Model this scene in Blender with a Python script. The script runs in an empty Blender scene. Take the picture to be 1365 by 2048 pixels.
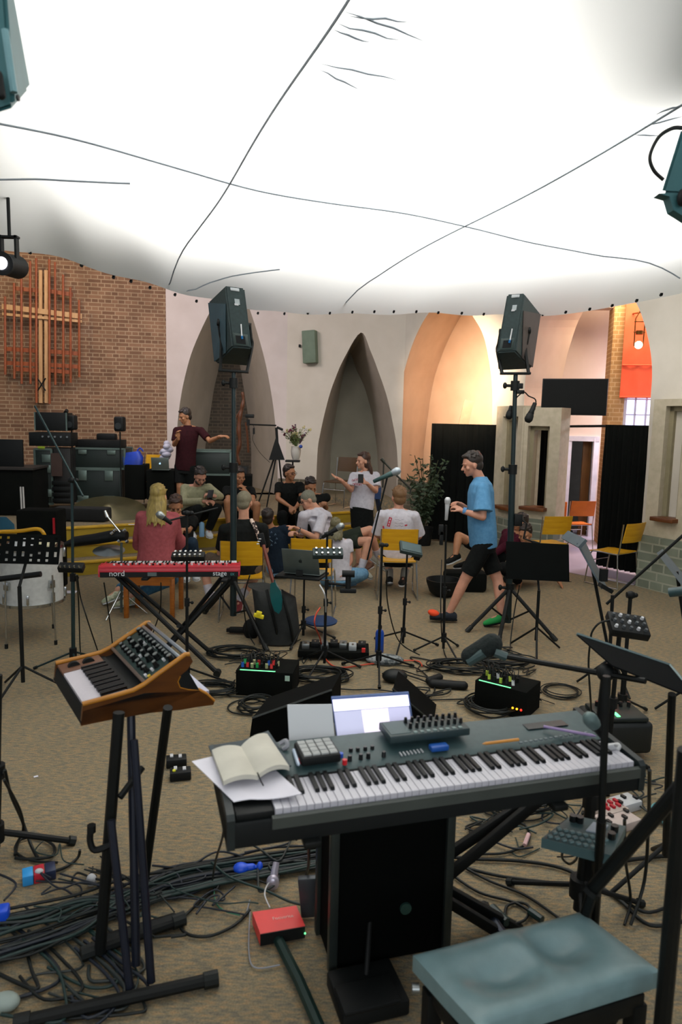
import bpy, bmesh, math, random
from mathutils import Vector, Matrix
from mathutils.geometry import tessellate_polygon
random.seed(7)
S = bpy.context.scene
V = Vector
PI = math.pi
# ------------------------------------------------------------------ camera
F, EYE, PITCH, ROLL = 1400.0, 2.0, math.radians(7.4), 0.022
cam_d = bpy.data.cameras.new('camera'); cam = bpy.data.objects.new('camera', cam_d)
S.collection.objects.link(cam); S.camera = cam
cam_d.sensor_fit = 'VERTICAL'; cam_d.sensor_height = 36.0; cam_d.lens = 36.0*F/2048
cam_d.clip_start = 0.05; cam_d.clip_end = 100
FW = V((0, math.cos(PITCH), -math.sin(PITCH))); RT = V((1, 0, 0)); UP = RT.cross(FW)
c_, s_ = math.cos(ROLL), math.sin(ROLL)
R2 = RT*c_ + UP*s_; U2 = UP*c_ - RT*s_
cam.matrix_world = Matrix(((R2.x, U2.x, -FW.x, 0), (R2.y, U2.y, -FW.y, 0), (R2.z, U2.z, -FW.z, EYE), (0, 0, 0, 1)))
cam_d.dof.use_dof = True; cam_d.dof.focus_distance = 6.3; cam_d.dof.aperture_fstop = 3.2
C0 = V((0, 0, EYE))
def ray(px, py): return FW + R2*((px-682.5)/F) + U2*(-(py-1024)/F)
def G(px, py, z=0.0):
    d = ray(px, py); return C0 + d*((z-EYE)/d.z)
def A(px, py, Y):
    d = ray(px, py); return C0 + d*(Y/d.y)
def W(px, py, a, b):
    "where the sight line meets the vertical plane through ground points a, b"
    n = V((b[1]-a[1], a[0]-b[0], 0)); d = ray(px, py)
    return C0 + d*((V((a[0], a[1], 0))-C0).dot(n)/d.dot(n))
# ------------------------------------------------------------------ light
wd = bpy.data.worlds.new('world'); S.world = wd; wd.use_nodes = True
wb = wd.node_tree.nodes['Background']; wb.inputs[0].default_value = (0.80, 0.86, 0.95, 1); wb.inputs[1].default_value = 0.27
def area(name, loc, target, sx, sy, power, col=(1, 1, 1)):
    l = bpy.data.lights.new(name, 'AREA'); l.shape = 'RECTANGLE'; l.size = sx; l.size_y = sy; l.energy = power; l.color = col
    o = bpy.data.objects.new(name, l); S.collection.objects.link(o); o.location = loc
    o.rotation_euler = (V(target)-V(loc)).to_track_quat('-Z', 'Y').to_euler(); return o
area('roof_light', (0.5, 5.0, 5.9), (0.5, 5.0, 0), 3.4, 4.2, 400, (1.0, 0.975, 0.93))
area('roof_light', (-2.2, 1.0, 6.2), (-1.6, 1.8, 3), 1.6, 2.4, 60, (0.98, 0.99, 1.0))
area('roof_light', (3.0, 6.2, 6.0), (2.6, 6.2, 3), 2.0, 2.0, 30, (0.98, 0.99, 1.0))
area('rear_fill_light', (0.6, -3.4, 2.9), (0.4, 6.0, 0.6), 6.0, 1.6, 95, (0.95, 0.98, 1.0))  # fill light added behind the camera to make up for dimmer canopy light
nl = area('niche_fill_light', (0.5, 9.6, 3.2), (2.75, 12.9, 2.6), 0.3, 0.3, 34, (1.0, 0.74, 0.52)); nl.data.spread = math.radians(52)  # unseen lamp added in the hall to brighten the peach niche
area('vestibule_light', (4.6, 11.2, 4.6), (5.2, 13.0, 1.5), 1.6, 1.0, 95, (1.0, 0.78, 0.55))
area('window_daylight', (6.3, 11.9, 2.4), (4.3, 11.6, 0.3), 1.2, 1.6, 220, (0.90, 0.88, 1.0))
area('side_light', (-3.3, 10.2, 4.6), (-1.6, 14.0, 2.2), 1.6, 1.0, 60, (1.0, 0.86, 0.88))  # area light over the stage, aimed at the back left wall
area('cross_lamp', (-5.4, 10.6, 5.2), (-5.9, 12.8, 4.0), 0.5, 0.5, 26, (1.0, 0.72, 0.42))
S.view_settings.view_transform = 'Standard'; S.view_settings.look = 'None'
S.view_settings.gamma = 1.0; S.view_settings.use_curve_mapping = False; S.view_settings.exposure = 0.30
# ------------------------------------------------------------------ materials
def lin(h):
    if isinstance(h, str): h = tuple(int(h[i:i+2], 16) for i in (0, 2, 4))
    return tuple(((c/255)/12.92 if c/255 <= .04045 else ((c/255+.055)/1.055)**2.4) for c in h) + (1,)
MATS = {}
def mat(name, col, rough=.6, metal=0, col2=None, scale=8, stretch=(1, 1, 1), bump=0, emit=0, spec=.5, trans=0, detail=3, sharp=False):
    if name in MATS: return MATS[name]
    m = bpy.data.materials.new(name); m.use_nodes = True; nt = m.node_tree; b = nt.nodes['Principled BSDF']
    b.inputs['Base Color'].default_value = lin(col); b.inputs['Roughness'].default_value = rough
    b.inputs['Metallic'].default_value = metal; b.inputs['Specular IOR Level'].default_value = spec
    if trans: b.inputs['Transmission Weight'].default_value = trans
    if emit:
        b.inputs['Emission Color'].default_value = lin(col); b.inputs['Emission Strength'].default_value = emit
    if col2 is None and not emit:
        c1 = lin(col); col2 = None
    if col2 or bump or not emit:
        tc = nt.nodes.new('ShaderNodeTexCoord'); mp = nt.nodes.new('ShaderNodeMapping'); mp.inputs['Scale'].default_value = stretch
        nz = nt.nodes.new('ShaderNodeTexNoise'); nz.inputs['Scale'].default_value = scale; nz.inputs['Detail'].default_value = detail
        nt.links.new(tc.outputs['Object'], mp.inputs[0]); nt.links.new(mp.outputs[0], nz.inputs['Vector'])
        rp = nt.nodes.new('ShaderNodeValToRGB')
        lo, hi = (.46, .54) if sharp else (.3, .7)
        rp.color_ramp.elements[0].position = lo; rp.color_ramp.elements[1].position = hi
        c1 = lin(col); c2 = lin(col2) if col2 else tuple(x*.82 for x in c1[:3]) + (1,)
        rp.color_ramp.elements[0].color = c1; rp.color_ramp.elements[1].color = c2
        nt.links.new(nz.outputs['Fac'], rp.inputs[0])
        if not emit: nt.links.new(rp.outputs[0], b.inputs['Base Color'])
        if bump:
            bp = nt.nodes.new('ShaderNodeBump'); bp.inputs['Strength'].default_value = bump; bp.inputs['Distance'].default_value = .02
            nt.links.new(nz.outputs['Fac'], bp.inputs['Height']); nt.links.new(bp.outputs[0], b.inputs['Normal'])
    MATS[name] = m; return m
def brick(name, c1, c2, mortar, ang, w, h, ms=.010, bump=.3):
    "bricks laid on a vertical wall whose ground direction is at angle ang"
    m = bpy.data.materials.new(name); m.use_nodes = True; nt = m.node_tree; b = nt.nodes['Principled BSDF']
    N = nt.nodes.new; L = nt.links.new
    ge = N('ShaderNodeNewGeometry'); mp = N('ShaderNodeMapping'); mp.vector_type = 'POINT'; mp.inputs['Rotation'].default_value = (0, 0, -ang)
    sx = N('ShaderNodeSeparateXYZ'); cx = N('ShaderNodeCombineXYZ')
    L(ge.outputs['Position'], mp.inputs[0]); L(mp.outputs[0], sx.inputs[0]); L(sx.outputs[0], cx.inputs[0]); L(sx.outputs[2], cx.inputs[1])
    bt = N('ShaderNodeTexBrick'); L(cx.outputs[0], bt.inputs['Vector'])
    bt.inputs['Scale'].default_value = 1; bt.inputs['Brick Width'].default_value = w; bt.inputs['Row Height'].default_value = h
    bt.inputs['Mortar Size'].default_value = ms; bt.inputs['Mortar Smooth'].default_value = .2; bt.inputs['Bias'].default_value = -.1
    bt.squash = .5; bt.squash_frequency = 2; bt.offset = .5
    bt.inputs['Color1'].default_value = lin(c1); bt.inputs['Color2'].default_value = lin(c2); bt.inputs['Mortar'].default_value = lin(mortar)
    nz = N('ShaderNodeTexNoise'); nz.inputs['Scale'].default_value = 3.0; L(ge.outputs['Position'], nz.inputs['Vector'])
    mx = N('ShaderNodeMix'); mx.data_type = 'RGBA'; mx.blend_type = 'MULTIPLY'; mx.inputs[0].default_value = .55
    L(bt.outputs['Color'], mx.inputs[6])
    rp = N('ShaderNodeValToRGB'); rp.color_ramp.elements[0].color = (.6, .58, .55, 1); rp.color_ramp.elements[1].color = (1, 1, 1, 1)
    rp.color_ramp.elements[0].position = .35; rp.color_ramp.elements[1].position = .6
    L(nz.outputs['Fac'], rp.inputs[0]); L(rp.outputs[0], mx.inputs[7]); L(mx.outputs[2], b.inputs['Base Color'])
    bp = N('ShaderNodeBump'); bp.inputs['Strength'].default_value = bump; bp.inputs['Distance'].default_value = .01; bp.invert = True
    L(bt.outputs['Fac'], bp.inputs['Height']); L(bp.outputs[0], b.inputs['Normal']); b.inputs['Roughness'].default_value = .85
    return m
# ------------------------------------------------------------------ mesh builder
class MB:
    def __init__(s): s.v = []; s.f = []
    def add(s, vs, fs):
        n = len(s.v); s.v += [V(v) for v in vs]; s.f += [tuple(i+n for i in f) for f in fs]; return s
    def bm(s, b):
        b.verts.ensure_lookup_table(); b.verts.index_update()
        s.add([v.co.copy() for v in b.verts], [[v.index for v in f.verts] for f in b.faces]); b.free(); return s
    def box(s, c, size, rot=None, bev=0.0, seg=2):
        b = bmesh.new(); bmesh.ops.create_cube(b, size=1)
        for v in b.verts: v.co = V((v.co.x*size[0], v.co.y*size[1], v.co.z*size[2]))
        if bev: bmesh.ops.bevel(b, geom=list(b.edges), offset=bev, segments=seg, affect='EDGES', profile=.5)
        R = rot if rot is not None else Matrix.Identity(3)
        if isinstance(R, (int, float)): R = Matrix.Rotation(R, 3, 'Z')
        for v in b.verts: v.co = R @ v.co + V(c)
        return s.bm(b)
    def cyl(s, p0, p1, r0, r1=None, n=12, caps=True):
        p0, p1 = V(p0), V(p1); r1 = r0 if r1 is None else r1; d = (p1-p0)
        if d.length < 1e-6: return s
        q = d.to_track_quat('Z', 'Y').to_matrix(); x, y = q.col[0], q.col[1]
        vs = []; fs = []
        for p, r in ((p0, r0), (p1, r1)):
            for i in range(n):
                a = 2*PI*i/n; vs.append(p + x*(r*math.cos(a)) + y*(r*math.sin(a)))
        for i in range(n): fs.append((i, (i+1) % n, n+(i+1) % n, n+i))
        if caps: fs += [tuple(reversed(range(n))), tuple(range(n, 2*n))]
        return s.add(vs, fs)
    def tube(s, pts, r, n=6, closed=False):
        pts = [V(p) for p in pts]; m = len(pts); vs = []; fs = []; x = None
        for i, p in enumerate(pts):
            a = pts[(i-1) % m] if (closed or i > 0) else p; b = pts[(i+1) % m] if (closed or i < m-1) else p
            t = (b-a); t = t.normalized() if t.length > 1e-9 else V((0, 0, 1))
            if x is None: x = t.orthogonal().normalized()
            x = (x - t*x.dot(t)); x = x.normalized() if x.length > 1e-6 else t.orthogonal().normalized()
            y = t.cross(x); rr = r[i] if isinstance(r, (list, tuple)) else r
            for k in range(n):
                an = 2*PI*k/n; vs.append(p + x*(rr*math.cos(an)) + y*(rr*math.sin(an)))
        for i in range(m if closed else m-1):
            j = (i+1) % m
            for k in range(n): fs.append((i*n+k, i*n+(k+1) % n, j*n+(k+1) % n, j*n+k))
        if not closed: fs += [tuple(reversed(range(n))), tuple(range((m-1)*n, m*n))]
        return s.add(vs, fs)
    def ell(s, c, r, rot=None, nu=16, nv=10):
        c = V(c); R = rot if rot is not None else Matrix.Identity(3)
        if isinstance(r, (int, float)): r = (r, r, r)
        vs = [c + R @ V((0, 0, r[2]))]; fs = []
        for j in range(1, nv):
            t = PI*j/nv
            for i in range(nu):
                a = 2*PI*i/nu; vs.append(c + R @ V((r[0]*math.sin(t)*math.cos(a), r[1]*math.sin(t)*math.sin(a), r[2]*math.cos(t))))
        vs.append(c + R @ V((0, 0, -r[2]))); L = len(vs)-1
        for i in range(nu):
            fs.append((0, 1+i, 1+(i+1) % nu)); fs.append((L, L-nu+(i+1) % nu, L-nu+i))
        for j in range(nv-2):
            for i in range(nu):
                a = 1+j*nu+i; b = 1+j*nu+(i+1) % nu; fs.append((a, a+nu, b+nu, b))
        return s.add(vs, fs)
    def cap(s, p0, p1, r0, r1=None, n=12):
        r1 = r0 if r1 is None else r1; p0, p1 = V(p0), V(p1)
        s.cyl(p0, p1, r0, r1, n); s.ell(p0, r0, nu=n, nv=8); s.ell(p1, r1, nu=n, nv=8); return s
    def loft(s, secs, n=20, caps=True, pw=1.0):
        "secs: (centre, x-axis vector, y-axis vector)"
        vs = []; fs = []
        for c, x, y in secs:
            for i in range(n):
                a = 2*PI*i/n; ca, sa = math.cos(a), math.sin(a)
                ca = math.copysign(abs(ca)**pw, ca); sa = math.copysign(abs(sa)**pw, sa)
                vs.append(V(c) + V(x)*ca + V(y)*sa)
        for j in range(len(secs)-1):
            for i in range(n): fs.append((j*n+i, j*n+(i+1) % n, (j+1)*n+(i+1) % n, (j+1)*n+i))
        if caps: fs += [tuple(reversed(range(n))), tuple(range((len(secs)-1)*n, len(secs)*n))]
        return s.add(vs, fs)
    def lathe(s, prof, o=(0, 0, 0), axis=(0, 0, 1), n=24):
        q = V(axis).to_track_quat('Z', 'Y').to_matrix(); o = V(o)
        return s.loft([(o+q.col[2]*z, q.col[0]*max(r, 1e-4), q.col[1]*max(r, 1e-4)) for r, z in prof], n)
    def prism(s, pts, off):
        "closed outline pts (3-D, planar) extruded by vector off"
        pts = [V(p) for p in pts]; off = V(off); n = len(pts)
        tris = tessellate_polygon([pts]); vs = pts + [p+off for p in pts]
        nrm = V((0, 0, 0))
        for i in range(n): nrm += pts[i].cross(pts[(i+1) % n])
        fs = [tuple(t) for t in tris]
        t0 = tris[0]; tn = (pts[t0[1]]-pts[t0[0]]).cross(pts[t0[2]]-pts[t0[0]])
        if tn.dot(off) > 0: fs = [tuple(reversed(t)) for t in fs]
        fs += [tuple(i+n for i in reversed(t)) for t in fs]
        for i in range(n):
            q = (i, (i+1) % n, n+(i+1) % n, n+i)
            fs.append(q if nrm.dot(off) < 0 else tuple(reversed(q)))
        b = bmesh.new(); bv = [b.verts.new(v) for v in vs]
        for f in fs:
            try: b.faces.new([bv[i] for i in f])
            except ValueError: pass
        bmesh.ops.recalc_face_normals(b, faces=list(b.faces)); return s.bm(b)
    def quad(s, a, b, c, d): return s.add([a, b, c, d], [(0, 1, 2, 3)])
    def grid(s, P, thick=None):
        "P[i][j] grid of points; thick = vector gives it a second skin"
        r, c = len(P), len(P[0]); vs = [p for row in P for p in row]
        fs = [(i*c+j, i*c+j+1, (i+1)*c+j+1, (i+1)*c+j) for i in range(r-1) for j in range(c-1)]
        if thick is not None:
            th = V(thick); n = r*c; vs = [V(v) for v in vs]; vs += [v+th for v in vs]
            fs2 = [tuple(i+n for i in reversed(f)) for f in fs]
            rim = [j for j in range(c)] + [i*c+c-1 for i in range(1, r)] + [(r-1)*c+j for j in range(c-2, -1, -1)] + [i*c for i in range(r-2, 0, -1)]
            for k in range(len(rim)):
                a, b = rim[k], rim[(k+1) % len(rim)]; fs2.append((b, a, a+n, b+n))
            fs = fs + fs2
        return s.add(vs, fs)
def base_of(p):
    o = V((0, 0, 0)); 
    while p is not None: o = o + V(p.get('_o', (0, 0, 0))); p = p.parent
    return o
def obj(name, mb, m, parent=None, smooth=35, mods=None):
    "one mesh object; its points are given in the frame of the place (or of the thing, when that stands at the origin)"
    me = bpy.data.meshes.new(name); o0 = base_of(parent)
    me.from_pydata([v-o0 for v in mb.v], [], mb.f); me.update()
    if smooth:
        me.polygons.foreach_set('use_smooth', [True]*len(me.polygons)); me.set_sharp_from_angle(angle=math.radians(smooth))
    me.materials.append(m)
    o = bpy.data.objects.new(name, me); S.collection.objects.link(o); o.parent = parent; return o
def tag(o, label, cat, group=None):
    o['label'] = label; o['category'] = cat
    if group: o['group'] = group
    return o
def thing(name, label, cat, loc=(0, 0, 0), group=None):
    o = bpy.data.objects.new(name, None); S.collection.objects.link(o); o.empty_display_size = .1
    o.location = loc; o['_o'] = tuple(loc); return tag(o, label, cat, group)
def solo(name, mb, m, label, cat, group=None, smooth=35):
    "a thing that is one mesh, its origin moved to its own base"
    lo = V((sum(v.x for v in mb.v)/len(mb.v), sum(v.y for v in mb.v)/len(mb.v), min(v.z for v in mb.v)))
    mb.v = [v-lo for v in mb.v]; o = obj(name, mb, m, None, smooth); o.location = lo; return tag(o, label, cat, group)
def struct(name, mb, m, parent=None, smooth=35):
    o = obj(name, mb, m, parent, smooth)
    if parent is None: o['kind'] = 'structure'
    return o
def dup(root, loc, rotz, label=None, group=None):
    r = root.copy(); S.collection.objects.link(r); r.location = loc; r.rotation_euler = (0, 0, rotz)
    if label: r['label'] = label
    if group: r['group'] = group
    for ch in list(root.children):
        c = ch.copy(); S.collection.objects.link(c); c.parent = r
        for g in ch.children:
            d = g.copy(); S.collection.objects.link(d); d.parent = c
    return r
def Rz(a): return Matrix.Rotation(a, 3, 'Z')
def frame(x, z):
    "rotation matrix from an x direction and an approximate z direction"
    x = V(x).normalized(); z = V(z); y = z.cross(x).normalized(); z = x.cross(y)
    return Matrix((x, y, z)).transposed()
def text_mb(txt, size, origin, xdir, zdir, depth=.002):
    cu = bpy.data.curves.new('writing', 'FONT'); cu.body = txt; cu.size = size; cu.extrude = depth; cu.resolution_u = 3
    o = bpy.data.objects.new('writing', cu); S.collection.objects.link(o)
    bpy.context.view_layer.update()
    me = bpy.data.meshes.new_from_object(o.evaluated_get(bpy.context.evaluated_depsgraph_get()))
    x = V(xdir).normalized(); y = V(zdir).normalized(); z = x.cross(y)
    mb = MB(); mb.add([V(origin)+x*v.co.x+y*v.co.y+z*v.co.z for v in me.vertices], [tuple(p.vertices) for p in me.polygons])
    bpy.data.objects.remove(o); bpy.data.curves.remove(cu); bpy.data.meshes.remove(me); return mb
def smooth_path(pts, k=6):
    "Catmull-Rom through pts"
    pts = [V(p) for p in pts]; out = []; n = len(pts)
    for i in range(n-1):
        p0 = pts[max(i-1, 0)]; p1 = pts[i]; p2 = pts[i+1]; p3 = pts[min(i+2, n-1)]
        for j in range(k):
            t = j/k; out.append(.5*((2*p1)+(p2-p0)*t+(2*p0-5*p1+4*p2-p3)*t*t+(3*p1-p0-3*p2+p3)*t**3))
    out.append(pts[-1]); return out
# common materials
BLK = mat('black_metal', '080b0a', .55, .1, col2='0c100f', spec=.3); BLKP = mat('black_plastic', '090c0c', .6, col2='0d1111', spec=.3)
RUB = mat('cable_rubber', '080d0b', .5, col2='0d1412', spec=.35); CHR = mat('chrome', 'c9cccb', .22, 1.0); STEEL = mat('brushed_steel', '9aa0a0', .35, .9)
TEAL = mat('cabinet_paint', '1f2f2e', .6, col2='27393a', scale=40); WHT = mat('white_plastic', 'c4c6c8', .5)
WOODY = mat('yellow_plywood', 'd8a41c', .4, col2='c8920f', scale=5, stretch=(1, 1, 8)); LED = mat('green_light', '66e890', emit=1.6)
PAPER = mat('paper', 'e3e1ea', .8, col2='d5d3dc'); RED = mat('red_paint', 'b31226', .35)
# ================================================================== STRUCTURE
mb = MB(); mb.box((0, 6.5, -.05), (16, 18, .1))
def floor_mat():
    m = bpy.data.materials.new('carpet'); m.use_nodes = True; nt = m.node_tree; b = nt.nodes['Principled BSDF']; N = nt.nodes.new; L = nt.links.new
    ge = N('ShaderNodeNewGeometry'); mp = N('ShaderNodeMapping'); mp.inputs['Rotation'].default_value = (0, 0, .42); mp.inputs['Scale'].default_value = (1, 3.5, 1)
    n1 = N('ShaderNodeTexNoise'); n1.inputs['Scale'].default_value = 22; n1.inputs['Detail'].default_value = 6
    n2 = N('ShaderNodeTexNoise'); n2.inputs['Scale'].default_value = 130; n2.inputs['Detail'].default_value = 2
    n3 = N('ShaderNodeTexNoise'); n3.inputs['Scale'].default_value = 1.1
    L(ge.outputs['Position'], mp.inputs[0]); L(mp.outputs[0], n1.inputs[0]); L(ge.outputs['Position'], n2.inputs[0]); L(ge.outputs['Position'], n3.inputs[0])
    r1 = N('ShaderNodeValToRGB'); e = r1.color_ramp.elements; e[0].position = .36; e[0].color = lin('80796a'); e[1].position = .66; e[1].color = lin('b0946e')
    k = r1.color_ramp.elements.new(.5); k.color = lin('968a70'); L(n1.outputs['Fac'], r1.inputs[0])
    m1 = N('ShaderNodeMix'); m1.data_type = 'RGBA'; m1.blend_type = 'MULTIPLY'; m1.inputs[0].default_value = .5
    r2 = N('ShaderNodeValToRGB'); r2.color_ramp.elements[0].color = (.5, .5, .5, 1); r2.color_ramp.elements[0].position = .35; r2.color_ramp.elements[1].position = .62
    L(n2.outputs['Fac'], r2.inputs[0]); L(r1.outputs[0], m1.inputs[6]); L(r2.outputs[0], m1.inputs[7])
    m2 = N('ShaderNodeMix'); m2.data_type = 'RGBA'; m2.blend_type = 'MULTIPLY'; m2.inputs[0].default_value = .3
    L(m1.outputs[2], m2.inputs[6]); L(n3.outputs['Fac'], m2.inputs[7]); L(m2.outputs[2], b.inputs['Base Color'])
    bp = N('ShaderNodeBump'); bp.inputs['Strength'].default_value = .35; bp.inputs['Distance'].default_value = .01
    L(n2.outputs['Fac'], bp.inputs['Height']); L(bp.outputs[0], b.inputs['Normal']); b.inputs['Roughness'].default_value = .95; b.inputs['Specular IOR Level'].default_value = .1
    return m
CARPET = floor_mat()
struct('floor', mb, CARPET)
mb = MB(); vf = [G(1112, 1158), G(1208, 1170), V((5.6, 12.6, 0)), V((3.2, 12.9, 0))]
mb.prism([V((p.x, p.y, .004)) for p in (V((3.02, 9.6, 0)), V((3.75, 8.75, 0)), V((6.3, 10.6, 0)), V((6.3, 13.4, 0)), V((3.0, 13.4, 0)))], (0, 0, .006))
struct('floor_vestibule', mb, mat('vestibule_tiles', 'b5a8b8', .35, col2='a89cae', scale=3))
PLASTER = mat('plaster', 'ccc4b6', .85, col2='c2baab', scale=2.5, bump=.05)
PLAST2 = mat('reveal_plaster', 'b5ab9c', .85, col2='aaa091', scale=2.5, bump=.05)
BEIGE = mat('cast_stone_trim', 'bdb29a', .8, col2='aea38a', scale=12, bump=.08)
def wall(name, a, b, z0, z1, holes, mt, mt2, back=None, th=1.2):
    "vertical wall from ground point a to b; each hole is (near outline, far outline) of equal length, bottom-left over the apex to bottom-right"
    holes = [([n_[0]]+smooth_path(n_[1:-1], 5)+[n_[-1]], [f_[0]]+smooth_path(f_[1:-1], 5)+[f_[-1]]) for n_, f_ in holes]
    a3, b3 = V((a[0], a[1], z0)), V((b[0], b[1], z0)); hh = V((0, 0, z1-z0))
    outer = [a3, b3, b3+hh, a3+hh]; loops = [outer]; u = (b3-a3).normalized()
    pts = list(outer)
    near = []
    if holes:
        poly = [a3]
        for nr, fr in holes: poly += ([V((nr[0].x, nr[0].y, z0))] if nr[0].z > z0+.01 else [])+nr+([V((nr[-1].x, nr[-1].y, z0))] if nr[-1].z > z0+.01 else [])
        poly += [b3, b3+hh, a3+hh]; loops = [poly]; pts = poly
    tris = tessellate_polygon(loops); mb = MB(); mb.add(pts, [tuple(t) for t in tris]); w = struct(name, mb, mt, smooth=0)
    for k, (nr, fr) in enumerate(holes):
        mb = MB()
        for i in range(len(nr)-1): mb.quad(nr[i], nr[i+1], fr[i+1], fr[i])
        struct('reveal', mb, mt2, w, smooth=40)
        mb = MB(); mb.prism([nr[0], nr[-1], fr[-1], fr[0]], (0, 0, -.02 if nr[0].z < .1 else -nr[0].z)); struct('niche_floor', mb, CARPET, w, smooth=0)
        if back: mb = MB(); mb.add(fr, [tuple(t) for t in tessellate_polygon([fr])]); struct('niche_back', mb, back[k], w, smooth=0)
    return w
def dn(pts, z):
    "add the feet of an outline at height z"
    return [V((pts[0].x, pts[0].y, z))] + pts + [V((pts[-1].x, pts[-1].y, z))]
P0, P1, P2, P3, P4, P5 = (-9.5, 12.2), (-3.37, 13.5), (-1.10, 13.7), (1.10, 13.05), (2.75, 10.9), (3.87, 8.95)
u4 = (V(P5)-V(P4)).normalized(); P6 = (P5[0]+u4[0]*3.2, P5[1]+u4[1]*3.2)
ang = math.atan2(P1[1]-P0[1], P1[0]-P0[0])
BRICK = brick('red_brown_brick', '8c6a50', '6d4f3a', 'a58c70', ang, .235, .070, .009)
wall('wall_left', P0, P1, 0, 6.2, [], BRICK, None)
# arch 1 beside the brick wall
q1, q2 = (P1[0], P1[1]+1.7), (P2[0], P2[1]+1.7)
n = dn([W(x, y, P1, P2) for x, y in ((352, 900), (355, 851), (361, 800), (371, 750), (387, 696), (418, 628), (440, 596), (470, 560), (492, 600), (507, 640), (530, 720), (545, 800), (553, 870), (556, 920))], .54)
f = dn([W(x, y, q1, q2) for x, y in ((411, 894), (416, 860), (422, 820), (428, 780), (436, 744), (444, 700), (450, 670), (461, 640), (468, 670), (474, 700), (483, 747), (496, 829), (501, 870), (503, 903))], .54)
WPINK = mat('rose_plaster', 'd0c5bf', .85, col2='c6bab3', scale=2.5, bump=.05)
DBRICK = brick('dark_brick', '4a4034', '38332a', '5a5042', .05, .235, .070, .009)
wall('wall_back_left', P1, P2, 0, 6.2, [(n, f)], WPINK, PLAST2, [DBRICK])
# arch 2, centre
q1, q2 = (P2[0]+.3, P2[1]+1.6), (P3[0]+.3, P3[1]+1.6)
n = dn([W(x, y, P2, P3) for x, y in ((633, 960), (636, 897), (642, 862), (649, 830), (658, 795), (669, 762), (688, 718), (722, 665), (742, 703), (757, 742), (768, 773), (777, 803), (786, 845), (794, 894), (797, 955))], .54)
f = dn([W(x, y, q1, q2) for x, y in ((660, 950), (663, 894), (667, 860), (672, 830), (676, 806), (683, 770), (690, 738), (700, 705), (713, 739), (722, 757), (730, 776), (737, 800), (744, 826), (754, 894), (757, 950))], .54)
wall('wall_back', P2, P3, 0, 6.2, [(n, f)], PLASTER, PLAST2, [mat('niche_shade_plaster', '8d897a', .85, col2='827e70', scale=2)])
# arch 3
q1, q2 = (P3[0]+1.1, P3[1]+.85), (P4[0]+1.1, P4[1]+.85)
PEACH = mat('peach_plaster', 'e3c6aa', .85, col2='dabb9d', scale=2.5)
n = dn([W(x, y, P3, P4) for x, y in ((796, 900), (799, 820), (800, 792), (808, 746), (829, 680), (858, 626), (905, 575), (943, 628), (966, 668), (978, 717), (985, 775), (985, 845), (985, 940))], 0)
f = dn([W(x, y, q1, q2) for x, y in ((848, 900), (858, 820), (862, 792), (872, 746), (896, 682), (924, 630), (960, 580), (992, 630), (1012, 668), (1022, 717), (1027, 775), (1027, 845), (1027, 940))], 0)
wall('wall_right_back', P3, P4, 0, 6.2, [(n, f)], PLASTER, mat('warm_reveal_plaster', 'd3bda8', .85, col2='c9b29c', scale=2.5), [PEACH])
# arch 4, open to the vestibule
q1, q2 = (P4[0]+1.0, P4[1]+.55), (P5[0]+1.0, P5[1]+.55)
n = dn([W(x, y, P4, P5) for x, y in ((1048, 900), (1049, 800), (1053, 746), (1065, 695), (1085, 626), (1160, 545), (1235, 560), (1270, 601), (1288, 643), (1301, 697), (1305, 746), (1302, 800), (1293, 940))], 0)
f = dn([W(x, y, q1, q2) for x, y in ((1108, 900), (1109, 800), (1125, 755), (1139, 697), (1166, 626), (1225, 560), (1300, 565), (1335, 601), (1352, 643), (1362, 697), (1366, 746), (1362, 800), (1356, 940))], 0)
wall('wall_right', P4, P6, 0, 6.2, [(n, f)], PLASTER, MATS['warm_reveal_plaster'])
# vestibule: back wall with doorway, pilaster, window
B0, B1 = (2.95, 13.0), (6.2, 12.35)
dl, dr = W(1138, 880, B0, B1), W(1192, 882, B0, B1)
CREAM = mat('cream_plaster', 'd8c3b4', .85, col2='cfb9a9', scale=2.5)
hole = [V((dl.x, dl.y, 0)), V((dl.x, dl.y, dl.z)), V((dr.x, dr.y, dl.z)), V((dr.x, dr.y, 0))]
w1, w2 = W(1247, 792, B0, B1), W(1318, 860, B0, B1)
poly = [V((B0[0], B0[1], 0))]+hole+[V((B1[0], B1[1], 0)), V((B1[0], B1[1], 6)), V((B0[0], B0[1], 6))]
mb = MB(); mb.add(poly, [tuple(t) for t in tessellate_polygon([poly])])
for i in range(3): mb.quad(hole[i], hole[i+1], hole[i+1]+V((.04, .2, 0)), hole[i]+V((.04, .2, 0)))
struct('wall_vestibule', mb, CREAM, smooth=0)
mb = MB()
for a, b in ((hole[0], hole[1]), (hole[3], hole[2])): mb.box((a+b)/2+V((0, -.03, 0)), (.09, .07, (b-a).length+.09))
mb.box((hole[1]+hole[2])/2+V((0, -.035, .03)), ((hole[2]-hole[1]).length+.1, .07, .09), Rz(math.atan2(B1[1]-B0[1], B1[0]-B0[0])))
fr = struct('door_1', mb, mat('white_door_frame', 'd6d2dc', .6))
mb = MB(); bx = hole[3]+V((-.15, .16, 0)); mb.box(bx+V((.06, 0, .87)), (.15, .05, 1.74), bev=.005); struct('door_leaf', mb, mat('brown_door_wood', '6b4a22', .5, col2='58391a', scale=6, stretch=(4, 4, .5)), fr)
mb = MB(); mb.box((4.8, 13.9, 1.2), (2.6, .06, 2.6)); struct('wall_lobby', mb, mat('lobby_dark_plaster', '3d3d38', .8))
mb = MB(); mb.box((6.25, 11.2, 3), (.1, 2.6, 6)); struct('wall_side', mb, CREAM)
ymul = B1[1]
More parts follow.
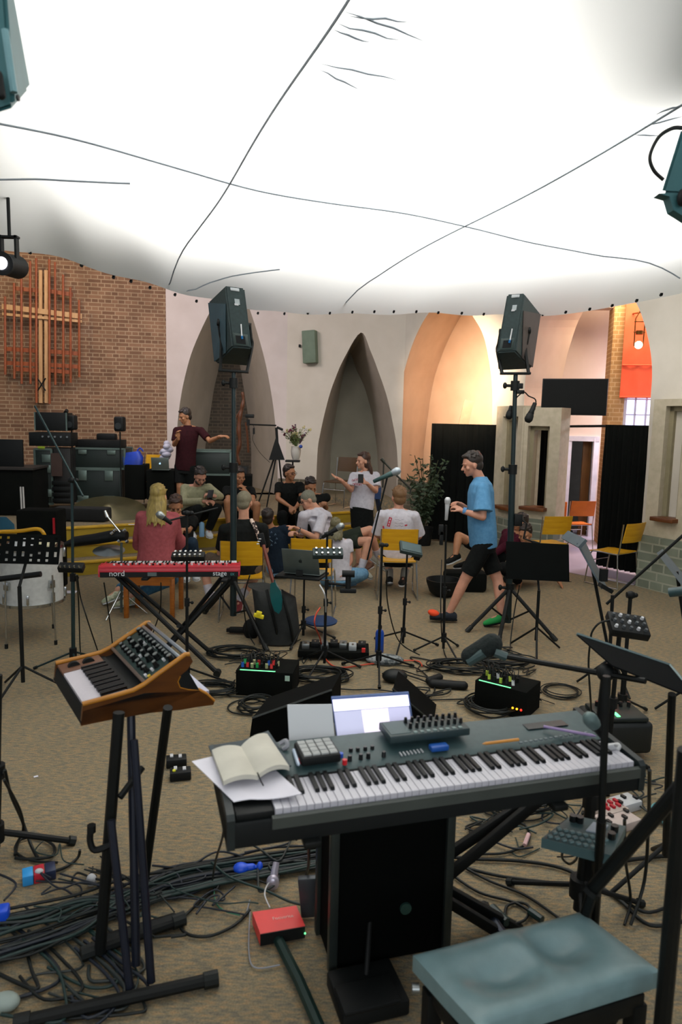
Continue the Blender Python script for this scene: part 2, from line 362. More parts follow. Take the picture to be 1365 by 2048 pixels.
# brick pilaster
pa, pb = W(1216, 850, (3, 12.1), (6, 11.5)), W(1240, 850, (3, 12.1), (6, 11.5))
mb = MB(); c = (pa+pb)/2; mb.box((c.x+.03, c.y+.15, 3), ((pb-pa).length+.06, .5, 6), Rz(-.2))
struct('trim_1', mb, brick('tan_brick', 'b28a58', 'a07a4a', 'c4a377', -.2, .2, .07, .008))
mb = MB(); c1, c2 = W(1120, 632, (3, 12.3), (6, 11.7)), W(1236, 622, (3, 12.3), (6, 11.7)); c = (c1+c2)/2
mb.box((c.x, c.y, c.z+.25), (1.3, .3, .36), Rz(-.2)); struct('trim_2', mb, CREAM)
# tall window beyond the orange blind
DAY = mat('window_daylight_sky', 'cfd2f2', emit=1.15)
wp0, wp1 = (3, 12.05), (6, 11.45)
def window(name, x0, x1, y0, y1, nx, ny, a, b):
    p = [W(x0, y1, a, b), W(x1, y1, a, b)]; zt = W(x0, y0, a, b).z; zb = p[0].z
    u = (p[1]-p[0]); u.z = 0; L = u.length; u.normalize(); nrm = V((u.y, -u.x, 0))
    o = p[0].copy(); o.z = zb; R = Rz(math.atan2(u.y, u.x)); mb = MB(); h = zt-zb
    for t in (0, 1): mb.box(o+u*(L*t)+V((0, 0, h/2)), (.06, .09, h+.06), R)
    for t in (0, 1): mb.box(o+u*(L/2)+V((0, 0, h*t)), (L+.06, .09, .06), R)
    for i in range(1, nx): mb.box(o+u*(L*i/nx)+V((0, 0, h/2)), (.022, .05, h), R)
    for i in range(1, ny): mb.box(o+u*(L/2)+V((0, 0, h*i/ny)), (L, .05, .018), R)
    w = struct(name, mb, mat('white_window_frame', 'c4c0cc', .5))
    mb = MB(); mb.box(o+u*(L/2)-nrm*.05+V((0, 0, h/2)), (L, .01, h), R); struct('pane', mb, DAY, w); return w
window('window_1', 1246, 1312, 640, 860, 3, 7, wp0, wp1)
OR = mat('orange_blind_fabric', 'f0623c', .8, col2='e8552f', scale=3); OR.node_tree.nodes['Principled BSDF'].inputs['Emission Color'].default_value = lin('ff6a45')
mb = MB(); a = W(1240, 794, (3, 11.93), (6, 11.33)); b = W(1320, 794, (3, 11.93), (6, 11.33)); zt = 5.0
rows = []
for j in range(13):
    z = a.z + (zt-a.z)*j/12
    rows.append([V((a.x+(b.x-a.x)*i/10, a.y+(b.y-a.y)*i/10-.01*math.sin(i*1.7+j*.4), z)) for i in range(11)])
mb.grid(rows, (0, .008, 0)); mb.cyl(a+V((0, 0, 0)), b, .015); q = W(1240, 730, (3, 11.9), (6, 11.3)); mb.cyl(V((a.x, a.y-.02, q.z)), V((b.x, b.y-.02, q.z)), .012)
solo('window_blind', mb, OR, 'tall translucent orange roller blind pulled most of the way down the far right window', 'blind')
# piers with window frames, left and right of the vestibule opening
STONE = brick('grey_green_stone', '7d8473', '686f60', '9a9c8a', math.atan2(P5[1]-P4[1], P5[0]-P4[0]), .36, .115, .012, .5)
GREYD = mat('pier_glass', '1c1d1a', .12, spec=.6)
def pier(name, a, b, x0, x1, ytop, ysill, ydado, op, th=.30):
    "cast stone frame on a stone dado; op = list of (x0, x1, ytop) window openings"
    f0, f1 = W(x0, ysill, a, b), W(x1, ysill, a, b); u = f1-f0; u.z = 0; L = u.length; u.normalize(); nb = V((-u.y, u.x, 0))
    zt = W((x0+x1)/2, ytop, a, b).z; zs = W((x0+x1)/2, ysill, a, b).z; zd = W((x0+x1)/2, ydado, a, b).z
    R = Rz(math.atan2(u.y, u.x)); base = V((f0.x, f0.y, 0)); mb = MB()
    def bx(t0, t1, z0, z1, d0=0, d1=th): mb.box(base+u*((t0+t1)/2)+nb*((d0+d1)/2)+V((0, 0, (z0+z1)/2)), (t1-t0, d1-d0, z1-z0), R)
    cur = 0; zo = []
    for ox0, ox1, oy in op:
        t0 = (W(ox0, 930, a, b)-f0); t0 = V((t0.x, t0.y, 0)).dot(u); t1 = W(ox1, 930, a, b)-f0; t1 = V((t1.x, t1.y, 0)).dot(u)
        z = W((ox0+ox1)/2, oy, a, b).z; bx(cur, t0, zs, zt); bx(t0, t1, z, zt); cur = t1; zo.append((t0, t1, z))
    if cur < L: bx(cur, L, zs, zt)
    bx(0, L, zd, zs)
    w = struct(name, mb, BEIGE)
    mb = MB(); mb.box(base+u*(L/2)+nb*(th/2-.03)+V((0, 0, zd/2)), (L+.03, th+.08, zd), R); struct('dado', mb, STONE, w)
    for t0, t1, z in zo:
        mb = MB(); mb.box(base+u*((t0+t1)/2)+nb*.05+V((0, 0, zs+.02)), (t1-t0+.06, .32, .05), R, bev=.006); struct('sill', mb, mat('sill_wood', '6e3f1c', .4, col2='5a3014'), w)
        mb = MB()
        for t in (t0+.03, t1-.03): mb.box(base+u*t+nb*.14+V((0, 0, (zs+z)/2)), (.06, .12, z-zs), R)
        mb.box(base+u*((t0+t1)/2)+nb*.14+V((0, 0, z-.03)), (t1-t0, .12, .06), R); struct('window_frame', mb, mat('inner_frame_paint', '8f8568', .6), w)
    return w
pier('trim_3', (2.55, 10.75), (2.76, 10.15), 985, 1040, 812, 1018, 1036, [(1002, 1032, 833)])
pier('trim_4', (2.66, 10.42), (3.18, 9.95), 1036, 1112, 815, 1020, 1038, [(1053, 1096, 852)])
P5f = (P5[0]-.12, P5[1]-.05); pier('trim_5', P5f, (P6[0]-.12, P6[1]-.05), 1290, 1480, 797, 1050, 1086, [(1324, 1362, 812), (1395, 1450, 812)])
window('window_2', 1320, 1400, 740, 860, 3, 3, (4.6, 11.0), (6.2, 9.6))
# stone dado along the back walls
DADO = brick('brown_stone_dado', '6f6755', '5a5445', '857b66', 0, .30, .10, .01, .4)
def dado(a, b, z0, z1, th=.05):
    mb = MB(); a, b = V((a[0], a[1], 0)), V((b[0], b[1], 0)); u = (b-a).normalized(); nf = V((u.y, -u.x, 0))
    mb.box((a+b)/2+nf*(th/2)+V((0, 0, (z0+z1)/2)), ((b-a).length, th, z1-z0), Rz(math.atan2(u.y, u.x))); return mb
m_ = dado(W(557, 950, P1, P2), P2, .5, .86); m_.add(*(lambda q: (q.v, q.f))(dado(P2, W(632, 950, P2, P3), .5, .86))); struct('baseboard_back_left', m_, DADO)
m_ = dado(W(798, 950, P2, P3), P3, 0, .95); m_.add(*(lambda q: (q.v, q.f))(dado(P3, W(985, 950, P3, P4), 0, .95))); struct('baseboard_back_right', m_, DADO)
# raised platform with two steps and yellow risers
sa, sb = V((-3.32, 8.6, 0)), V((1.49, 11.5, 0)); su = (sb-sa).normalized(); sn = V((-su.y, su.x, 0))
SYEL = mat('yellow_step_paint', 'a58a1c', .6, col2='947a16', scale=4, stretch=(1, 1, 3))
def level(k, tL, tR, h0, h1, dep, name):
    a = sa+su*tL+sn*(.28*k); b = sa+su*tR+sn*(.28*k)
    pts = [V((p.x, p.y, h1-.012)) for p in (a, b, b+sn*dep[1], a+sn*dep[0])]
    mb = MB(); mb.prism([V((p.x, p.y, h0)) for p in pts], (0, 0, h1-.012-h0)); w = struct(name, mb, SYEL)
    mb = MB(); mb.prism([p+sn*(.045 if i < 2 else 0) for i, p in enumerate(pts)], (0, 0, .012)); struct('carpet_tread', mb, CARPET, w)
    mb = MB(); mb.box((a+b)/2+V((0, 0, h1-.015))+sn*.012, ((b-a).length+.02, .07, .034), Rz(math.atan2(su.y, su.x)), bev=.008)
    struct('nosing', mb, mat('yellow_nosing_wood', 'cfa62c', .4, col2='bd9524'), w)
level(0, -6.5, 5.63, 0, .18, (.5, .5), 'floor_step_lower')
level(1, -6.5, 5.2, 0, .36, (.5, .5), 'floor_step_upper')
level(2, -6.5, 4.8, 0, .54, (4.2, 3.1), 'floor_stage')
# ================================================================== CANOPY
def canopy_mat():
    m = bpy.data.materials.new('canopy_cloth'); m.use_nodes = True; nt = m.node_tree; nt.nodes.remove(nt.nodes['Principled BSDF']); N = nt.nodes.new
    out = nt.nodes['Material Output']; t = N('ShaderNodeBsdfTranslucent'); d = N('ShaderNodeBsdfDiffuse'); mx = N('ShaderNodeMixShader'); mx.inputs[0].default_value = .35
    t.inputs[0].default_value = (.86, .86, .84, 1); d.inputs[0].default_value = (.62, .66, .60, 1)
    nt.links.new(t.outputs[0], mx.inputs[1]); nt.links.new(d.outputs[0], mx.inputs[2]); nt.links.new(mx.outputs[0], out.inputs[0]); return m
CLOTH = canopy_mat()
ZE, ZT = 3.30, 3.62
edge_px = [(-420, 470), (-200, 478), (0, 497), (100, 512), (180, 535), (260, 557), (340, 580), (440, 603), (530, 622), (640, 628), (760, 628), (860, 627), (970, 630), (1090, 630), (1180, 621), (1270, 606), (1365, 586), (1600, 530), (1900, 470)]
E = smooth_path([G(x, y, ZE) for x, y in edge_px], 5); NE = len(E)
def can_z(d, x, y):
    return ZE + (ZT-ZE)*(1-math.exp(-d/.45)) + .05*math.sin(x*1.9+.4)*math.sin(y*1.3)*min(d, 1) + .012*math.sin(x*7+y*3)*math.exp(-d)
rows = []
ds = [0, .04, .09, .15, .22, .3, .4, .52, .66, .85, 1.1, 1.4, 1.8, 2.2, 2.6, 3.1, 3.6, 4.2, 4.9, 5.6, 6.4, 7.2, 8.2, 9.4, 10.8]
for i, e in enumerate(E):
    tgt = V((e.x*.55, -1.6, ZT)); dd = V((tgt.x-e.x, tgt.y-e.y, 0)); Lm = dd.length; dd.normalize(); r = []
    sc = Lm/10.8
    for d in ds:
        q = e+dd*(d if d < 1.1 else 1.1+(d-1.1)*(Lm-1.1)/(10.8-1.1)); r.append(V((q.x, q.y, can_z(d, q.x, q.y))))
    rows.append(r)
can = thing('fabric_canopy', 'large white translucent fabric canopy stretched overhead with dark seams', 'canopy', (0, 4, 3.4))
mb = MB(); mb.grid(rows); obj('cloth', mb, CLOTH, can, smooth=180)
def onc(x, y):
    "height of the cloth over a floor point"
    best = min((V((e.x-x, e.y-y, 0)).length for e in E)); return can_z(best, x, y)
def seam(pxs, r=.006, z=ZT):
    pts = smooth_path([G(x, y, z) for x, y in pxs], 8); return [V((p.x, p.y, onc(p.x, p.y)-.008)) for p in pts]
SEAM = mat('seam_thread', '8f9aa2', .9)
for pxs in (((760, -120), (690, 2), (575, 180), (460, 360), (395, 440), (330, 523)), ((1500, 130), (1365, 215), (1150, 335), (930, 460), (780, 528), (640, 594)),
            ((-150, 205), (0, 240), (230, 300), (460, 360), (690, 412), (930, 460), (1150, 488), (1365, 506)), ((-100, 478), (40, 492), (200, 510), (330, 521), (450, 528), (560, 530)),
            ((-60, 342), (60, 346), (140, 352), (260, 356))):
    mb = MB(); mb.tube(seam(pxs), .0065, 5); obj('seam', mb, SEAM, can)
random.seed(3)
for (x0, y0, x1, y1) in ((668, 52, 740, 72), (675, 40, 800, 62), (690, 12, 850, 60), (700, 22, 820, 26), (640, 135, 720, 165), (640, 120, 800, 140), (1315, 230, 1365, 215), (1290, 255, 1365, 240), (1270, 270, 1320, 275)):
    mb = MB(); a, b = G(x0, y0, ZT), G(x1, y1, ZT); pts = [a.lerp(b, t/5)+V((0, random.uniform(-.01, .01), 0)) for t in range(6)]
    mb.tube([V((p.x, p.y, onc(p.x, p.y)-.006)) for p in pts], [.001, .0035, .005, .005, .0035, .001], 5); obj('crease', mb, SEAM, can)
k = 0
for (x, y) in ((60, 505), (163, 531), (227, 555), (262, 563), (300, 576), (350, 590), (393, 603), (516, 627), (569, 628), (616, 627), (660, 627), (705, 625), (749, 624), (788, 624), (833, 624), (877, 626), (924, 627), (968, 629), (1086, 630), (1132, 625), (1180, 619), (1225, 612), (1274, 602), (1323, 590)):
    mb = MB(); p = min(E, key=lambda e: (e-G(x, y, ZE)).length); p = V((G(x, y, ZE).x, G(x, y, ZE).y, ZE)); mb.cyl(p-V((0, .010, .0)), p+V((0, .010, .0)), .014, n=8); mb.box(p+V((.004, 0, .01)), (.022, .02, .018)); obj('edge_clip', mb, BLKP, can)
# unseen panels added above the canopy to shade its cloth, then roof beams
OVERHEAD = mat('beam_and_shade_panel_paint', '8f9698', .7)
for nm_, z, pp in (('shade_panel_right', 4.05, ((1175, 95), (1500, 40), (1700, -500), (1160, -500))), ('shade_panel_left', 4.15, ((45, -300), (70, 120), (150, 270), (330, 385), (200, 415), (-400, 400), (-400, -300)))):
    mb = MB(); mb.prism([G(x, y, z) for x, y in pp], (0, 0, .06)); struct(nm_, mb, OVERHEAD)
for x0, x1 in ((1022, 1030), (1090, 1100)): a_, b_ = G(x0, -300, 3.95), G(x1, 290, 3.95); mb = MB(); mb.cyl(a_, b_, .03); struct('trim_2', mb, OVERHEAD)
# ================================================================== PEOPLE
def skinm(n, c): 
    return mat(n, c, .55, col2=tuple(int(int(c[i:i+2], 16)*.9) for i in (0, 2, 4)), scale=14)
SK1 = skinm('skin_fair', 'c99076'); SK2 = skinm('skin_tan', 'b07a55'); SK3 = skinm('skin_light', 'd29b7e')
HDK = mat('hair_dark', '1e1712', .5, col2='2c211a', scale=60, stretch=(1, 1, .15)); HBR = mat('hair_brown', '33221a', .5, col2='4a3122', scale=60, stretch=(1, 1, .15))
HBL = mat('hair_blond', 'a8924e', .5, col2='7d6a36', scale=60, stretch=(1, 1, .15)); HRD = mat('hair_reddish', '7a5a38', .6, col2='66482c', scale=60); HGR = mat('hair_cropped', '7b7560', .8, col2='69624f', scale=90)
def remesh(o, vox, it=4):
    r = o.modifiers.new('r', 'REMESH'); r.mode = 'VOXEL'; r.voxel_size = vox; r.use_smooth_shade = True
    s = o.modifiers.new('s', 'SMOOTH'); s.factor = .5; s.iterations = it
    bpy.context.view_layer.update()
    me = bpy.data.meshes.new_from_object(o.evaluated_get(bpy.context.evaluated_depsgraph_get()))
    me.name = o.name; o.modifiers.clear(); o.data = me
    if not me.materials: me.materials.append(o_m[o.name])
    return o
o_m = {}
def blob(name, mb, m, parent, vox=.008, it=4):
    o = obj(name, mb, m, parent, smooth=0); o_m[o.name] = m; remesh(o, vox, it); return o
def hand(mb, w, d, pn, side, curl=.55, s=1.0, point=False):
    "palm and five fingers at wrist w, pointing along d, palm facing pn; side=+1 puts the thumb on the d x pn side"
    d = V(d).normalized(); pn = V(pn); pn = (pn-d*pn.dot(d)).normalized(); x = d.cross(pn)*side; w = V(w)
    R = Matrix((x, pn, d)).transposed(); mb.ell(w+d*.045*s, (.041*s, .018*s, .052*s), R); mb.cap(w-d*.02, w+d*.02, .024*s, .026*s)
    for i, (o, L) in enumerate(((-.030, .062), (-.010, .074), (.011, .078), (.031, .070))):
        p = w + d*.085*s + x*o*s; c = curl*(.3 if (point and i == 3) else 1)
        a1, a2, a3 = c*.7, c*1.7, c*2.4
        for a, f, r0, r1 in ((a1, .45, .0095, .0088), (a2, .32, .0088, .0080), (a3, .25, .0080, .0070)):
            q = p + (d*math.cos(a)+pn*math.sin(a))*(L*f*s); mb.cap(p, q, r0*s, r1*s, 8); p = q
    p = w + d*.03*s + x*.035*s; q = p + (d*.65+x*.75+pn*.35).normalized()*.038*s; r = q + (d*.9+x*.25+pn*.5).normalized()*.032*s
    mb.cap(w+d*.02*s+x*.02*s, p, .014*s, .013*s, 8); mb.cap(p, q, .0125*s, .011*s, 8); mb.cap(q, r, .011*s, .009*s, 8)
def person(label, base, J, f, skin=SK1, hair=None, hairstyle='short', shirt=None, sleeve=.6, legs='pants', legm=None, shoes=None, socks=None,
           sc=1.0, fd=None, head=None, hc=(.5, .5), palm=None, tw=1.0, point=False, name='person', up=None, face=True, collar=False, hem=.02, sfit=1.0, hideL=False):
    """J: hip neck head  el er wl wr  kl kr al ar (their own left / right); f: way the chest faces; fd: way the face looks"""
    t = thing(name, label, 'person', base)
    hip, nk, hd = V(J['hip']), V(J['neck']), V(J['head']); ax = (nk-hip).normalized(); f = V(f); f = (f-ax*f.dot(ax)).normalized(); lf = ax.cross(f).normalized()
    hl, hr = hip+lf*.088*sc, hip-lf*.088*sc
    sl = V(J['sl']) if 'sl' in J else nk+lf*.175*sc-ax*.055*sc; sr = V(J['sr']) if 'sr' in J else nk-lf*.175*sc-ax*.055*sc
    sx = (sl-sr).normalized(); L = (nk-hip).length
    b = MB()
    def secs(g, top=True):
        out = []
        for tt, ra, rb, off in ((-.10, .150, .105, 0), (.05, .160, .112, 0), (.22, .150*tw, .104*tw, .005), (.42, .146*tw, .102*tw, .008), (.62, .158, .108, .008), (.78, .165, .105, .004), (.90, .150, .085, 0), (.97, .095, .062, 0)):
            if not top and tt > .3: break
            xx = (lf*(1-max(0, tt))+sx*max(0, tt)).normalized(); ff = xx.cross(ax).normalized()
            if ff.dot(f) < 0: ff = -ff
            out.append((hip+ax*(L*tt)+ff*off*sc, xx*(ra*sc+g), ff*(rb*sc+g)))
        return out
    b.loft(secs(0)); b.cap(sl, nk-ax*.03, .055*sc, .06*sc); b.cap(sr, nk-ax*.03, .055*sc, .06*sc)
    for h, k, a, s in ((hl, J['kl'], J['al'], 1), (hr, J['kr'], J['ar'], -1)):
        k, a = V(k), V(a); b.cap(h, k, .082*sc, .056*sc); m = k.lerp(a, .3); b.cap(k, m, .054*sc, .053*sc); b.cap(m, a, .053*sc, .036*sc)
        kk_ = 'tl' if s > 0 else 'tr'; td = V(J[kk_])-a if kk_ in J else V((f.x, f.y, -.25)); td = td.normalized()
        b.cap(a-td*.01+V((0, 0, -.02)), a+td*(.09 if shoes else .15)*sc+V((0, 0, -.03)), .030*sc, (.020 if shoes else .026)*sc)
    for s_, e, w, s in ((sl, J['el'], J['wl'], 1), (sr, J['er'], J['wr'], -1)):
        e, w = V(e), V(w); b.cap(s_, e, .050*sc, .037*sc); b.cap(e, e.lerp(w, .35), .038*sc, .037*sc); b.cap(e.lerp(w, .35), w, .037*sc, .024*sc)
        hdv = V(J['hl' if s > 0 else 'hr']) if ('hl' in J and 'hr' in J) else (w-e); pn = palm[0 if s > 0 else 1] if palm else (-f.x*.3, -f.y*.3, -1) if abs((w-e).normalized().z) < .8 else tuple(lf*(-s))
        hand(b, w, hdv, pn, s, hc[0 if s > 0 else 1], sc*1.02, point and s < 0)
    # head: skull, jaw, nose, ears, brow
    fd = V(fd if fd is not None else f).normalized(); u = V(up) if up else (V((0, 0, 1))*1.0 + ax*.15); u = (u-fd*u.dot(fd)).normalized(); xr = fd.cross(u).normalized()
    H = Matrix((xr, fd, u)).transposed(); h = sc*.98
    def hp(x, y, z): return hd + H @ V((x*h, y*h, z*h))
    b.ell(hp(0, -.012, .022), (.076*h, .096*h, .090*h), H, 20, 14); b.ell(hp(0, .030, -.040), (.056*h, .062*h, .068*h), H); b.ell(hp(0, .066, -.088), (.026*h, .022*h, .020*h), H)
    b.cap(hp(0, .086, .008), hp(0, .108, -.022), .009*h, .014*h, 8); b.ell(hp(0, .074, .026), (.052*h, .014*h, .012*h), H); b.ell(hp(0, .084, -.058), (.024*h, .012*h, .011*h), H)
    for s in (-1, 1):
        b.ell(hp(s*.077, -.008, -.012), (.009*h, .020*h, .032*h), H); b.ell(hp(s*.045, .060, -.022), (.022*h, .020*h, .022*h), H)
    b.cap(nk-ax*.03*sc, hp(0, -.020, -.055), .055*sc, .052*sc)
    body = blob('body', b, skin, t, .0075, 3)
    if face:
        for s in (-1, 1):
            e = MB(); e.ell(hp(s*.031, .080, .000), (.010*h, .010*h, .005*h), H, 10, 6); obj('eye', e, mat('eye_dark', '241a14', .3), body)
            e = MB(); e.tube([hp(s*.014, .093, .022), hp(s*.034, .092, .028), hp(s*.052, .080, .022)], [.0015, .0022, .001], 5); obj('eyebrow', e, hair or HDK, body)
        e = MB(); e.tube([hp(-.022, .090, -.060), hp(0, .096, -.058), hp(.022, .090, -.060)], [.002, .005, .002], 6); obj('lips', e, mat('lips_tone', '9b5548', .5), body)
    if hair:
        q = MB()
        if hairstyle == 'buzz':
            q.ell(hp(0, -.018, .032), (.080*h, .099*h, .088*h), H, 20, 14)
            q.ell(hp(0, -.058, -.02), (.068*h, .052*h, .06*h), H)
        else:
            q.ell(hp(0, -.033, .044), (.084*h, .098*h, .086*h), H, 20, 14); q.ell(hp(0, -.055, -.015), (.075*h, .060*h, .075*h), H)
            q.ell(hp(0, .030, .102), (.056*h, .050*h, .022*h), H)
            rr = random.Random(len(label))
            for i in range(60):
                th = rr.uniform(0, 2*PI); ph = rr.uniform(.05, 1.25); d_ = V((math.sin(ph)*math.cos(th), math.sin(ph)*math.sin(th), math.cos(ph)))
                if d_.y > .72: continue
                k_ = rr.uniform(.98, 1.08); q.cap(hp(.080*d_.x*k_, -.033+.094*d_.y*k_, .044+.084*d_.z*k_), hp(.088*d_.x*k_+rr.uniform(-.012, .012), -.030+.104*d_.y*k_, .044+.094*d_.z*k_), .012*h, .006*h, 6)
        if hairstyle in ('long', 'ponytail'):
            Ln = J.get('hairlen', .42); rr = random.Random(5)
            q.ell(hp(0, -.045, -.03), (.088*h, .075*h, .11*h), H)
            for i in range(26):
                a = PI*(.02+.96*i/25); x0 = .078*math.cos(a); y0 = -.03-.06*math.sin(a); k = rr.uniform(.8, 1)
                p0 = hp(x0, y0, -.02); pts = [p0]; 
                for j in range(1, 6): pts.append(p0 + (-u*.6-V((0, 0, 1))*.4).normalized()*(Ln*k*j/5) + xr*(x0*.25*j/5+rr.uniform(-.008, .008)) - fd*(.012*j))
                q.tube(pts, [.018, .019, .018, .016, .012, .006], 6)
        o = blob('hair', q, hair, t, .007, 2)
    if shirt:
        q = MB(); ss = secs(.016*sfit); ss[0] = (hip-ax*(hem+.03), ss[0][1]*1.03, ss[0][2]*1.03); ss[-1] = (ss[-1][0], ss[-1][1].normalized()*.098*sc, ss[-1][2].normalized()*.078*sc); ss.append((nk+ax*.012*sc, ss[-1][1]*.72, ss[-1][2]*.80)); q.loft(ss, 24)
        q.cap(sl-ax*.004, nk-ax*.036, .062*sc, .062*sc); q.cap(sr-ax*.004, nk-ax*.036, .062*sc, .062*sc)
        for s_, e, w in ((sl, J['el'], J['wl']), (sr, J['er'], J['wr'])):
            e, w = V(e), V(w); q.ell(s_, .066*sc)
            if sleeve <= 1: p = s_.lerp(e, sleeve); q.cyl(s_, p, .064*sc, .062*sc*sfit, 16)
            else:
                q.cap(s_, e, .063*sc, .052*sc); q.cyl(e, e.lerp(w, sleeve-1), .052*sc, .040*sc*sfit, 16)
        so = blob('shirt', q, shirt, t, .008, 3)
        if collar:
            q = MB(); q.tube([nk-ax*.035+(lf*math.cos(a)*.068+f*math.sin(a)*.060)*sc+ax*.012*(1-math.sin(a)) for a in [2*PI*i/14 for i in range(14)]], .012, 6, True); obj('collar', q, shirt, so)
        t['_s'] = 1
    if legm:
        q = MB(); ss = secs(.012, False); ss = [(hip-ax*.10*sc, lf*.168*sc, f*.125*sc)]+ss; q.loft(ss, 24)
        for h_, k, a in ((hl, J['kl'], J['al']), (hr, J['kr'], J['ar'])):
            k, a = V(k), V(a)
            if legs == 'pants': q.cap(h_, k, .098*sc, .073*sc); q.cyl(k, a.lerp(k, .06), .073*sc, .055*sc, 16)
            elif legs == 'shorts': q.ell(h_, .098*sc); q.cyl(h_, h_.lerp(k, .82), .098*sc, .088*sc, 18)
            elif legs == 'wide': q.cap(h_, k, .115*sc, .095*sc); q.cyl(k, a.lerp(k, .04), .095*sc, .088*sc, 16)
        if legs == 'skirt':
            e = (V(J['kl'])+V(J['kr']))/2; e = hip.lerp(e, .80); q.loft([(hip+ax*.10*sc, lf*.155*sc, f*.115*sc), (hip-ax*.02, lf*.178*sc, f*.135*sc), (e, lf*.175*sc, f*.155*sc)], 24)
        blob({'pants': 'trousers', 'wide': 'trousers', 'shorts': 'shorts', 'skirt': 'skirt'}[legs], q, legm, t, .009, 3)
    for a, k, key in ((J['al'], J['kl'], 'tl'), (J['ar'], J['kr'], 'tr')):
        a, k = V(a), V(k); td = (V(J[key])-a) if key in J else V((f.x, f.y, -.05)); td.normalize()
        if socks: q = MB(); q.cyl(a-(k-a).normalized()*.02, a.lerp(k, .30), .042*sc, .050*sc, 14); obj('sock', q, socks, t)
        sh = shoes[0 if key == 'tl' else 1] if isinstance(shoes, (list, tuple)) else shoes
        if sh:
            q = MB(); dn_ = (V((0, 0, -1)) - td*(-td.z)).normalized(); sd = td.cross(dn_); o = a+dn_*.045
            q.loft([(o-td*.075, sd*.022, dn_*.028), (o-td*.06, sd*.036, dn_*.042), (o-td*.01-dn_*.012, sd*.042, dn_*.055), (o+td*.07, sd*.046, dn_*.036), (o+td*.14+dn_*.006, sd*.047, dn_*.028), (o+td*.185+dn_*.012, sd*.030, dn_*.020), (o+td*.20+dn_*.014, sd*.010, dn_*.010)], 18)
            so = obj('shoe', q, sh, t, smooth=60)
            q = MB(); oo = o+dn_*.034; q.loft([(oo-td*.080, sd*.02, dn_*.010), (oo-td*.06, sd*.040, dn_*.012), (oo+td*.05, sd*.044, dn_*.012), (oo+td*.14, sd*.050, dn_*.012), (oo+td*.195, sd*.028, dn_*.010)], 18); obj('sole', q, J.get('sole', WHT), so)
    return t
def fabric(n, c, c2=None): return mat(n, c, .9, col2=c2, scale=30, spec=.15, bump=.15)
BTEE = fabric('black_cotton', '121413', '1b1d1c'); WTEE = fabric('white_cotton', 'c9c7cf', 'b9b7bf'); JEAN = fabric('light_blue_denim', '7ba6c4', '628cab'); DJEAN = fabric('dark_blue_denim', '1f2c3a', '263646')
BSH = fabric('black_shorts_cloth', '0e1010', '161918'); WSHOE = mat('white_shoe', 'd5d8da', .5)
# --- man in maroon standing on the stage, arm out
y = 11.0; fl = .54
person('man in maroon t-shirt standing on the stage before the dark arch, arm held out', G(368, 1016, fl), dict(
    hip=A(371, 934, y), neck=A(376, 852, y), head=A(370, 833, y-.02), sr=A(354, 862, y-.05), sl=A(402, 862, y), er=A(349, 889, y-.12), wr=A(357, 876, y-.3), el=A(420, 882, y-.15), wl=A(440, 873, y-.3),
    kr=A(360, 974, y-.05), kl=A(382, 974, y), ar=A(360, 1010, y), al=A(385, 1010, y+.05), hr=(-.02, -.3, .9), hl=(.9, -.2, .1)),
    (-.25, -1, 0), SK2, HDK, shirt=fabric('maroon_cotton', '351419', '2a1014'), sleeve=.75, legs='shorts', legm=BSH, shoes=BTEE, fd=(-.75, -.6, -.35), hc=(.5, .7), sc=.98)
# --- stage edge: man in beige jacket with a phone
y = 9.75
p = person('bearded man in pale beige overshirt sitting on the stage edge looking at his phone', A(392, 1040, y+.1), dict(
    hip=A(383, 1032, y+.15), neck=A(393, 972, y-.05), head=A(401, 953, y-.14), sr=A(370, 977, y-.02), sl=A(418, 976, y-.05), er=A(368, 1004, y-.18), wr=A(411, 1003, y-.38), el=A(441, 993, y-.18), wl=A(428, 992, y-.36),
    kr=A(396, 1019, y-.38), kl=A(434, 1017, y-.38), ar=A(384, 1062, y-.30), al=A(417, 1060, y-.30), tl=A(424, 1068, y-.6), tr=A(391, 1070, y-.6), hr=(.9, -.3, .1), hl=(-.9, -.3, .3)),
    (.25, -1, 0), SK1, HDK, shirt=fabric('beige_overshirt', '9c9a7c', '8b896c'), sleeve=1.9, legs='pants', legm=BSH, shoes=WSHOE, fd=(.35, -.75, -.6), collar=True, hc=(.8, .8), sfit=1.4)
mb = MB(); mb.box(A(421, 988, y-.44), (.075, .012, .15), Matrix.Rotation(-.9, 3, 'X'), bev=.004); solo('mobile_phone', mb, BLKP, 'dark phone in the hands of the man in the beige overshirt', 'phone')
mb = MB(); hp_ = A(401, 953, y-.14); 
fdv = V((.35, -.75, -.6)).normalized(); uu = (V((0, 0, 1))-fdv*fdv.z).normalized(); xx_ = fdv.cross(uu)
for i in range(9):
    a_ = -1.35+2.7*i/8; mb.ell(hp_+xx_*(.060*math.sin(a_))+fdv*(.030+.036*math.cos(a_))-uu*(.052+.030*math.cos(a_)), (.017, .017, .020))
mb.ell(hp_+fdv*.088-uu*.040, (.022, .008, .006), Matrix((xx_, fdv, uu)).transposed()); blob('beard', mb, HDK, p, .005, 2)
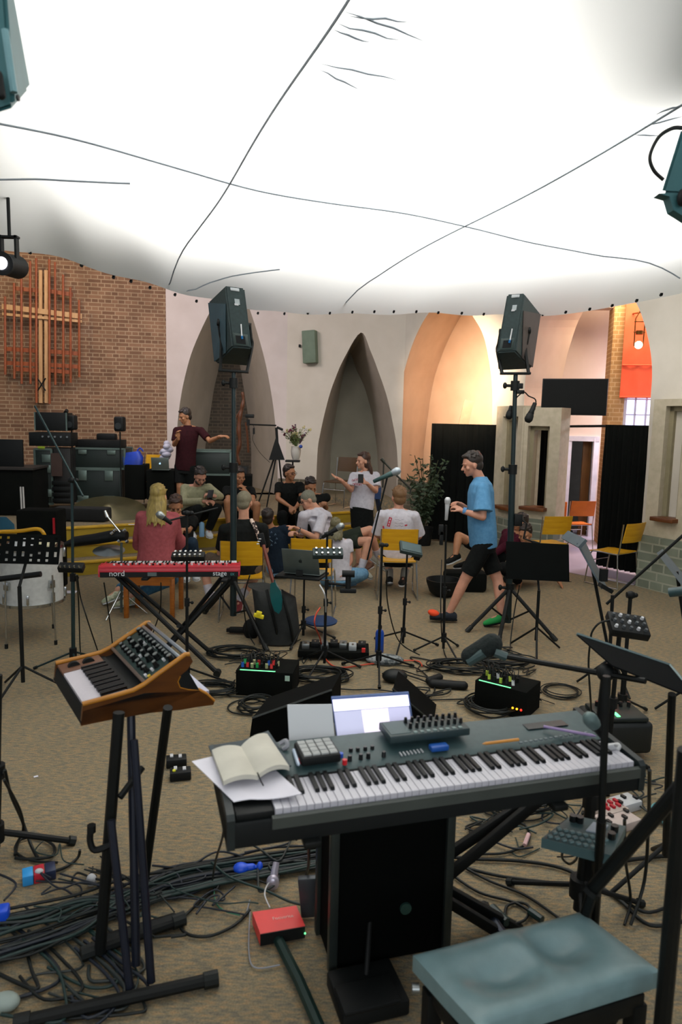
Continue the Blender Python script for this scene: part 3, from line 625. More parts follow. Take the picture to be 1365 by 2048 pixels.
# --- man behind the left pole, chin on hand
y = 10.05
person('dark-haired man in black sitting on the stage behind the left speaker pole, chin in hand', A(480, 1040, y+.1), dict(
    hip=A(478, 1036, y+.15), neck=A(478, 974, y), head=A(479, 953, y-.07), el=A(507, 1003, y-.3), wl=A(492, 982, y-.22), er=A(458, 1003, y-.2), wr=A(468, 1008, y-.38),
    kl=A(514, 1010, y-.38), kr=A(455, 1004, y-.38), al=A(512, 1052, y-.32), ar=A(458, 1052, y-.32), hl=(-.6, -.1, .8), hr=(.6, -.5, -.2)),
    (.1, -1, 0), SK2, HDK, shirt=BTEE, sleeve=.6, legs='shorts', legm=BSH, shoes=BTEE, fd=(.55, -.8, -.25), hc=(1.0, .7))
# --- man in black polo
y = 10.5
g = person('man with glasses in black polo shirt sitting on the stage beside the tripod, hands clasped', A(577, 1042, y+.1), dict(
    hip=A(577, 1034, y+.15), neck=A(579, 965, y), head=A(580, 946, y-.05), sr=A(558, 972, y), sl=A(601, 972, y), er=A(556, 997, y-.12), wr=A(580, 1013, y-.32), el=A(604, 999, y-.12), wl=A(592, 1015, y-.34),
    kr=A(566, 1030, y-.42), kl=A(600, 1032, y-.42), ar=A(568, 1080, y-.40), al=A(600, 1080, y-.40), hr=(.7, -.5, -.4), hl=(-.7, -.5, -.4)),
    (.05, -1, 0), SK2, HDK, shirt=BTEE, sleeve=.6, legs='pants', legm=BSH, shoes=BTEE, fd=(.75, -.62, -.05), collar=True, hc=(1.0, 1.0))
def glasses(par, hd, fd, m=BLKP):
    fd = V(fd).normalized(); u = V((0, 0, 1)); u = (u-fd*u.dot(fd)).normalized(); x = fd.cross(u); q = MB(); hd = V(hd)
    for s in (-1, 1):
        c = hd+x*.032*s+fd*.097+u*.002; q.tube([c+x*.021*math.cos(a)+u*.017*math.sin(a) for a in [2*PI*i/12 for i in range(12)]], .0022, 5, True)
        q.tube([c+x*.021*s, hd+x*.076*s+fd*.03, hd+x*.08*s-fd*.02], .002, 5)
    q.tube([hd-x*.011+fd*.099, hd+x*.011+fd*.099], .002, 5); obj('glasses', q, m, par)
glasses(g, A(580, 946, y-.05), (.75, -.62, -.05))
# --- dark-haired person behind the bald man
y = 9.95
person('dark-haired person in black sitting on the steps behind the balding man in white', A(628, 1045, y), dict(
    hip=A(632, 1040, y), neck=A(628, 990, y-.05), head=A(622, 973, y-.10), el=A(612, 1015, y-.2), wl=A(628, 1018, y-.35), er=A(652, 1016, y-.15), wr=A(650, 1008, y-.33),
    kl=A(618, 1040, y-.42), kr=A(645, 1040, y-.42), al=A(620, 1085, y-.4), ar=A(645, 1085, y-.4)),
    (-.1, 1, 0) if False else (.1, -1, 0), SK2, HDK, shirt=BTEE, sleeve=.7, legs='pants', legm=BSH, shoes=BTEE, fd=(.4, -.8, -.45), hc=(.7, .9))
# --- woman standing
y = 9.4
p = person('standing woman with long brown hair in white t-shirt and black skirt, gesturing', G(724, 1138), dict(
    hip=A(724, 1012, y), neck=A(733, 943, y), head=A(726, 922, y-.03), sr=A(708, 953, y-.06), sl=A(752, 952, y+.02), er=A(703, 980, y-.12), wr=A(682, 960, y-.3), el=A(752, 982, y-.08), wl=A(733, 966, y-.3),
    kr=A(717, 1069, y-.02), kl=A(735, 1069, y+.03), ar=A(718, 1126, y-.05), al=A(741, 1124, y+.1), hr=(-.85, -.2, .45), hl=(-.8, -.3, .3), hairlen=.26),
    (-.45, -1, 0), SK3, HBR, 'long', shirt=WTEE, sleeve=.72, legs='skirt', legm=BSH, shoes=mat('brown_sandal', '5a3a26', .6), fd=(-.85, -.5, -.12), hc=(.9, .15), sc=.93, palm=((.2, -.3, .3), (0, -.3, 1)), sfit=1.3)
mb = MB(); mb.box(A(722, 957, y-.37), (.07, .02, .12), Matrix.Rotation(-.5, 3, 'X'), bev=.006); solo('mobile_phone', mb, BLKP, 'dark phone held at her chest by the standing woman in white', 'phone')
PRINT = mat('red_shirt_print', 'b3243f', .7); mb = MB(); c0 = A(717, 960, y-.36)
for i, (dx, dz) in enumerate(((-.07, .02), (-.035, .03), (0, .03), (.035, .02), (-.06, -.03), (-.03, -.03), (0, -.035), (.03, -.035))):
    c = A(717+dx*149, 964-dz*149, y-.165); mb.tube([c+V((-.012, 0, -.012)), c+V((-.010, 0, .013)), c+V((.010, 0, .010)), c+V((.006, 0, -.012))], .004, 5)
obj('shirt_print', mb, PRINT, p)
# --- balding man in white
y = 8.75
BALD = mat('grey_stubble_hair', '7d7c6c', .8, col2='6b6a5b', scale=90)
p = person('balding man with glasses in white t-shirt and dark shorts, legs crossed, pointing left', A(650, 1092, y), dict(
    hip=A(650, 1088, y), neck=A(634, 1016, y), head=A(616, 999, y-.03), sl=A(607, 1032, y-.12), sr=A(646, 1034, y-.10), er=A(632, 1076, y-.25), wr=A(596, 1058, y-.45), el=A(603, 1070, y+.05), wl=A(590, 1066, y-.12),
    kl=A(740, 1060, y-.12), kr=A(738, 1082, y-.25), al=A(758, 1116, y-.05), ar=A(724, 1134, y-.30), tl=A(785, 1136, y-.05), tr=A(748, 1148, y-.45), hr=(-.95, -.2, .25)),
    (-.75, -.5, 0), SK3, BALD, 'buzz', shirt=WTEE, sleeve=.8, legs='shorts', legm=fabric('dark_green_cotton', '2c332a', '242a22'), shoes=mat('pale_canvas_shoe', 'b9b7a6', .7), socks=WTEE, fd=(-.85, -.2, -.42), hc=(.8, .7), point=True, sfit=1.2)
glasses(p, A(616, 999, y-.03), (-.85, -.2, -.42))
mb = MB(); w = A(599, 1060, y-.43); mb.cyl(w+V((-.012, 0, .004)), w+V((.012, 0, -.004)), .033, n=16); wo = obj('watch', mb, BLKP, p); mb = MB(); mb.cyl(w+V((0, -.03, 0)), w+V((0, -.042, 0)), .019, n=16); obj('watch_face', mb, CHR, wo)
p = A(655, 1128, y+.05); mb = MB(); mb.cyl(V((p.x, p.y, 0)), V((p.x, p.y, .04)), .17, n=20); mb.cyl(V((p.x, p.y, .03)), V((p.x, p.y, .26)), .12, n=16); mb.cyl(V((p.x, p.y, .25)), V((p.x, p.y, .29)), .17, n=20); solo('low_stool', mb, BLKP, 'low round black stool the balding man in white sits on', 'stool')
# --- boy in navy t-shirt from behind
y = 8.75
p = person('person with short dark hair in navy printed t-shirt sitting on the floor, seen from behind', A(560, 1150, y), dict(
    hip=A(562, 1134, y), neck=A(543, 1056, y), head=A(537, 1035, y-.02), el=A(534, 1098, y+.18), wl=A(560, 1108, y+.35), er=A(586, 1090, y+.05), wr=A(594, 1108, y+.2),
    kl=A(556, 1112, y+.45), kr=A(600, 1118, y+.40), al=A(590, 1152, y+.30), ar=A(562, 1154, y+.25)),
    (.15, 1, 0), SK2, HDK, shirt=fabric('navy_cotton', '18222e', '1f2b38'), sleeve=.75, legs='wide', legm=JEAN, shoes=WSHOE, face=False, sc=.95)
mb = MB(); rr = random.Random(2); PR = mat('pale_back_print', '6f8ba0', .8)
for i in range(9):
    a = 2*PI*i/9; c = A(541+13*math.cos(a), 1077+13*math.sin(a), y-.155); mb.tube([c+V((-.008, 0, -.012)), c+V((0, -.002, .012)), c+V((.01, 0, -.01))], .0035, 5)
c = A(541, 1077, y-.160); mb.tube([c+V((-.03, 0, -.04)), c+V((-.028, 0, .04)), c+V((.0, 0, .02)), c+V((-.02, 0, 0)), c+V((.03, 0, -.04))], .005, 5); obj('shirt_print', mb, PR, p)
# --- girl in white with light jeans
y = 8.15
person('fair-haired girl in white t-shirt and light jeans sitting on the floor, seen from behind', A(682, 1176, y), dict(
    hip=A(682, 1150, y), neck=A(678, 1078, y), head=A(672, 1052, y), sr=A(698, 1086, y), sl=A(660, 1088, y+.03), er=A(702, 1122, y-.02), wr=A(690, 1146, y-.05), el=A(656, 1122, y+.1), wl=A(668, 1142, y+.22),
    kr=A(726, 1148, y+.12), kl=A(652, 1160, y+.20), ar=A(690, 1168, y+.30), al=A(712, 1170, y+.34), hairlen=.15),
    (.1, 1, 0), SK1, mat('hair_ash_blond', '6f6a4c', .5, col2='57523a', scale=60), 'long', shirt=WTEE, sleeve=.5, legs='wide', legm=JEAN, face=False, sc=.80, hc=(.6, .3))
# --- man in white printed t-shirt on a chair, from behind
y = 8.1
p = person('reddish-haired man in white t-shirt with red back print sitting on a yellow chair', A(797, 1122, y), dict(
    hip=A(797, 1114, y), neck=A(797, 1019, y+.02), head=A(798, 995, y+.05), sl=A(764, 1031, y), sr=A(829, 1033, y), el=A(755, 1069, y+.10), wl=A(776, 1084, y+.35), er=A(839, 1072, y+.10), wr=A(822, 1086, y+.35),
    kl=A(776, 1108, y+.48), kr=A(818, 1108, y+.48), al=A(780, 1154, y+.30), ar=A(808, 1154, y+.22), tr=A(803, 1160, y+.0), tl=A(778, 1158, y+.5)),
    (0, 1, 0), SK1, HRD, shirt=WTEE, sleeve=.92, legs='shorts', legm=BSH, shoes=BLKP, socks=mat('grey_sock', '8d8a80', .9), face=False, fd=(-.2, 1, -.1), sfit=1.25, sc=1.03)
mb = MB()
def bk(x, yy): return A(x, yy, y-.158)
for a, b in (((779, 1054), (784, 1036)), ((775, 1052), (780, 1034))): mb.tube([bk(*a), bk(*b)], .006, 5)
for k in range(4): mb.tube([bk(775+k*1.6, 1052-k*5.4), bk(779+k*1.6, 1052-k*5.4)], .006, 5)
mb.tube([bk(810, 1051), bk(815, 1050)], .009, 5); mb.tube([bk(765, 1066), bk(769, 1064), bk(767, 1052)], .010, 5); obj('shirt_print', mb, PRINT, p)
mb = MB(); rr = random.Random(4)
for yy in (1040, 1047, 1052, 1062): mb.tube([bk(790+i*1.6, yy+rr.uniform(-1.2, 1.2)) for i in range(12)], .0025, 4)
obj('shirt_lettering', mb, mat('grey_shirt_print', '77727c', .8), p)
# --- man in black t-shirt on a chair, from behind
y = 7.05
p = person('man with cropped hair in black t-shirt sitting on a yellow chair behind the red keyboard', A(486, 1150, y), dict(
    hip=A(486, 1138, y), neck=A(488, 1040, y+.03), head=A(489, 1004, y+.05), sl=A(450, 1060, y), sr=A(525, 1058, y), el=A(441, 1106, y+.12), wl=A(462, 1120, y+.40), er=A(531, 1100, y+.1), wr=A(510, 1136, y+.30),
    kl=A(405, 1116, y+.25), kr=A(520, 1140, y+.45), al=A(420, 1192, y+.15), ar=A(478, 1200, y+.18), tl=A(405, 1210, y+.10), tr=A(472, 1218, y-.1)),
    (-.1, 1, 0), SK3, HGR, 'buzz', shirt=BTEE, sleeve=.8, legs='shorts', legm=fabric('grey_brown_cotton', '5b4f42', '4c4237'), shoes=[WSHOE, mat('red_shoe', '7a1c22', .6)], socks=WTEE, face=False, fd=(.1, 1, -.1))
mb = MB(); st = [A(503, 1040, y-.02), A(511, 1055, y-.125), A(519, 1078, y-.135)]; mb.tube(smooth_path(st, 5), .020, 8)
obj('patterned_strap', mb, mat('strap_pattern', '2a1a18', .8, col2='d9c3b4', scale=26, sharp=True), p)
# --- woman in dusty pink shirt on a stool, from behind
y = 7.2
p = person('woman with long blond hair in loose dusty pink shirt sitting on a wooden stool', A(310, 1140, y), dict(
    hip=A(312, 1126, y), neck=A(317, 1022, y), head=A(318, 993, y), sl=A(284, 1034, y), sr=A(348, 1036, y+.04), el=A(275, 1078, y+.1), wl=A(296, 1100, y+.3), er=A(356, 1078, y+.15), wr=A(352, 1092, y+.38),
    kl=A(286, 1150, y+.40), kr=A(345, 1158, y+.42), al=A(236, 1180, y+.12), ar=A(262, 1194, y+.02), tl=A(212, 1190, y+.05), tr=A(230, 1200, y-.05), hairlen=.30),
    (.05, 1, 0), SK3, HBL, 'long', shirt=fabric('dusty_pink_linen', 'a4565a', '914a4e'), sleeve=1.35, legs='pants', legm=fabric('mid_blue_denim', '4d7c9c', '3c6684'), shoes=mat('striped_green_shoe', '9aa58a', .7, col2='c6c4a8', scale=26, sharp=True), face=False, sfit=2.6, fd=(.1, 1, -.1), hem=.10)
# --- person half hidden behind her
y = 8.3
person('brown-haired person in dark clothes sitting low behind the woman in pink', A(365, 1130, y), dict(
    hip=A(362, 1120, y), neck=A(356, 1034, y), head=A(352, 1012, y), el=A(376, 1062, y-.05), wl=A(366, 1060, y-.28), er=A(340, 1070, y), wr=A(352, 1066, y-.25),
    kl=A(384, 1086, y-.30), kr=A(366, 1092, y-.25), al=A(392, 1140, y-.15), ar=A(372, 1142, y-.2)),
    (.25, -1, 0), SK2, HBR, shirt=BTEE, sleeve=.6, legs='pants', legm=DJEAN, shoes=WSHOE, fd=(.2, -.9, -.5), hc=(.8, .8))
mb = MB(); mb.box(A(354, 1086, 7.75), (.10, .05, .004), Matrix.Rotation(.5, 3, 'X')); solo('paper_sheet', mb, PAPER, 'small white sheet held beside the woman in pink', 'paper')
# --- walking man
y = 6.95
p = person('man with dark hair in blue t-shirt and black shorts walking to the left', G(965, 1245), dict(
    hip=A(967, 1083, y), neck=A(962, 956, y), head=A(944, 929, y), sr=A(974, 978, y+.16), sl=A(967, 978, y-.16), el=A(966, 1034, y-.24), wl=A(926, 1022, y-.14), er=A(962, 1036, y+.2), wr=A(924, 1010, y+.08),
    kl=A(930, 1160, y-.06), kr=A(996, 1160, y-.02), al=A(900, 1224, y-.05), ar=A(1004, 1228, y-.17), tl=A(862, 1222, y-.05), tr=A(962, 1237, y-.17), hl=(-.8, .5, .45), hr=(-.8, -.5, .35), sole=BSH),
    (-1, -.05, 0), SK1, HDK, shirt=fabric('blue_cotton', '5f93ba', '5285ad'), sleeve=.80, legs='shorts', legm=BSH, shoes=[mat('orange_navy_sock', '1b222c', .9), mat('green_sock_shoe', '1f9a4a', .8)], fd=(-.92, -.1, -.30), hc=(1.0, 1.0), sfit=1.6, tw=1.12)
mb = MB(); a = A(868, 1226, y-.05); mb.ell(a+V((.0, 0, .0)), (.062, .05, .034), Matrix.Rotation(.25, 3, 'Y')); obj('sock_toe', mb, mat('orange_toe', 'e8491c', .8), p)
mb = MB(); w = A(927, 1021, y-.14); mb.cyl(w+V((.0, 0, 0)), w+V((.03, -.01, -.006)), .034, .036, 16); obj('wristband', mb, mat('blue_band', '4d84b8', .7), p)
# --- two people on the floor behind the music stand
y = 9.0
person('dark-haired person in maroon sitting on the floor behind the right speaker stand, leg out', A(1015, 1120, y), dict(
    hip=A(1008, 1120, y), neck=A(1030, 1066, y), head=A(1041, 1046, y-.02), el=A(1008, 1094, y-.15), wl=A(985, 1112, y-.3), er=A(1040, 1094, y+.1), wr=A(1020, 1112, y-.1),
    kl=A(918, 1072, y-.25), kr=A(960, 1094, y+.15), al=A(912, 1108, y-.35), ar=A(935, 1122, y), tl=A(890, 1118, y-.5)),
    (-1, -.3, 0), SK2, HDK, shirt=fabric('maroon_sweater', '4a1626', '3b111e'), sleeve=1.9, legs='shorts', legm=BSH, shoes=BTEE, fd=(-.9, -.3, -.2))
y = 8.65
person('dark-haired person in grey-green top leaning on one hand behind the black music stand', A(1060, 1140, y), dict(
    hip=A(1052, 1138, y), neck=A(1060, 1092, y), head=A(1051, 1069, y-.03), sl=A(1080, 1102, y-.02), sr=A(1036, 1100, y), el=A(1100, 1134, y-.05), wl=A(1118, 1162, y-.1), er=A(1024, 1120, y-.1), wr=A(1010, 1136, y-.2),
    kl=A(1042, 1140, y-.40), kr=A(1006, 1136, y-.3), al=A(1010, 1164, y-.3), ar=A(1040, 1164, y-.1), hl=(.85, -.1, -.35)),
    (-.4, -1, 0), SK2, HDK, shirt=fabric('grey_green_knit', '5b7a70', '4c6a60'), sleeve=1.75, legs='pants', legm=BSH, fd=(-.5, -.8, -.3), hc=(.5, .1))
# ================================================================== FURNITURE AND STAGE GEAR (middle and back)
def make_chair(label, seatm=WOODY, framem=CHR, name='plywood_chair', cat='chair'):
    "front of the seat towards +Y, built about its own origin"
    t = thing(name, label, cat)
    def shell(x0, x1, f, n=10, m=5):
        return [[f(i/n, x0+(x1-x0)*j/m) for j in range(m+1)] for i in range(n+1)]
    q = MB(); q.grid([[V((-.20+.40*j/8*(1), -.19+.40*i/8, .452-.012*math.sin(PI*i/8)-.018*max(0, i/8-.75)*4-.006*math.sin(PI*j/8))) for j in range(9)] for i in range(9)], (0, 0, -.014)); obj('seat', q, seatm, t)
    q = MB(); q.grid([[V((-.20+.40*j/10, -.235-.05*(i/6)+.030*(1-((j-5)/5)**2)*-1, .585+.245*i/6)) for j in range(11)] for i in range(7)], (0, -.012, 0)); obj('backrest', q, seatm, t)
    for s in (-1, 1):
        q = MB(); x = .205*s
        q.tube(smooth_path([(x, -.245, .82), (x, -.225, .60), (x, -.205, .455), (x, -.16, .432), (x, .12, .432), (x*1.02, .175, .41), (x*1.05, .20, .30), (x*1.1, .235, .012), (x*1.1, .20, .010), (x*1.1, -.20, .010), (x*1.1, -.235, .014)], 5), .0085, 8)
        q.tube([(x, -.19, .432), (x*1.1, -.235, .012)], .0085, 8); obj('leg', q, framem, t)
    q = MB(); q.tube([(-.21, .20, .30), (.21, .20, .30)], .007, 8); q.tube([(-.20, -.17, .428), (.20, -.17, .428)], .007, 8); q.tube([(-.20, .10, .428), (.20, .10, .428)], .007, 8); obj('cross_bar', q, framem, t)
    return t
ch = make_chair('yellow plywood chair under the man in the white printed t-shirt'); p = A(792, 1180, 7.95); ch.location = (p.x, 7.95, 0); ch.rotation_euler = (0, 0, .02)
for lab, px, Y, rz in (('yellow plywood chair under the man in the black t-shirt', 487, 6.95, .08), ('yellow plywood chair standing empty behind the open grey laptop', 628, 7.18, -.06),
                       ('yellow plywood chair facing left in front of the black curtain at right', 1228, 8.8, .62), ('yellow plywood chair behind the black music stand, beside the doorway', 1092, 9.35, 2.75 if False else .22),
                       ('yellow plywood chair on the stage beside the laptop, behind the woman in pink', 300, 11.4, 2.9)):
    fz = .545 if Y == 11.4 else 0; pp = A(px, 1100, Y); dup(ch, (pp.x, Y, fz), rz, lab)
oc = make_chair('orange stacking chair in the lit vestibule by the doorway', mat('orange_ply', 'd9731c', .45, col2='c66414'), CHR); pp = A(1150, 1050, 11.3); oc.location = (pp.x, 11.3, 0); oc.rotation_euler = (0, 0, .1)
q = MB(); p = A(1127, 1040, 11.15); q.box(p+V((0, 0, .02)), (.09, .03, .55), Matrix.Rotation(.05, 3, 'X'), bev=.01); solo('orange_guitar_neck_case', q, MATS['orange_ply'], 'narrow orange wooden board leaning on the left side of the orange chair', 'board')
q = MB(); p = G(1165, 1068); q.box((p.x, p.y, .10), (.55, .14, .03)); 
for s in (-.25, 0, .25): q.box((p.x+s, p.y, .05), (.05, .3, .06))
solo('metal_trolley', q, BLK, 'low black wheeled trolley on the floor under the orange chair', 'trolley')
# wooden stool under the woman in pink
st = thing('wooden_stool', 'orange-brown wooden stool under the woman in pink, behind the red keyboard', 'stool', (A(306, 1150, 6.95).x, 6.95, 0)); SW = mat('orange_stool_wood', '9c5a18', .4, col2='86490f', scale=6, stretch=(1, 6, 6))
sx = A(306, 1150, 6.95).x; q = MB(); q.box((sx, 7.0, .425), (.50, .42, .035), bev=.008); obj('seat', q, SW, st); q = MB(); q.box((sx, 6.80, .375), (.46, .025, .07)); q.box((sx, 7.18, .375), (.46, .025, .07)); obj('apron', q, SW, st)
for a in (-1, 1):
    for b in (-1, 1): q = MB(); q.box((sx+.23*a, 7.0+.19*b, .205), (.045, .045, .41), bev=.005); obj('leg', q, SW, st)
# ---- curtains on pipe
CUR = mat('black_curtain', '0c0e0c', .95, col2='101210', scale=3, spec=.1)
def curtain(label, a, b, z1, z0=.03, wav=.035, n=40):
    a, b = V(a), V(b); u = (b-a); L = u.length; u.normalize(); nb = V((-u.y, u.x, 0)); P = []
    for j in range(9):
        z = z0+(z1-z0)*j/8; P.append([a+u*(L*i/n)+nb*(wav*math.sin(i*1.35+.3*math.sin(j))*(1-.3*j/8))+V((0, 0, z)) for i in range(n+1)])
    q = MB(); q.grid(P, nb*.006); c = solo('black_curtain', q, CUR, label, 'curtain'); return c
def pxc(x, Y): p = A(x, 900, Y); return (p.x, p.y, 0)
def ztop(x, y, Y): return A(x, y, Y).z
curtain('black curtain hanging behind the walking man, left of the first pier', pxc(862, 11.9), pxc(1004, 11.15), ztop(920, 848, 11.6))
curtain('black curtain seen through the openings of the left stone pier', pxc(1000, 11.3), pxc(1104, 10.75), ztop(1060, 842, 11))
curtain('narrow black curtain edge just left of the lit doorway', pxc(1106, 10.7), pxc(1133, 10.6), ztop(1120, 852, 10.6), wav=.02, n=12)
curtain('tall black curtain on the pipe between the doorway and the right pier', pxc(1208, 9.9), pxc(1304, 9.3), ztop(1250, 850, 9.6))
curtain('black curtain seen through the opening of the right stone pier', pxc(1300, 9.6), pxc(1440, 8.9), ztop(1350, 850, 9.2))
q = MB(); q.tube([A(1106, 853, 10.72), A(1212, 852, 9.95)], .018, 8); solo('curtain_pipe', q, BLK, 'thin horizontal black pipe over the gap between the curtains', 'pipe')
# ---- television
tv = thing('television', 'large black flat television mounted high above the doorway', 'television', A(1149, 793, 10.4)); a = A(1083, 760, 10.5); b = A(1215, 757, 10.2); c = A(1083, 832, 10.5)
u = (b-a); u.z = 0; L = u.length; u.normalize(); R = frame(u, (0, 0, 1)); ctr = (A(1149, 794, 10.35)); q = MB(); q.box(ctr, (L, .05, a.z-c.z), R, bev=.006); obj('housing', q, BLKP, tv); q = MB(); q.box(ctr-R.col[1]*.027, (L-.03, .004, a.z-c.z-.03), R); obj('screen', q, mat('dark_screen', '0b0d0c', .6, spec=.15), tv)
q = MB(); q.box(ctr+V((-.35, -.0, -.26))+R.col[1]*.06, (.30, .05, .20), R); q.box(ctr+R.col[1]*.05, (.4, .06, .3), R); obj('wall_bracket', q, BLK, tv)
# ---- wall loudspeaker, sensor, brackets
q = MB(); c = W(621, 695, P2, P3); q.box(c+V((0, -.09, 0)), (.26, .16, .60), Rz(-.30) @ Matrix.Rotation(-.06, 3, 'Y'), bev=.01); solo('wall_loudspeaker', q, mat('grey_green_grille', '6f7f6c', .8), 'grey-green rectangular loudspeaker mounted high on the white wall', 'speaker')
q = MB(); c = W(600, 692, P2, P3); q.box(c+V((0, -.03, 0)), (.04, .05, .05), bev=.005); solo('wall_sensor', q, BLKP, 'tiny black box on the white wall beside the grey-green loudspeaker', 'sensor')
q = MB(); c = A(933, 826, 11.75); q.box(c, (.16, .05, .42), Matrix.Rotation(.2, 3, 'Y')); solo('leaning_board', q, mat('tan_card', 'b59c7c', .8), 'tan board leaning above the top edge of the black curtain', 'board')
# ---- wall lamp in front of the orange blind
wl = thing('wall_lantern', 'small bronze wall lantern glowing against the orange blind', 'lamp', A(1278, 655, 11.3)); BRZ = mat('bronze', '6b4a22', .4, .7); c = A(1278, 690, 11.3)
q = MB(); q.ell(c, .06); obj('bulb', q, mat('warm_bulb', 'ffe9c0', emit=6), wl)
q = MB()
for s in (-.07, .07): q.tube([c+V((s, 0, -.02)), c+V((s*1.1, 0, .40)), c+V((0, 0, .55))], .010, 6)
q.cyl(c+V((0, 0, .16)), c+V((0, 0, .22)), .055); q.tube([c+V((-.09, 0, .2)), c+V((.09, 0, .2))], .01); q.tube([c+V((-.09, 0, .36)), c+V((.09, 0, .36))], .01); q.tube([c+V((0, 0, .5)), c+V((0, .6, .55))], .012); obj('frame', q, BRZ, wl)
# ---- wooden cross sculpture
cr = thing('wall_cross', 'large wooden cross of pale beams and orange rods on the brick wall', 'cross', W(85, 800, (P0[0], P0[1]-.15), (P1[0], P1[1]-.15)))
PALE = mat('pale_oak', 'c9a273', .5, col2='b48c5e', scale=5, stretch=(6, 6, 1)); ROD = mat('orange_stained_rod', '9c4f22', .5, col2='84401a', scale=10)
ca, cb = (P0[0], P0[1]-.22), (P1[0], P1[1]-.22); ud = (V((P1[0], P1[1], 0))-V((P0[0], P0[1], 0))).normalized(); CR = Rz(math.atan2(ud.y, ud.x))
def beam(x0, y0, x1, y1, w, d, off=0, m=None, nm='beam'):
    p, r = W(x0, y0, ca, cb), W(x1, y1, ca, cb); dd = r-p; q = MB(); RR = frame(dd, V((ud.y, -ud.x, 0)).cross(dd) if abs(dd.normalized().z) < .9 else ud)
    q.box((p+r)/2-V((-ud.y, ud.x, 0))*off, (dd.length, w if abs(dd.normalized().z) > .9 else d, d if abs(dd.normalized().z) > .9 else w), RR); obj(nm, q, m or PALE, cr)
for x in (81.5, 93): beam(x, 541, x+.5, 806, .08, .06)
beam(6, 614, 165, 634, .09, .05, .06); beam(7, 629, 165, 644, .045, .05, .06)
for x, y0, y1 in ((13, 595, 750), (31, 568, 758), (45.5, 546, 768), (63, 525, 768), (75, 519, 806), (101, 521, 808), (112.5, 527, 770), (128.5, 552, 768), (143, 577, 766), (160, 602, 755)): 
    p, r = W(x, y0, ca, cb), W(x+.5, y1, ca, cb); q = MB(); o = V((-ud.y, ud.x, 0))*-.10; q.cyl(p+o, r+o, .020, n=8); obj('rod', q, ROD, cr)
for x0, y0, x1, y1 in ((28, 577, 78, 582), (100, 583, 146, 590), (10, 698, 75, 702), (100, 703, 162, 708), (10, 726, 75, 729), (100, 730, 160, 734), (28, 738, 76, 741), (100, 741, 144, 745)): beam(x0, y0, x1, y1, .07, .03, .03, ROD, 'slat')
q = MB()
for s in (-1, 1): a, b = W(88-8*s, 757, ca, cb), W(88+8*s, 782, ca, cb); o = V((0, -.10, 0)); q.tube([a+o, b+o], .012, 6)
obj('tie', q, BLK, cr)
# ---- spotlight top left
sp = thing('stage_spotlight', 'black stage spotlight with a lit lens hanging under the canopy at far left', 'spotlight', A(8, 530, 5.2)); c = A(8, 528, 5.2)
q = MB(); q.cyl(c+V((-.02, .25, .03)), c, .085, .075, 20); q.cyl(c, c-V((0, .04, .004)), .078, .083, 20); obj('housing', q, BLKP, sp); q = MB(); q.ell(c+V((.0, -.043, -.003)), (.045, .012, .045)); obj('lens', q, mat('lamp_lens', 'f2f0ff', emit=5), sp)
q = MB(); q.box(c+V((.05, .1, .12)), (.015, .05, .2)); q.box(c+V((-.06, .1, .12)), (.015, .05, .2)); q.box(c+V((0, .1, .21)), (.13, .05, .015)); q.cyl(c+V((0, .1, .2)), c+V((0, .1, .7)), .012); obj('bracket', q, BLK, sp)
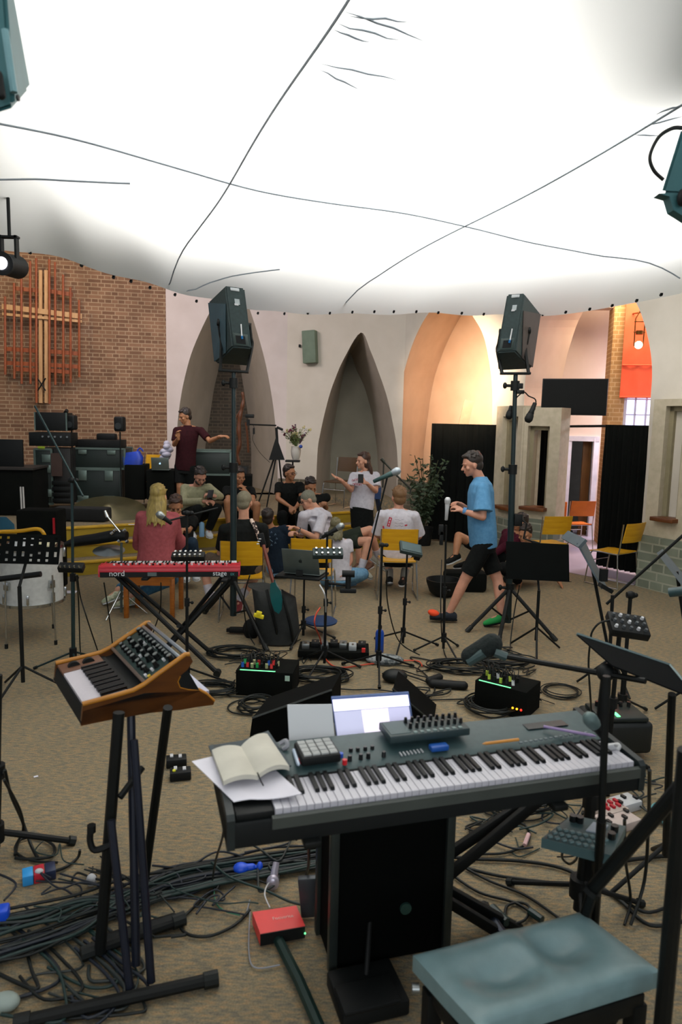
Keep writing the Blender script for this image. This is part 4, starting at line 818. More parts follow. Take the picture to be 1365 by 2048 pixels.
# ---- loudspeakers on crank stands
def hexa(pts): 
    q = MB(); return q.add(pts, [(0, 1, 2, 3), (7, 6, 5, 4), (0, 4, 5, 1), (1, 5, 6, 2), (2, 6, 7, 3), (3, 7, 4, 0)])
def loudspeaker(label, TL, TR, BR, BL, TLf, BLf, yokeL, yokeR, sidem):
    "back face corners and the far (front) corners, as points of the place"
    t = thing('loudspeaker', label, 'speaker', (BL+BR)/2); TRf = TLf+(TR-TL)*1.9; BRf = BLf+(BR-BL)*1.9
    b = bmesh.new(); q = hexa([TL, TR, BR, BL, TLf, TRf, BRf, BLf]); vs = [b.verts.new(v) for v in q.v]; [b.faces.new([vs[i] for i in f]) for f in q.f]; bmesh.ops.recalc_face_normals(b, faces=list(b.faces)); bmesh.ops.bevel(b, geom=list(b.edges), offset=.012, segments=2, affect='EDGES')
    q = MB(); q.bm(b); obj('cabinet', q, TEAL, t)
    u = (TR-TL).normalized(); v = (BL-TL).normalized(); n = u.cross(v); n = n if n.y < 0 else -n; w = (TR-TL).length; h = (BL-TL).length; Rm = Matrix((u, n, -v)).transposed()
    def on(a, c, d=0): return TL+(TR-TL)*a+v*h*c+n*d
    q = MB(); q.box(on(.5, .86, .004), (w*.78, .012, h*.20), Rm, bev=.004); obj('connector_panel', q, mat('panel_grey', '33423f', .5), t); q = MB(); q.box(on(.5, .86, .012), (w*.5, .006, h*.13), Rm); obj('socket_recess', q, BLKP, t)
    q = MB(); q.box(on(.5, .045, .004), (w*.46, .010, h*.05), Rm, bev=.004); obj('handle_slot', q, mat('light_slot', 'b9bfc2', .6), t)
    q = MB(); q.box(on(.55, .24, .005), (w*.25, .006, h*.09), Rm); obj('sticker', q, mat('grey_sticker', 'a8b2b5', .7), t); q = MB(); q.box(on(.5, .285, .009), (w*.20, .004, h*.03), Rm); obj('sticker', q, WHT, t)
    q = MB(); q.cyl(on(.62, .60, .02), on(.60, .80, .03), .006, n=8); cb = obj('power_cable', q, WHT, t); q = MB(); q.cyl(on(.60, .79, .03), on(.60, .84, .02), .010, n=8); obj('blue_plug', q, mat('blue_connector', '1f6fae', .4), cb)
    for s in (0, 1):
        a = TL+(TR-TL)*s; b2 = TLf if s == 0 else TRf; pv = a.lerp(b2, .45)+v*h*.50 + (-u if s == 0 else u)*.022
        q = MB(); q.cyl(pv-u*.012, pv+u*.012, .032, n=16); obj('knob', q, BLKP, t)
        yk = yokeL if s == 0 else yokeR; q = MB(); lo = pv+v*h*.34; pts = [pv, pv+v*h*.2, lo, yk]; q.tube(smooth_path(pts, 4), .016, 6); obj('yoke_arm', q, BLK, t)
    q = MB(); q.box((yokeL+yokeR)/2, ((yokeR-yokeL).length+.03, .07, .022), frame(yokeR-yokeL, (0, 0, 1)), bev=.004); obj('yoke_base', q, BLK, t)
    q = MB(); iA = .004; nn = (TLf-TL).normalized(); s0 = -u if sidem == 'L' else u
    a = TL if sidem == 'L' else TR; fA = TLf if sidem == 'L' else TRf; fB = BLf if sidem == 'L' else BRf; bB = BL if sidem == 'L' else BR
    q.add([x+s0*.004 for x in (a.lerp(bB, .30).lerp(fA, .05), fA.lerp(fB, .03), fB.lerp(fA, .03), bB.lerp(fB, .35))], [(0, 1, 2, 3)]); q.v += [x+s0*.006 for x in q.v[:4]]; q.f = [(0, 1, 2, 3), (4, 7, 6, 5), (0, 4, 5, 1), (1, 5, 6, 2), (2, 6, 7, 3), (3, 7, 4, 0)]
    obj('side_panel', q, mat('blue_lit_side', '39525c', .6) if sidem == 'L' else mat('brown_grey_side', '4a403c', .6), t); return t  # blue light on the left side is put into the panel colour
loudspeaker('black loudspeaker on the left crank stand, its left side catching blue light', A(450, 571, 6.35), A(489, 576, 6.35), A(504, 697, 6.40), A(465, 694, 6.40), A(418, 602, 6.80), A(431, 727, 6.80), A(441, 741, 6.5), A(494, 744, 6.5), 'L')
# right one: its far side opens to the right, so the far corners are given from there
TLr, TRr, BRr, BLr = A(1015, 588, 6.55), A(1050, 586, 6.55), A(1032, 703, 6.60), A(994.5, 705, 6.60); fr_ = A(1081, 625, 7.0); fb_ = A(1064, 738, 7.0)
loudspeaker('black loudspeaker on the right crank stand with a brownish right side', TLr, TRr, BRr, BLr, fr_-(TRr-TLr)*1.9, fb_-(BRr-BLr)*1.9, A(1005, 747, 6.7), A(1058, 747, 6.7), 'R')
def crank_stand(label, top, hubz, base, feet, crank=True):
    t = thing('speaker_stand', label, 'stand', base); m1 = top.lerp(base, .36); m2 = V((base.x, base.y, hubz))
    q = MB(); q.cyl(top, m1, .021, n=12); q.cyl(m1, base+V((0, 0, hubz-.35)), .031, n=12); obj('pole', q, mat('stand_paint', '1c2b2c', .4, .3), t)
    for p in (m1, m2, top-V((0, 0, .10))): q = MB(); q.cyl(p-V((0, 0, .045)), p+V((0, 0, .045)), .042, n=14); c = obj('collar', q, BLK, t); q = MB(); q.cyl(p+V((-.09, 0, 0)), p+V((-.03, 0, 0)), .014, n=8); q.ell(p+V((-.095, 0, 0)), (.02, .02, .03)); obj('knob', q, BLKP, c)
    for f in feet:
        f = V(f); q = MB(); q.cyl(m2, f, .019, n=8); l = obj('leg', q, BLK, t); q = MB(); d = (f-m2).normalized(); q.cyl(f-d*.06, f+d*.01, .024, n=10); obj('rubber_foot', q, RUB, l)
        q = MB(); q.cyl(V((base.x, base.y, hubz-.33)), m2.lerp(f, .45), .010, n=6); obj('brace', q, BLK, t)
    if crank:
        c = m1.lerp(m2, .42); q = MB(); q.box(c+V((.06, 0, 0)), (.08, .07, .12), bev=.01); k = obj('crank_box', q, BLKP, t); q = MB(); q.tube([c+V((.10, -.02, 0)), c+V((.14, -.04, -.03)), c+V((.11, -.06, -.17)), c+V((.20, -.08, -.20))], .010, 6); q.cyl(c+V((.19, -.08, -.20)), c+V((.26, -.08, -.22)), .017); obj('crank_handle', q, BLK, k)
    return t
b = G(1013, 1214); crank_stand('tall black crank stand holding the right loudspeaker', A(1032, 750, 6.7), .42, V((1.67, 6.7, 0)), [G(935, 1262, .01), G(1112, 1280, .01), G(998, 1284, .01)])
crank_stand('tall black stand holding the left loudspeaker, behind the red keyboard', A(468, 744, 6.5), .50, V((-1.00, 6.45, 0)), [G(508, 1308, .01)+V((.1, .1, 0)), G(410, 1225, .01), G(470, 1195, .01)], False)
# ---- microphones, stands
def microphone(label, head, tail, hm=None, bm_=None, r=.027, name='microphone', group=None):
    head, tail = V(head), V(tail); d = (tail-head).normalized(); t = thing(name, label, 'microphone', head, group)
    q = MB(); q.lathe([(.001, -r*.95), (r*.6, -r*.85), (r, -.2*r), (r*1.02, .1*r), (r*.92, r), (r*.7, 1.5*r)], head, d, 16); obj('grille', q, hm or STEEL, t, smooth=60)
    L = (tail-head).length; q = MB(); q.lathe([(r*.72, r*1.35), (r*.78, r*1.5), (r*.62, L*.5), (r*.5, L), (r*.3, L+.004)], head, d, 14); obj('handle', q, bm_ or BLKP, t, smooth=60); return t
def stand(label, base, top, spread=.28, rot=0.0, boom=None, style='tripod', r=.009, m=BLK, name='microphone_stand', hub=.16, cat='stand', legr=.008, nleg=3):
    base, top = V(base), V(top); t = thing(name, label, cat, base); q = MB(); mid = base.lerp(top, .5); q.cyl(base+V((0, 0, .05 if style == 'tripod' else .01)), mid, r*1.35, n=10); q.cyl(mid, top, r, n=10); obj('pole', q, m, t)
    q = MB(); q.cyl(mid-V((0, 0, .03)), mid+V((0, 0, .03)), r*2.1, n=10); q.cyl(mid, mid+V((.035, -.01, 0)), .006); q.ell(mid+V((.04, -.01, 0)), .012); obj('clutch', q, BLKP, t)
    if style == 'tripod':
        h = base+V((0, 0, hub)); q = MB(); q.cyl(h-V((0, 0, .05)), h+V((0, 0, .03)), r*2.6, n=12); obj('hub', q, BLKP, t)
        for k in range(nleg):
            a = rot+2*PI*k/nleg; f = base+V((spread*math.cos(a), spread*math.sin(a), .012)); q = MB(); q.cyl(h, f, legr, n=8); l = obj('leg', q, m, t); q = MB(); q.cyl(f.lerp(h, .08), f, legr*1.6, n=8); obj('rubber_foot', q, RUB, l)
    else: q = MB(); q.lathe([(.14, 0), (.14, .012), (.12, .02), (.02, .03)], base); obj('base', q, m, t)
    if boom:
        b0, b1 = V(boom[0]), V(boom[1]); q = MB(); q.cyl(b0, b1, r*.75, n=8); bo = obj('boom', q, m, t); q = MB(); q.ell(top, r*2.2); q.cyl(top-V((.025, 0, 0)), top+V((.025, 0, 0)), r*1.6); q.ell(top+V((.035, 0, 0)), .016); obj('joint', q, BLKP, bo)
    return t
def vpole(px, ybase, ytop, z=None, lean=None):
    b = G(px, ybase); t_ = A(lean if lean else px+1, ytop, b.y); return b, t_
# x=760 stand with dynamic microphone
b = G(757, 1347); top = A(769, 962, b.y); CST = stand('black microphone stand in the centre with boom and silver-headed microphone', b, A(765, 1090, b.y), .34, .5, (A(735, 1120, b.y+.02), A(775, 955, b.y-.02)))
microphone('silver-headed microphone on the central boom stand', A(795, 942, b.y-.04), A(748, 963, b.y-.02), mat('silver_grille', 'aab4bb', .35, .6), mat('teal_handle', '33504f', .4, .3), r=.030)
q = MB(); c = b.y+.04; q.tube([A(763, 918, c), A(795, 952, c), A(822, 978, c), A(821, 988, c)], .008, 6); q.cyl(A(763, 917, c), A(769, 924, c), .014); q.tube([A(766, 975, c), A(768, 922, c)], .006, 6); obj('second_boom', q, mat('worn_black_metal', '3a3a32', .5, .5), CST)
# x=888
b = G(887, 1308); stand('straight black microphone stand in front of the walking man', b, A(893, 1050, b.y), .26, .9)
q = MB(); c = A(891, 1060, b.y); q.box(c+V((-.035, 0, 0)), (.04, .03, .09), bev=.005); q.box(c+V((-.03, 0, -.07)), (.03, .03, .12), bev=.005); solo('cable_clip', q, BLKP, 'small black clip on the straight stand beside the walking man', 'clip')
microphone('all-white upright microphone in front of the walking man', A(896, 1000, b.y), A(893, 1040, b.y), mat('white_grille', 'c5c7c8', .5, .2), mat('white_mic_body', 'b9bbbc', .4), r=.026)
# x=815 with controller
b = G(806, 1297); stand('black stand carrying a small tilted controller, right of centre', b, A(815, 1108, b.y), .34, .25)
t = thing('pad_controller', 'small black tilted pad controller on the stand right of the centre microphone', 'controller', A(822, 1098, b.y)); R = frame((1, .1, -.22), (0, -.5, 1)); q = MB(); c = A(822, 1098, b.y-.02); q.box(c, (.20, .15, .035), R, bev=.006); obj('body', q, TEAL, t)
q = MB(); q.box(c+R @ V((0, 0, .02)), (.17, .11, .004), R); obj('pad_surface', q, mat('pad_grey', '3d5355', .5), t); q = MB(); q.box(c+R @ V((.07, -.03, -.04)), (.05, .05, .05), R); obj('mount', q, BLKP, t)
# x=650 stand with microphone and device and clamp
b = G(649, 1338); b.y = b.y; stand('black boom stand by the laptop carrying a microphone and a small device', b, A(655, 1068, b.y), .30, .1, (A(640, 1078, b.y), A(668, 1062, b.y)))
microphone('grey-headed black microphone on the boom stand by the laptop', A(683, 1052, b.y), A(645, 1075, b.y), STEEL, r=.028)
def device(label, c, R, w, d, h, m=None, knobs=(4, 2), name='mixer', cat='mixer', km=CHR, km2=None):
    t = thing(name, label, cat, c); q = MB(); q.box(c, (w, d, h), R, bev=min(h, w)*.12); obj('body', q, m or BLKP, t); R = R if not isinstance(R, (int, float)) else Rz(R)
    for i in range(knobs[0]):
        for j in range(knobs[1]):
            p = c+R @ V((-w*.38+w*.76*i/max(1, knobs[0]-1), -d*.3+d*.6*j/max(1, knobs[1]-1), h/2)); q = MB(); up = R.col[2]; q.cyl(p, p+up*.016, w*.035+.003, w*.028+.002, 8); obj('knob', q, km if (i+j) % 3 else (km2 or km), t)
    return t
c = A(656, 1107, b.y-.06); device('small mixer with silver knobs clamped to the boom stand by the laptop', c, frame((1, .1, 0), (0, -.8, 1)), .24, .08, .05, TEAL, (5, 2))
q = MB(); c = A(697, 1160, b.y-.05); q.cyl(c+V((0, 0, -.07)), c+V((0, 0, .05)), .022); q.cyl(c+V((-.05, 0, .05)), c+V((.05, 0, .05)), .028); q.box(c+V((0, 0, -.085)), (.13, .05, .035), bev=.008); q.tube([c+V((0, .02, -.05)), A(655, 1166, b.y)], .012); q.cyl(c+V((-.17, 0, 0)), c+V((-.17, 0, -.08)), .016); solo('clamp_arm', q, BLKP, 'black clamp arm holding a small camera beside the girl in jeans', 'clamp')
# x=372 stand with boom to the left and microphone
b = G(378, 1345); b = V((b.x, 5.0, 0)); b.x = A(374, 1300, 5.0).x; tp = A(374, 1026, 5.0)
stand('black boom stand rising in front of the red keyboard', b, tp, .30, .45, (A(335, 1042, 4.95), A(436, 1016, 5.1)))
microphone('silver-headed microphone pointing left of the woman in pink', A(319, 1029, 4.92), A(343, 1047, 4.94), STEEL, r=.026)
q = MB(); c = A(377, 1113, 4.98); device('row of silver-topped clips on a black bar above the red keyboard', c, frame((1, 0, .03), (0, -.6, 1)), .24, .06, .045, BLKP, (6, 2), 'clip_rack', 'clip')
# tilted boom far left  and x=146 stand
b = G(147, 1335); b = V((A(147, 1330, 5.3).x, 5.3, 0)); stand('tall black stand left of the tilted synthesizer', b, A(144, 960, 5.3), .32, 1.0, (A(70, 812, 5.5), A(166, 992, 5.25)), m=mat('teal_black_metal', '24393a', .4, .5), r=.011)
c = A(143, 1135, 5.25); device('small mixer clamped to the tall stand left of the synthesizer', c, frame((1, 0, 0), (0, -.6, 1)), .19, .07, .05, BLKP, (5, 1))
# small mics hanging off the right pole
q = MB(); q.tube(smooth_path([A(1034, 795, 6.7), A(1048, 784, 6.6), A(1058, 792, 6.6), A(1072, 800, 6.6), A(1070, 820, 6.6)], 5), .006, 6); q.box(A(1041, 772, 6.68), (.05, .04, .05), bev=.006); q.box(A(1041, 784, 6.66), (.07, .05, .035), bev=.006); solo('clip_cable', q, BLKP, 'thin looping black cable and clips high on the right speaker pole', 'cable')
microphone('black hanging microphone to the right of the right speaker pole', A(1058, 838, 6.6), A(1071, 806, 6.6), BLKP, BLK, r=.038, name='hanging_microphone'); microphone('black hanging microphone to the left of the right speaker pole', A(1019, 832, 6.75), A(1023, 812, 6.75), BLKP, BLK, r=.034, name='hanging_microphone')
# ---- music stands
def music_stand(label, c, u, up, w, h, base, m=BLKP, perf=False, lip=.05, spread=.25, rot=.3, pole=True):
    "desk centred on c; u along the desk, up along its face"
    t = thing('music_stand', label, 'music stand', base); u = V(u).normalized(); up = V(up).normalized(); n = u.cross(up); R = Matrix((u, n, up)).transposed()
    if perf:
        b = bmesh.new(); nx, nz = 24, 12; gv = [[b.verts.new(c+u*(-w/2+w*i/nx)+up*(-h/2+h*j/nz)) for i in range(nx+1)] for j in range(nz+1)]
        for j in range(nz):
            for i in range(nx):
                if (i % 3 == 1 and j in (1, 3, 4, 7, 8, 10) and 0 < i < nx-1 and (i//3+j) % 4 != 0): continue
                b.faces.new([gv[j][i], gv[j][i+1], gv[j+1][i+1], gv[j+1][i]])
        q = MB(); q.bm(b); dk = obj('desk', q, m, t, smooth=0); md = dk.modifiers.new('thick', 'SOLIDIFY'); md.thickness = .003
    else: q = MB(); q.box(c, (w, .004, h), R, bev=.0015, seg=1); dk = obj('desk', q, m, t)
    fr = n if n.dot(C0-c) > 0 else n
    q = MB(); q.box(c-up*(h/2)+fr*(lip/2), (w, lip, .004), R); obj('lip', q, m, t)
    if pole:
        base = V(base); q = MB(); q.cyl(c-fr*.03, V((base.x, base.y, max(c.z-.25, .3))), .010); q.cyl(V((base.x, base.y, c.z-.25)), V((base.x, base.y, .1)), .014); obj('pole', q, BLK, t)
        for k in range(3):
            a = rot+2*PI*k/3; q = MB(); q.cyl(V((base.x, base.y, .22)), base+V((spread*math.cos(a), spread*math.sin(a), .012)), .009, n=8); obj('leg', q, BLK, t)
    return t
c = A(1076, 1123, 6.1); music_stand('solid black music stand standing right of the walking man', c, (1, .05, -.04), (.0, .25, 1), .57, .33, (A(1073, 1330, 6.0).x, 6.05, 0), mat('solid_black_desk', '0a0d0c', .85, spec=.1))
c = A(55, 1098, 4.9); music_stand('black music stand with a perforated desk at far left above the drum', c, (1, 0, .0), (0, .3, 1), .46, .21, (A(37, 1300, 4.75).x, 4.8, 0), mat('perforated_desk', '0b0e0d', .85, spec=.1), perf=True, spread=.32)
# ---- red keyboard on X stand
KA, KB = A(200, 1152, 5.38), A(480, 1137, 5.52); KA.z = KB.z = .795; ku = (KB-KA); KL = ku.length; ku.normalize(); kn = V((-ku.y, ku.x, 0))
kb = thing('stage_keyboard', 'bright red stage keyboard on a black folding stand, seen from its back', 'keyboard', (KA+KB)/2+V((0, 0, -.06)))
def kpt(a, d, z): return KA+ku*a+kn*d+V((0, 0, z))
q = MB(); prof = [(0, -.055), (0, .0), (.012, .030), (.13, .030), (.15, .012), (.30, .004), (.30, -.055)]
q.prism([kpt(0, d, z) for d, z in prof], ku*KL); obj('body', q, BLKP, kb)
q = MB(); q.prism([kpt(-.004, d, z) for d, z in ((-.003, .002), (.010, .033), (.132, .033), (.132, .028), (0, .028)) ] , ku*(KL+.008)); q.prism([kpt(-.004, d, z) for d, z in ((-.006, -.012), (-.006, .006), (.010, .034), (.02, .02), (.0, -.012))], ku*(KL+.008)); obj('red_top', q, RED, kb)
for s in (0, 1): q = MB(); q.prism([kpt(-.012+s*(KL+.0), d, z) for d, z in ((-.006, -.05), (-.006, .006), (.012, .036), (.13, .036), (.16, .016), (.30, .012), (.31, -.02), (.30, -.05))], ku*.012); obj('red_cheek', q, RED, kb)
nw = 43; ww = (KL-.06)/nw; wk = None
for i in range(nw):
    if wk is None: q = MB(); q.box(kpt(.03+ww/2, .225, .008), (ww*.93, .145, .018), frame(ku, (0, 0, 1)), bev=.001, seg=1); wk = obj('white_key', q, WHT, kb)
    else: o = wk.copy(); S.collection.objects.link(o); o.location = ku*(ww*i)
bk_ = None
for i in range(nw-1):
    if i % 7 in (2, 6): continue
    if bk_ is None: q = MB(); q.box(kpt(.03+ww, .20, .022), (ww*.5, .09, .016), frame(ku, (0, 0, 1)), bev=.001, seg=1); bk_ = obj('black_key', q, BLKP, kb)
    else: o = bk_.copy(); S.collection.objects.link(o); o.location = ku*(ww*i)
rr = random.Random(1)
for i in range(34):
    q = MB(); a = .10+(KL-.18)*i/33; p = kpt(a, rr.choice((.045, .075, .10)), .033); q.cyl(p, p+V((0, 0, .013)), .0085, n=8); obj('knob', q, BLKP if i % 2 else WHT, kb)
for txt, a, s in (('nord', .07, .062), ('stage', KL-.215, .055), ('EX', KL-.075, .026)): obj('logo', text_mb(txt, s, kpt(a, -.008, -.042), ku, (0, 0, 1)), mat('logo_white', 'd8dde0', .5) if txt != 'EX' else mat('logo_teal', '4f9a9a', .5), kb, smooth=0)
q = MB(); q.box(kpt(.40, -.002, -.03), (.07, .004, .03), frame(ku, (0, 0, 1))); obj('rating_plate', q, mat('plate_grey', '5a6868', .5), kb)
xs = thing('keyboard_stand', 'black folding X stand under the red keyboard', 'stand', G(420, 1300))
for a, b in (((232, 1168, 5.5), (435, 1340, 5.25)), ((462, 1168, 5.5), (300, 1310, 5.35)), ((232, 1168, 5.7), (420, 1300, 5.75)), ((455, 1168, 5.75), (330, 1280, 5.8))): 
    q = MB(); A_, B_ = A(*a), A(*b); A_.z = .735; B_.z = max(B_.z, .02); B_.z = .03; q.cyl(A_, B_, .019, n=8); l = obj('leg', q, BLK, xs); q = MB(); q.cyl(B_-V((0, .03, 0)), B_+V((0, .03, 0)), .028, n=10); obj('rubber_foot', q, RUB, l)
for x in (300, 455): q = MB(); p = A(x, 1165, 5.55); q.box((p.x, p.y+.05, .73), (.05, .42, .02), bev=.004); obj('support_arm', q, BLK, xs)
q = MB(); q.cyl(A(357, 1252, 5.36), A(357, 1252, 5.8), .016); obj('pivot', q, BLK, xs)
# ---- laptop on the stand by the empty chair
def laptop(label, c, u, ang, w, d, closed_mat, screen=None, logo=True, base_on=True):
    "c: hinge centre; u: hinge direction; screen leans by ang from vertical; we see the lid"
    t = thing('laptop', label, 'laptop', c); u = V(u).normalized(); f = V((-u.y, u.x, 0)); up = (V((0, 0, 1))*math.cos(ang)+f*math.sin(ang)); Rs = Matrix((u, u.cross(up)*-1, up)).transposed()
    if base_on: q = MB(); q.box(c+f*(d/2)*(1 if screen is None else -1)+V((0, 0, -.006)), (w, d, .012), frame(u, (0, 0, 1)), bev=.004); b_ = obj('base', q, closed_mat, t)
    q = MB(); q.box(c+up*(d/2), (w, .006, d), Rs, bev=.0025); obj('lid', q, closed_mat, t); return t, up, Rs
GREYM = mat('grey_aluminium', '6f7a76', .4, .6)
c = A(604, 1140, 6.15); c.z = A(604, 1147, 6.15).z; t, up, Rs = laptop('open grey laptop on a stand in front of the empty yellow chair, lid towards us', c, (1, -.28, 0), -.30, .34, .24, GREYM)
lc = c+up*.125-Rs.col[1]*0; nrm = (C0-lc).normalized(); nf_ = Rs.col[1] if Rs.col[1].dot(nrm) > 0 else -Rs.col[1]
def apple(par, o, u, v, s, m):
    q = MB(); out = []
    for i in range(28):
        a = 2*PI*i/28; r_ = s*(1-.10*abs(math.sin(a*1))**8 + .06*math.cos(2*a)); x, y = r_*math.cos(a)*.92, r_*math.sin(a)
        if math.cos(a) > .72: x -= s*.22*(math.cos(a)-.72)/.28
        out.append(o+u*x+v*y)
    q.prism(out, (nf_*.002)); q.ell(o+u*s*.12+v*s*1.28, (s*.16, s*.16, s*.32), nu=8, nv=6); obj('emblem', q, m, par)
apple(t, lc+nf_*.004, Rs.col[0], up, .017, mat('emblem_dark', '1f2423', .3))
q = MB(); q.box(c+V((.0, .08, -.03)), (.42, .30, .02), frame((1, -.28, 0), (0, 0, 1)), bev=.004); q.box(c+V((-.02, -.02, .01)), (.06, .03, .05)); solo('stand_tray', q, BLKP, 'black tray under the open grey laptop', 'tray')
b = V((c.x+.02, 6.2, 0)); stand('black stand beneath the laptop tray, beside the guitar bag', b, V((c.x+.02, 6.2, c.z-.05)), .3, .2)
# ---- guitar and gig bag, capo
gb = thing('gig_bag', 'black guitar gig bag standing slumped beside the red keyboard stand', 'bag', G(545, 1290)); q = MB(); y = 6.15
q.loft([(A(522, 1172, y+.1), V((.12, 0, 0)), V((0, .06, .02))), (A(548, 1185, y+.05), V((.20, 0, -.04)), V((0, .10, 0))), (A(552, 1215, y), V((.20, 0, -.05)), V((0, .12, 0))), (A(556, 1255, y-.02), V((.20, 0, -.03)), V((0, .12, 0))), (A(556, 1284, y-.05), V((.17, 0, 0)), V((0, .10, 0)))], 20); obj('body', q, mat('bag_nylon', '121514', .8, col2='1c201e', scale=20, bump=.2), gb, smooth=80)
for dx in (-14, 16): q = MB(); q.tube(smooth_path([A(548+dx, 1180, y-.08), A(556+dx, 1215, y-.16), A(566+dx, 1255, y-.15), A(570+dx, 1282, y-.10)], 5), .014, 6); obj('strap', q, BLK, gb)
gt = thing('electric_guitar', 'electric guitar with glossy teal body leaning on the black gig bag', 'guitar', A(556, 1230, y-.2)); q = MB(); q.prism([A(x, yy, y-.22) for x, yy in ((541, 1168), (549, 1160), (554, 1172), (562, 1182), (565, 1200), (564, 1218), (558, 1228), (549, 1222), (543, 1205), (540, 1188))], (0, .04, 0)); obj('body', q, mat('teal_gloss', '1d5a5c', .15), gt, smooth=60)
q = MB(); q.cyl(A(547, 1165, y-.21), A(527, 1090, y-.1), .016); obj('neck', q, mat('neck_wood', '6b2f1c', .4), gt); q = MB(); q.box(A(524, 1080, y-.09), (.055, .02, .12), Matrix.Rotation(-.25, 3, 'Y'), bev=.006); h = obj('headstock', q, BLKP, gt)
for i in range(3): q = MB(); q.cyl(A(519+i*2, 1088-i*5, y-.10), A(514+i*2, 1088-i*5, y-.10), .007, n=8); obj('tuning_peg', q, CHR, h)
q = MB(); q.box(A(518, 1232, y-.28), (.09, .03, .035), Matrix.Rotation(.25, 3, 'Y'), bev=.008); q.box(A(518, 1228, y-.28), (.05, .03, .05), Matrix.Rotation(.25, 3, 'Y'), bev=.008); solo('yellow_clip', q, mat('bright_yellow', 'e6d21c', .5), 'bright yellow padded clip beside the gig bag', 'clip')
q = MB(); p = G(480, 1268); q.box(p+V((0, 0, .04)), (.20, .06, .05), bev=.01); q.ell(G(503, 1275)+V((0, 0, .08)), (.08, .05, .10)); q.box(A(458, 1262, p.y)+V((0, 0, .01)), (.04, .04, .03)); solo('bag_foot_rest', q, BLKP, 'black pedal lying beside the yellow clip', 'pedal')
# ---- blue cushion seat, bottle, pouch
q = MB(); p = G(641, 1268); q.lathe([(.001, .10), (.10, .10), (.155, .115), (.16, .13), (.14, .145), (.001, .15)], p); ds = solo('drum_stool_seat', q, mat('blue_cushion', '16365f', .8), 'low round blue cushion stool behind the pedalboard', 'stool')
bt = thing('water_bottle', 'tall blue metal water bottle standing by the centre microphone stand', 'bottle', G(759, 1304)); p = G(759, 1304); q = MB(); q.lathe([(.036, 0), (.038, .005), (.038, .17), (.030, .195), (.016, .205), (.015, .215)], p); obj('bottle_body', q, mat('blue_enamel', '1745a0', .3), bt); q = MB(); q.lathe([(.018, .213), (.018, .240), (.010, .246), (.001, .246)], p); obj('cap', q, BLKP, bt)
q = MB(); p = G(770, 1326); q.ell(p+V((0, 0, .03)), (.16, .08, .045)); solo('fabric_pouch', q, mat('grey_print_cloth', '8b8f8f', .9, col2='4e5456', scale=30, sharp=True), 'crumpled grey patterned pouch at the foot of the blue bottle', 'pouch', smooth=60)
q = MB(); p = G(757, 1060) if False else A(417, 1066, 9.3); q.lathe([(.036, 0), (.036, .18), (.02, .2)], A(404, 1073, 9.42)); solo('tall_can', q, mat('pale_blue_tin', '7fa8c9', .4), 'slim pale blue can between the bearded man\'s white shoes', 'can')
# ---- floor tom, snare and cymbal area
PEARL = mat('white_pearl', 'aeb0ad', .35, col2='bfc1bd', scale=26, detail=6); dc = G(62, 1262); dc = V((A(64, 1190, 6.1).x, 6.1, 0))
dr = thing('floor_tom', 'white pearl floor tom drum with chrome hardware at far left', 'drum', dc); q = MB(); R_ = .265; q.lathe([(R_-.012, .36), (R_, .36), (R_, .85), (R_-.012, .85), (R_-.012, .36)], dc, n=40); obj('shell', q, PEARL, dr)
for z in (.355, .845): q = MB(); q.lathe([(R_+.002, z-.012), (R_+.014, z-.012), (R_+.014, z+.014), (R_+.002, z+.014)], dc, n=40); obj('hoop', q, CHR, dr)
for z in (.356, .85): q = MB(); q.cyl(dc+V((0, 0, z)), dc+V((0, 0, z+.004)), R_, n=40); obj('drumhead', q, WHT, dr)
for k in range(8):
    a = 2*PI*k/8+.3; d = V((math.cos(a), math.sin(a), 0))
    for z in (.42, .78): q = MB(); q.box(dc+d*(R_+.014)+V((0, 0, z)), (.025, .022, .085), Rz(a), bev=.005); q.cyl(dc+d*(R_+.014)+V((0, 0, .36 if z < .5 else .845)), dc+d*(R_+.014)+V((0, 0, z)), .004); obj('lug', q, CHR, dr)
for a in (-.55, -1.9, 1.4): d = V((math.cos(a), math.sin(a), 0)); q = MB(); q.cyl(dc+d*(R_+.03)+V((0, 0, .62)), dc+d*(R_+.05)+V((0, 0, .02)), .008); l = obj('leg', q, CHR, dr); q = MB(); q.cyl(dc+d*(R_+.05), dc+d*(R_+.05)+V((0, 0, .04)), .014); obj('rubber_foot', q, RUB, l); q = MB(); q.box(dc+d*(R_+.02)+V((0, 0, .54)), (.03, .05, .07), Rz(a), bev=.005); obj('leg_clamp', q, CHR, dr)
q = MB(); c = dc+V((-.02, -.05, .885)); q.lathe([(.001, .02), (.12, .018), (.13, 0), (.14, -.01), (.13, -.012), (.001, -.012)], c, n=24); solo('practice_pad', q, mat('pale_cloth', 'b9bcbd', .8), 'round pale practice pad lying on the floor tom', 'pad')
q = MB(); c = dc+V((.14, -.06, .87)); q.ell(c, (.09, .07, .03)); q.ell(c+V((.06, .02, .015)), (.05, .05, .025)); solo('shaker', q, mat('cream_cloth', 'cfc8a6', .9), 'cream cloth bundle lying on the floor tom', 'cloth')
q = MB(); q.tube([A(0, 1158, 5.2), A(82, 1148, 5.2)], .022, 8); solo('horizontal_boom', q, BLKP, 'thick horizontal black boom crossing in front of the floor tom', 'boom')
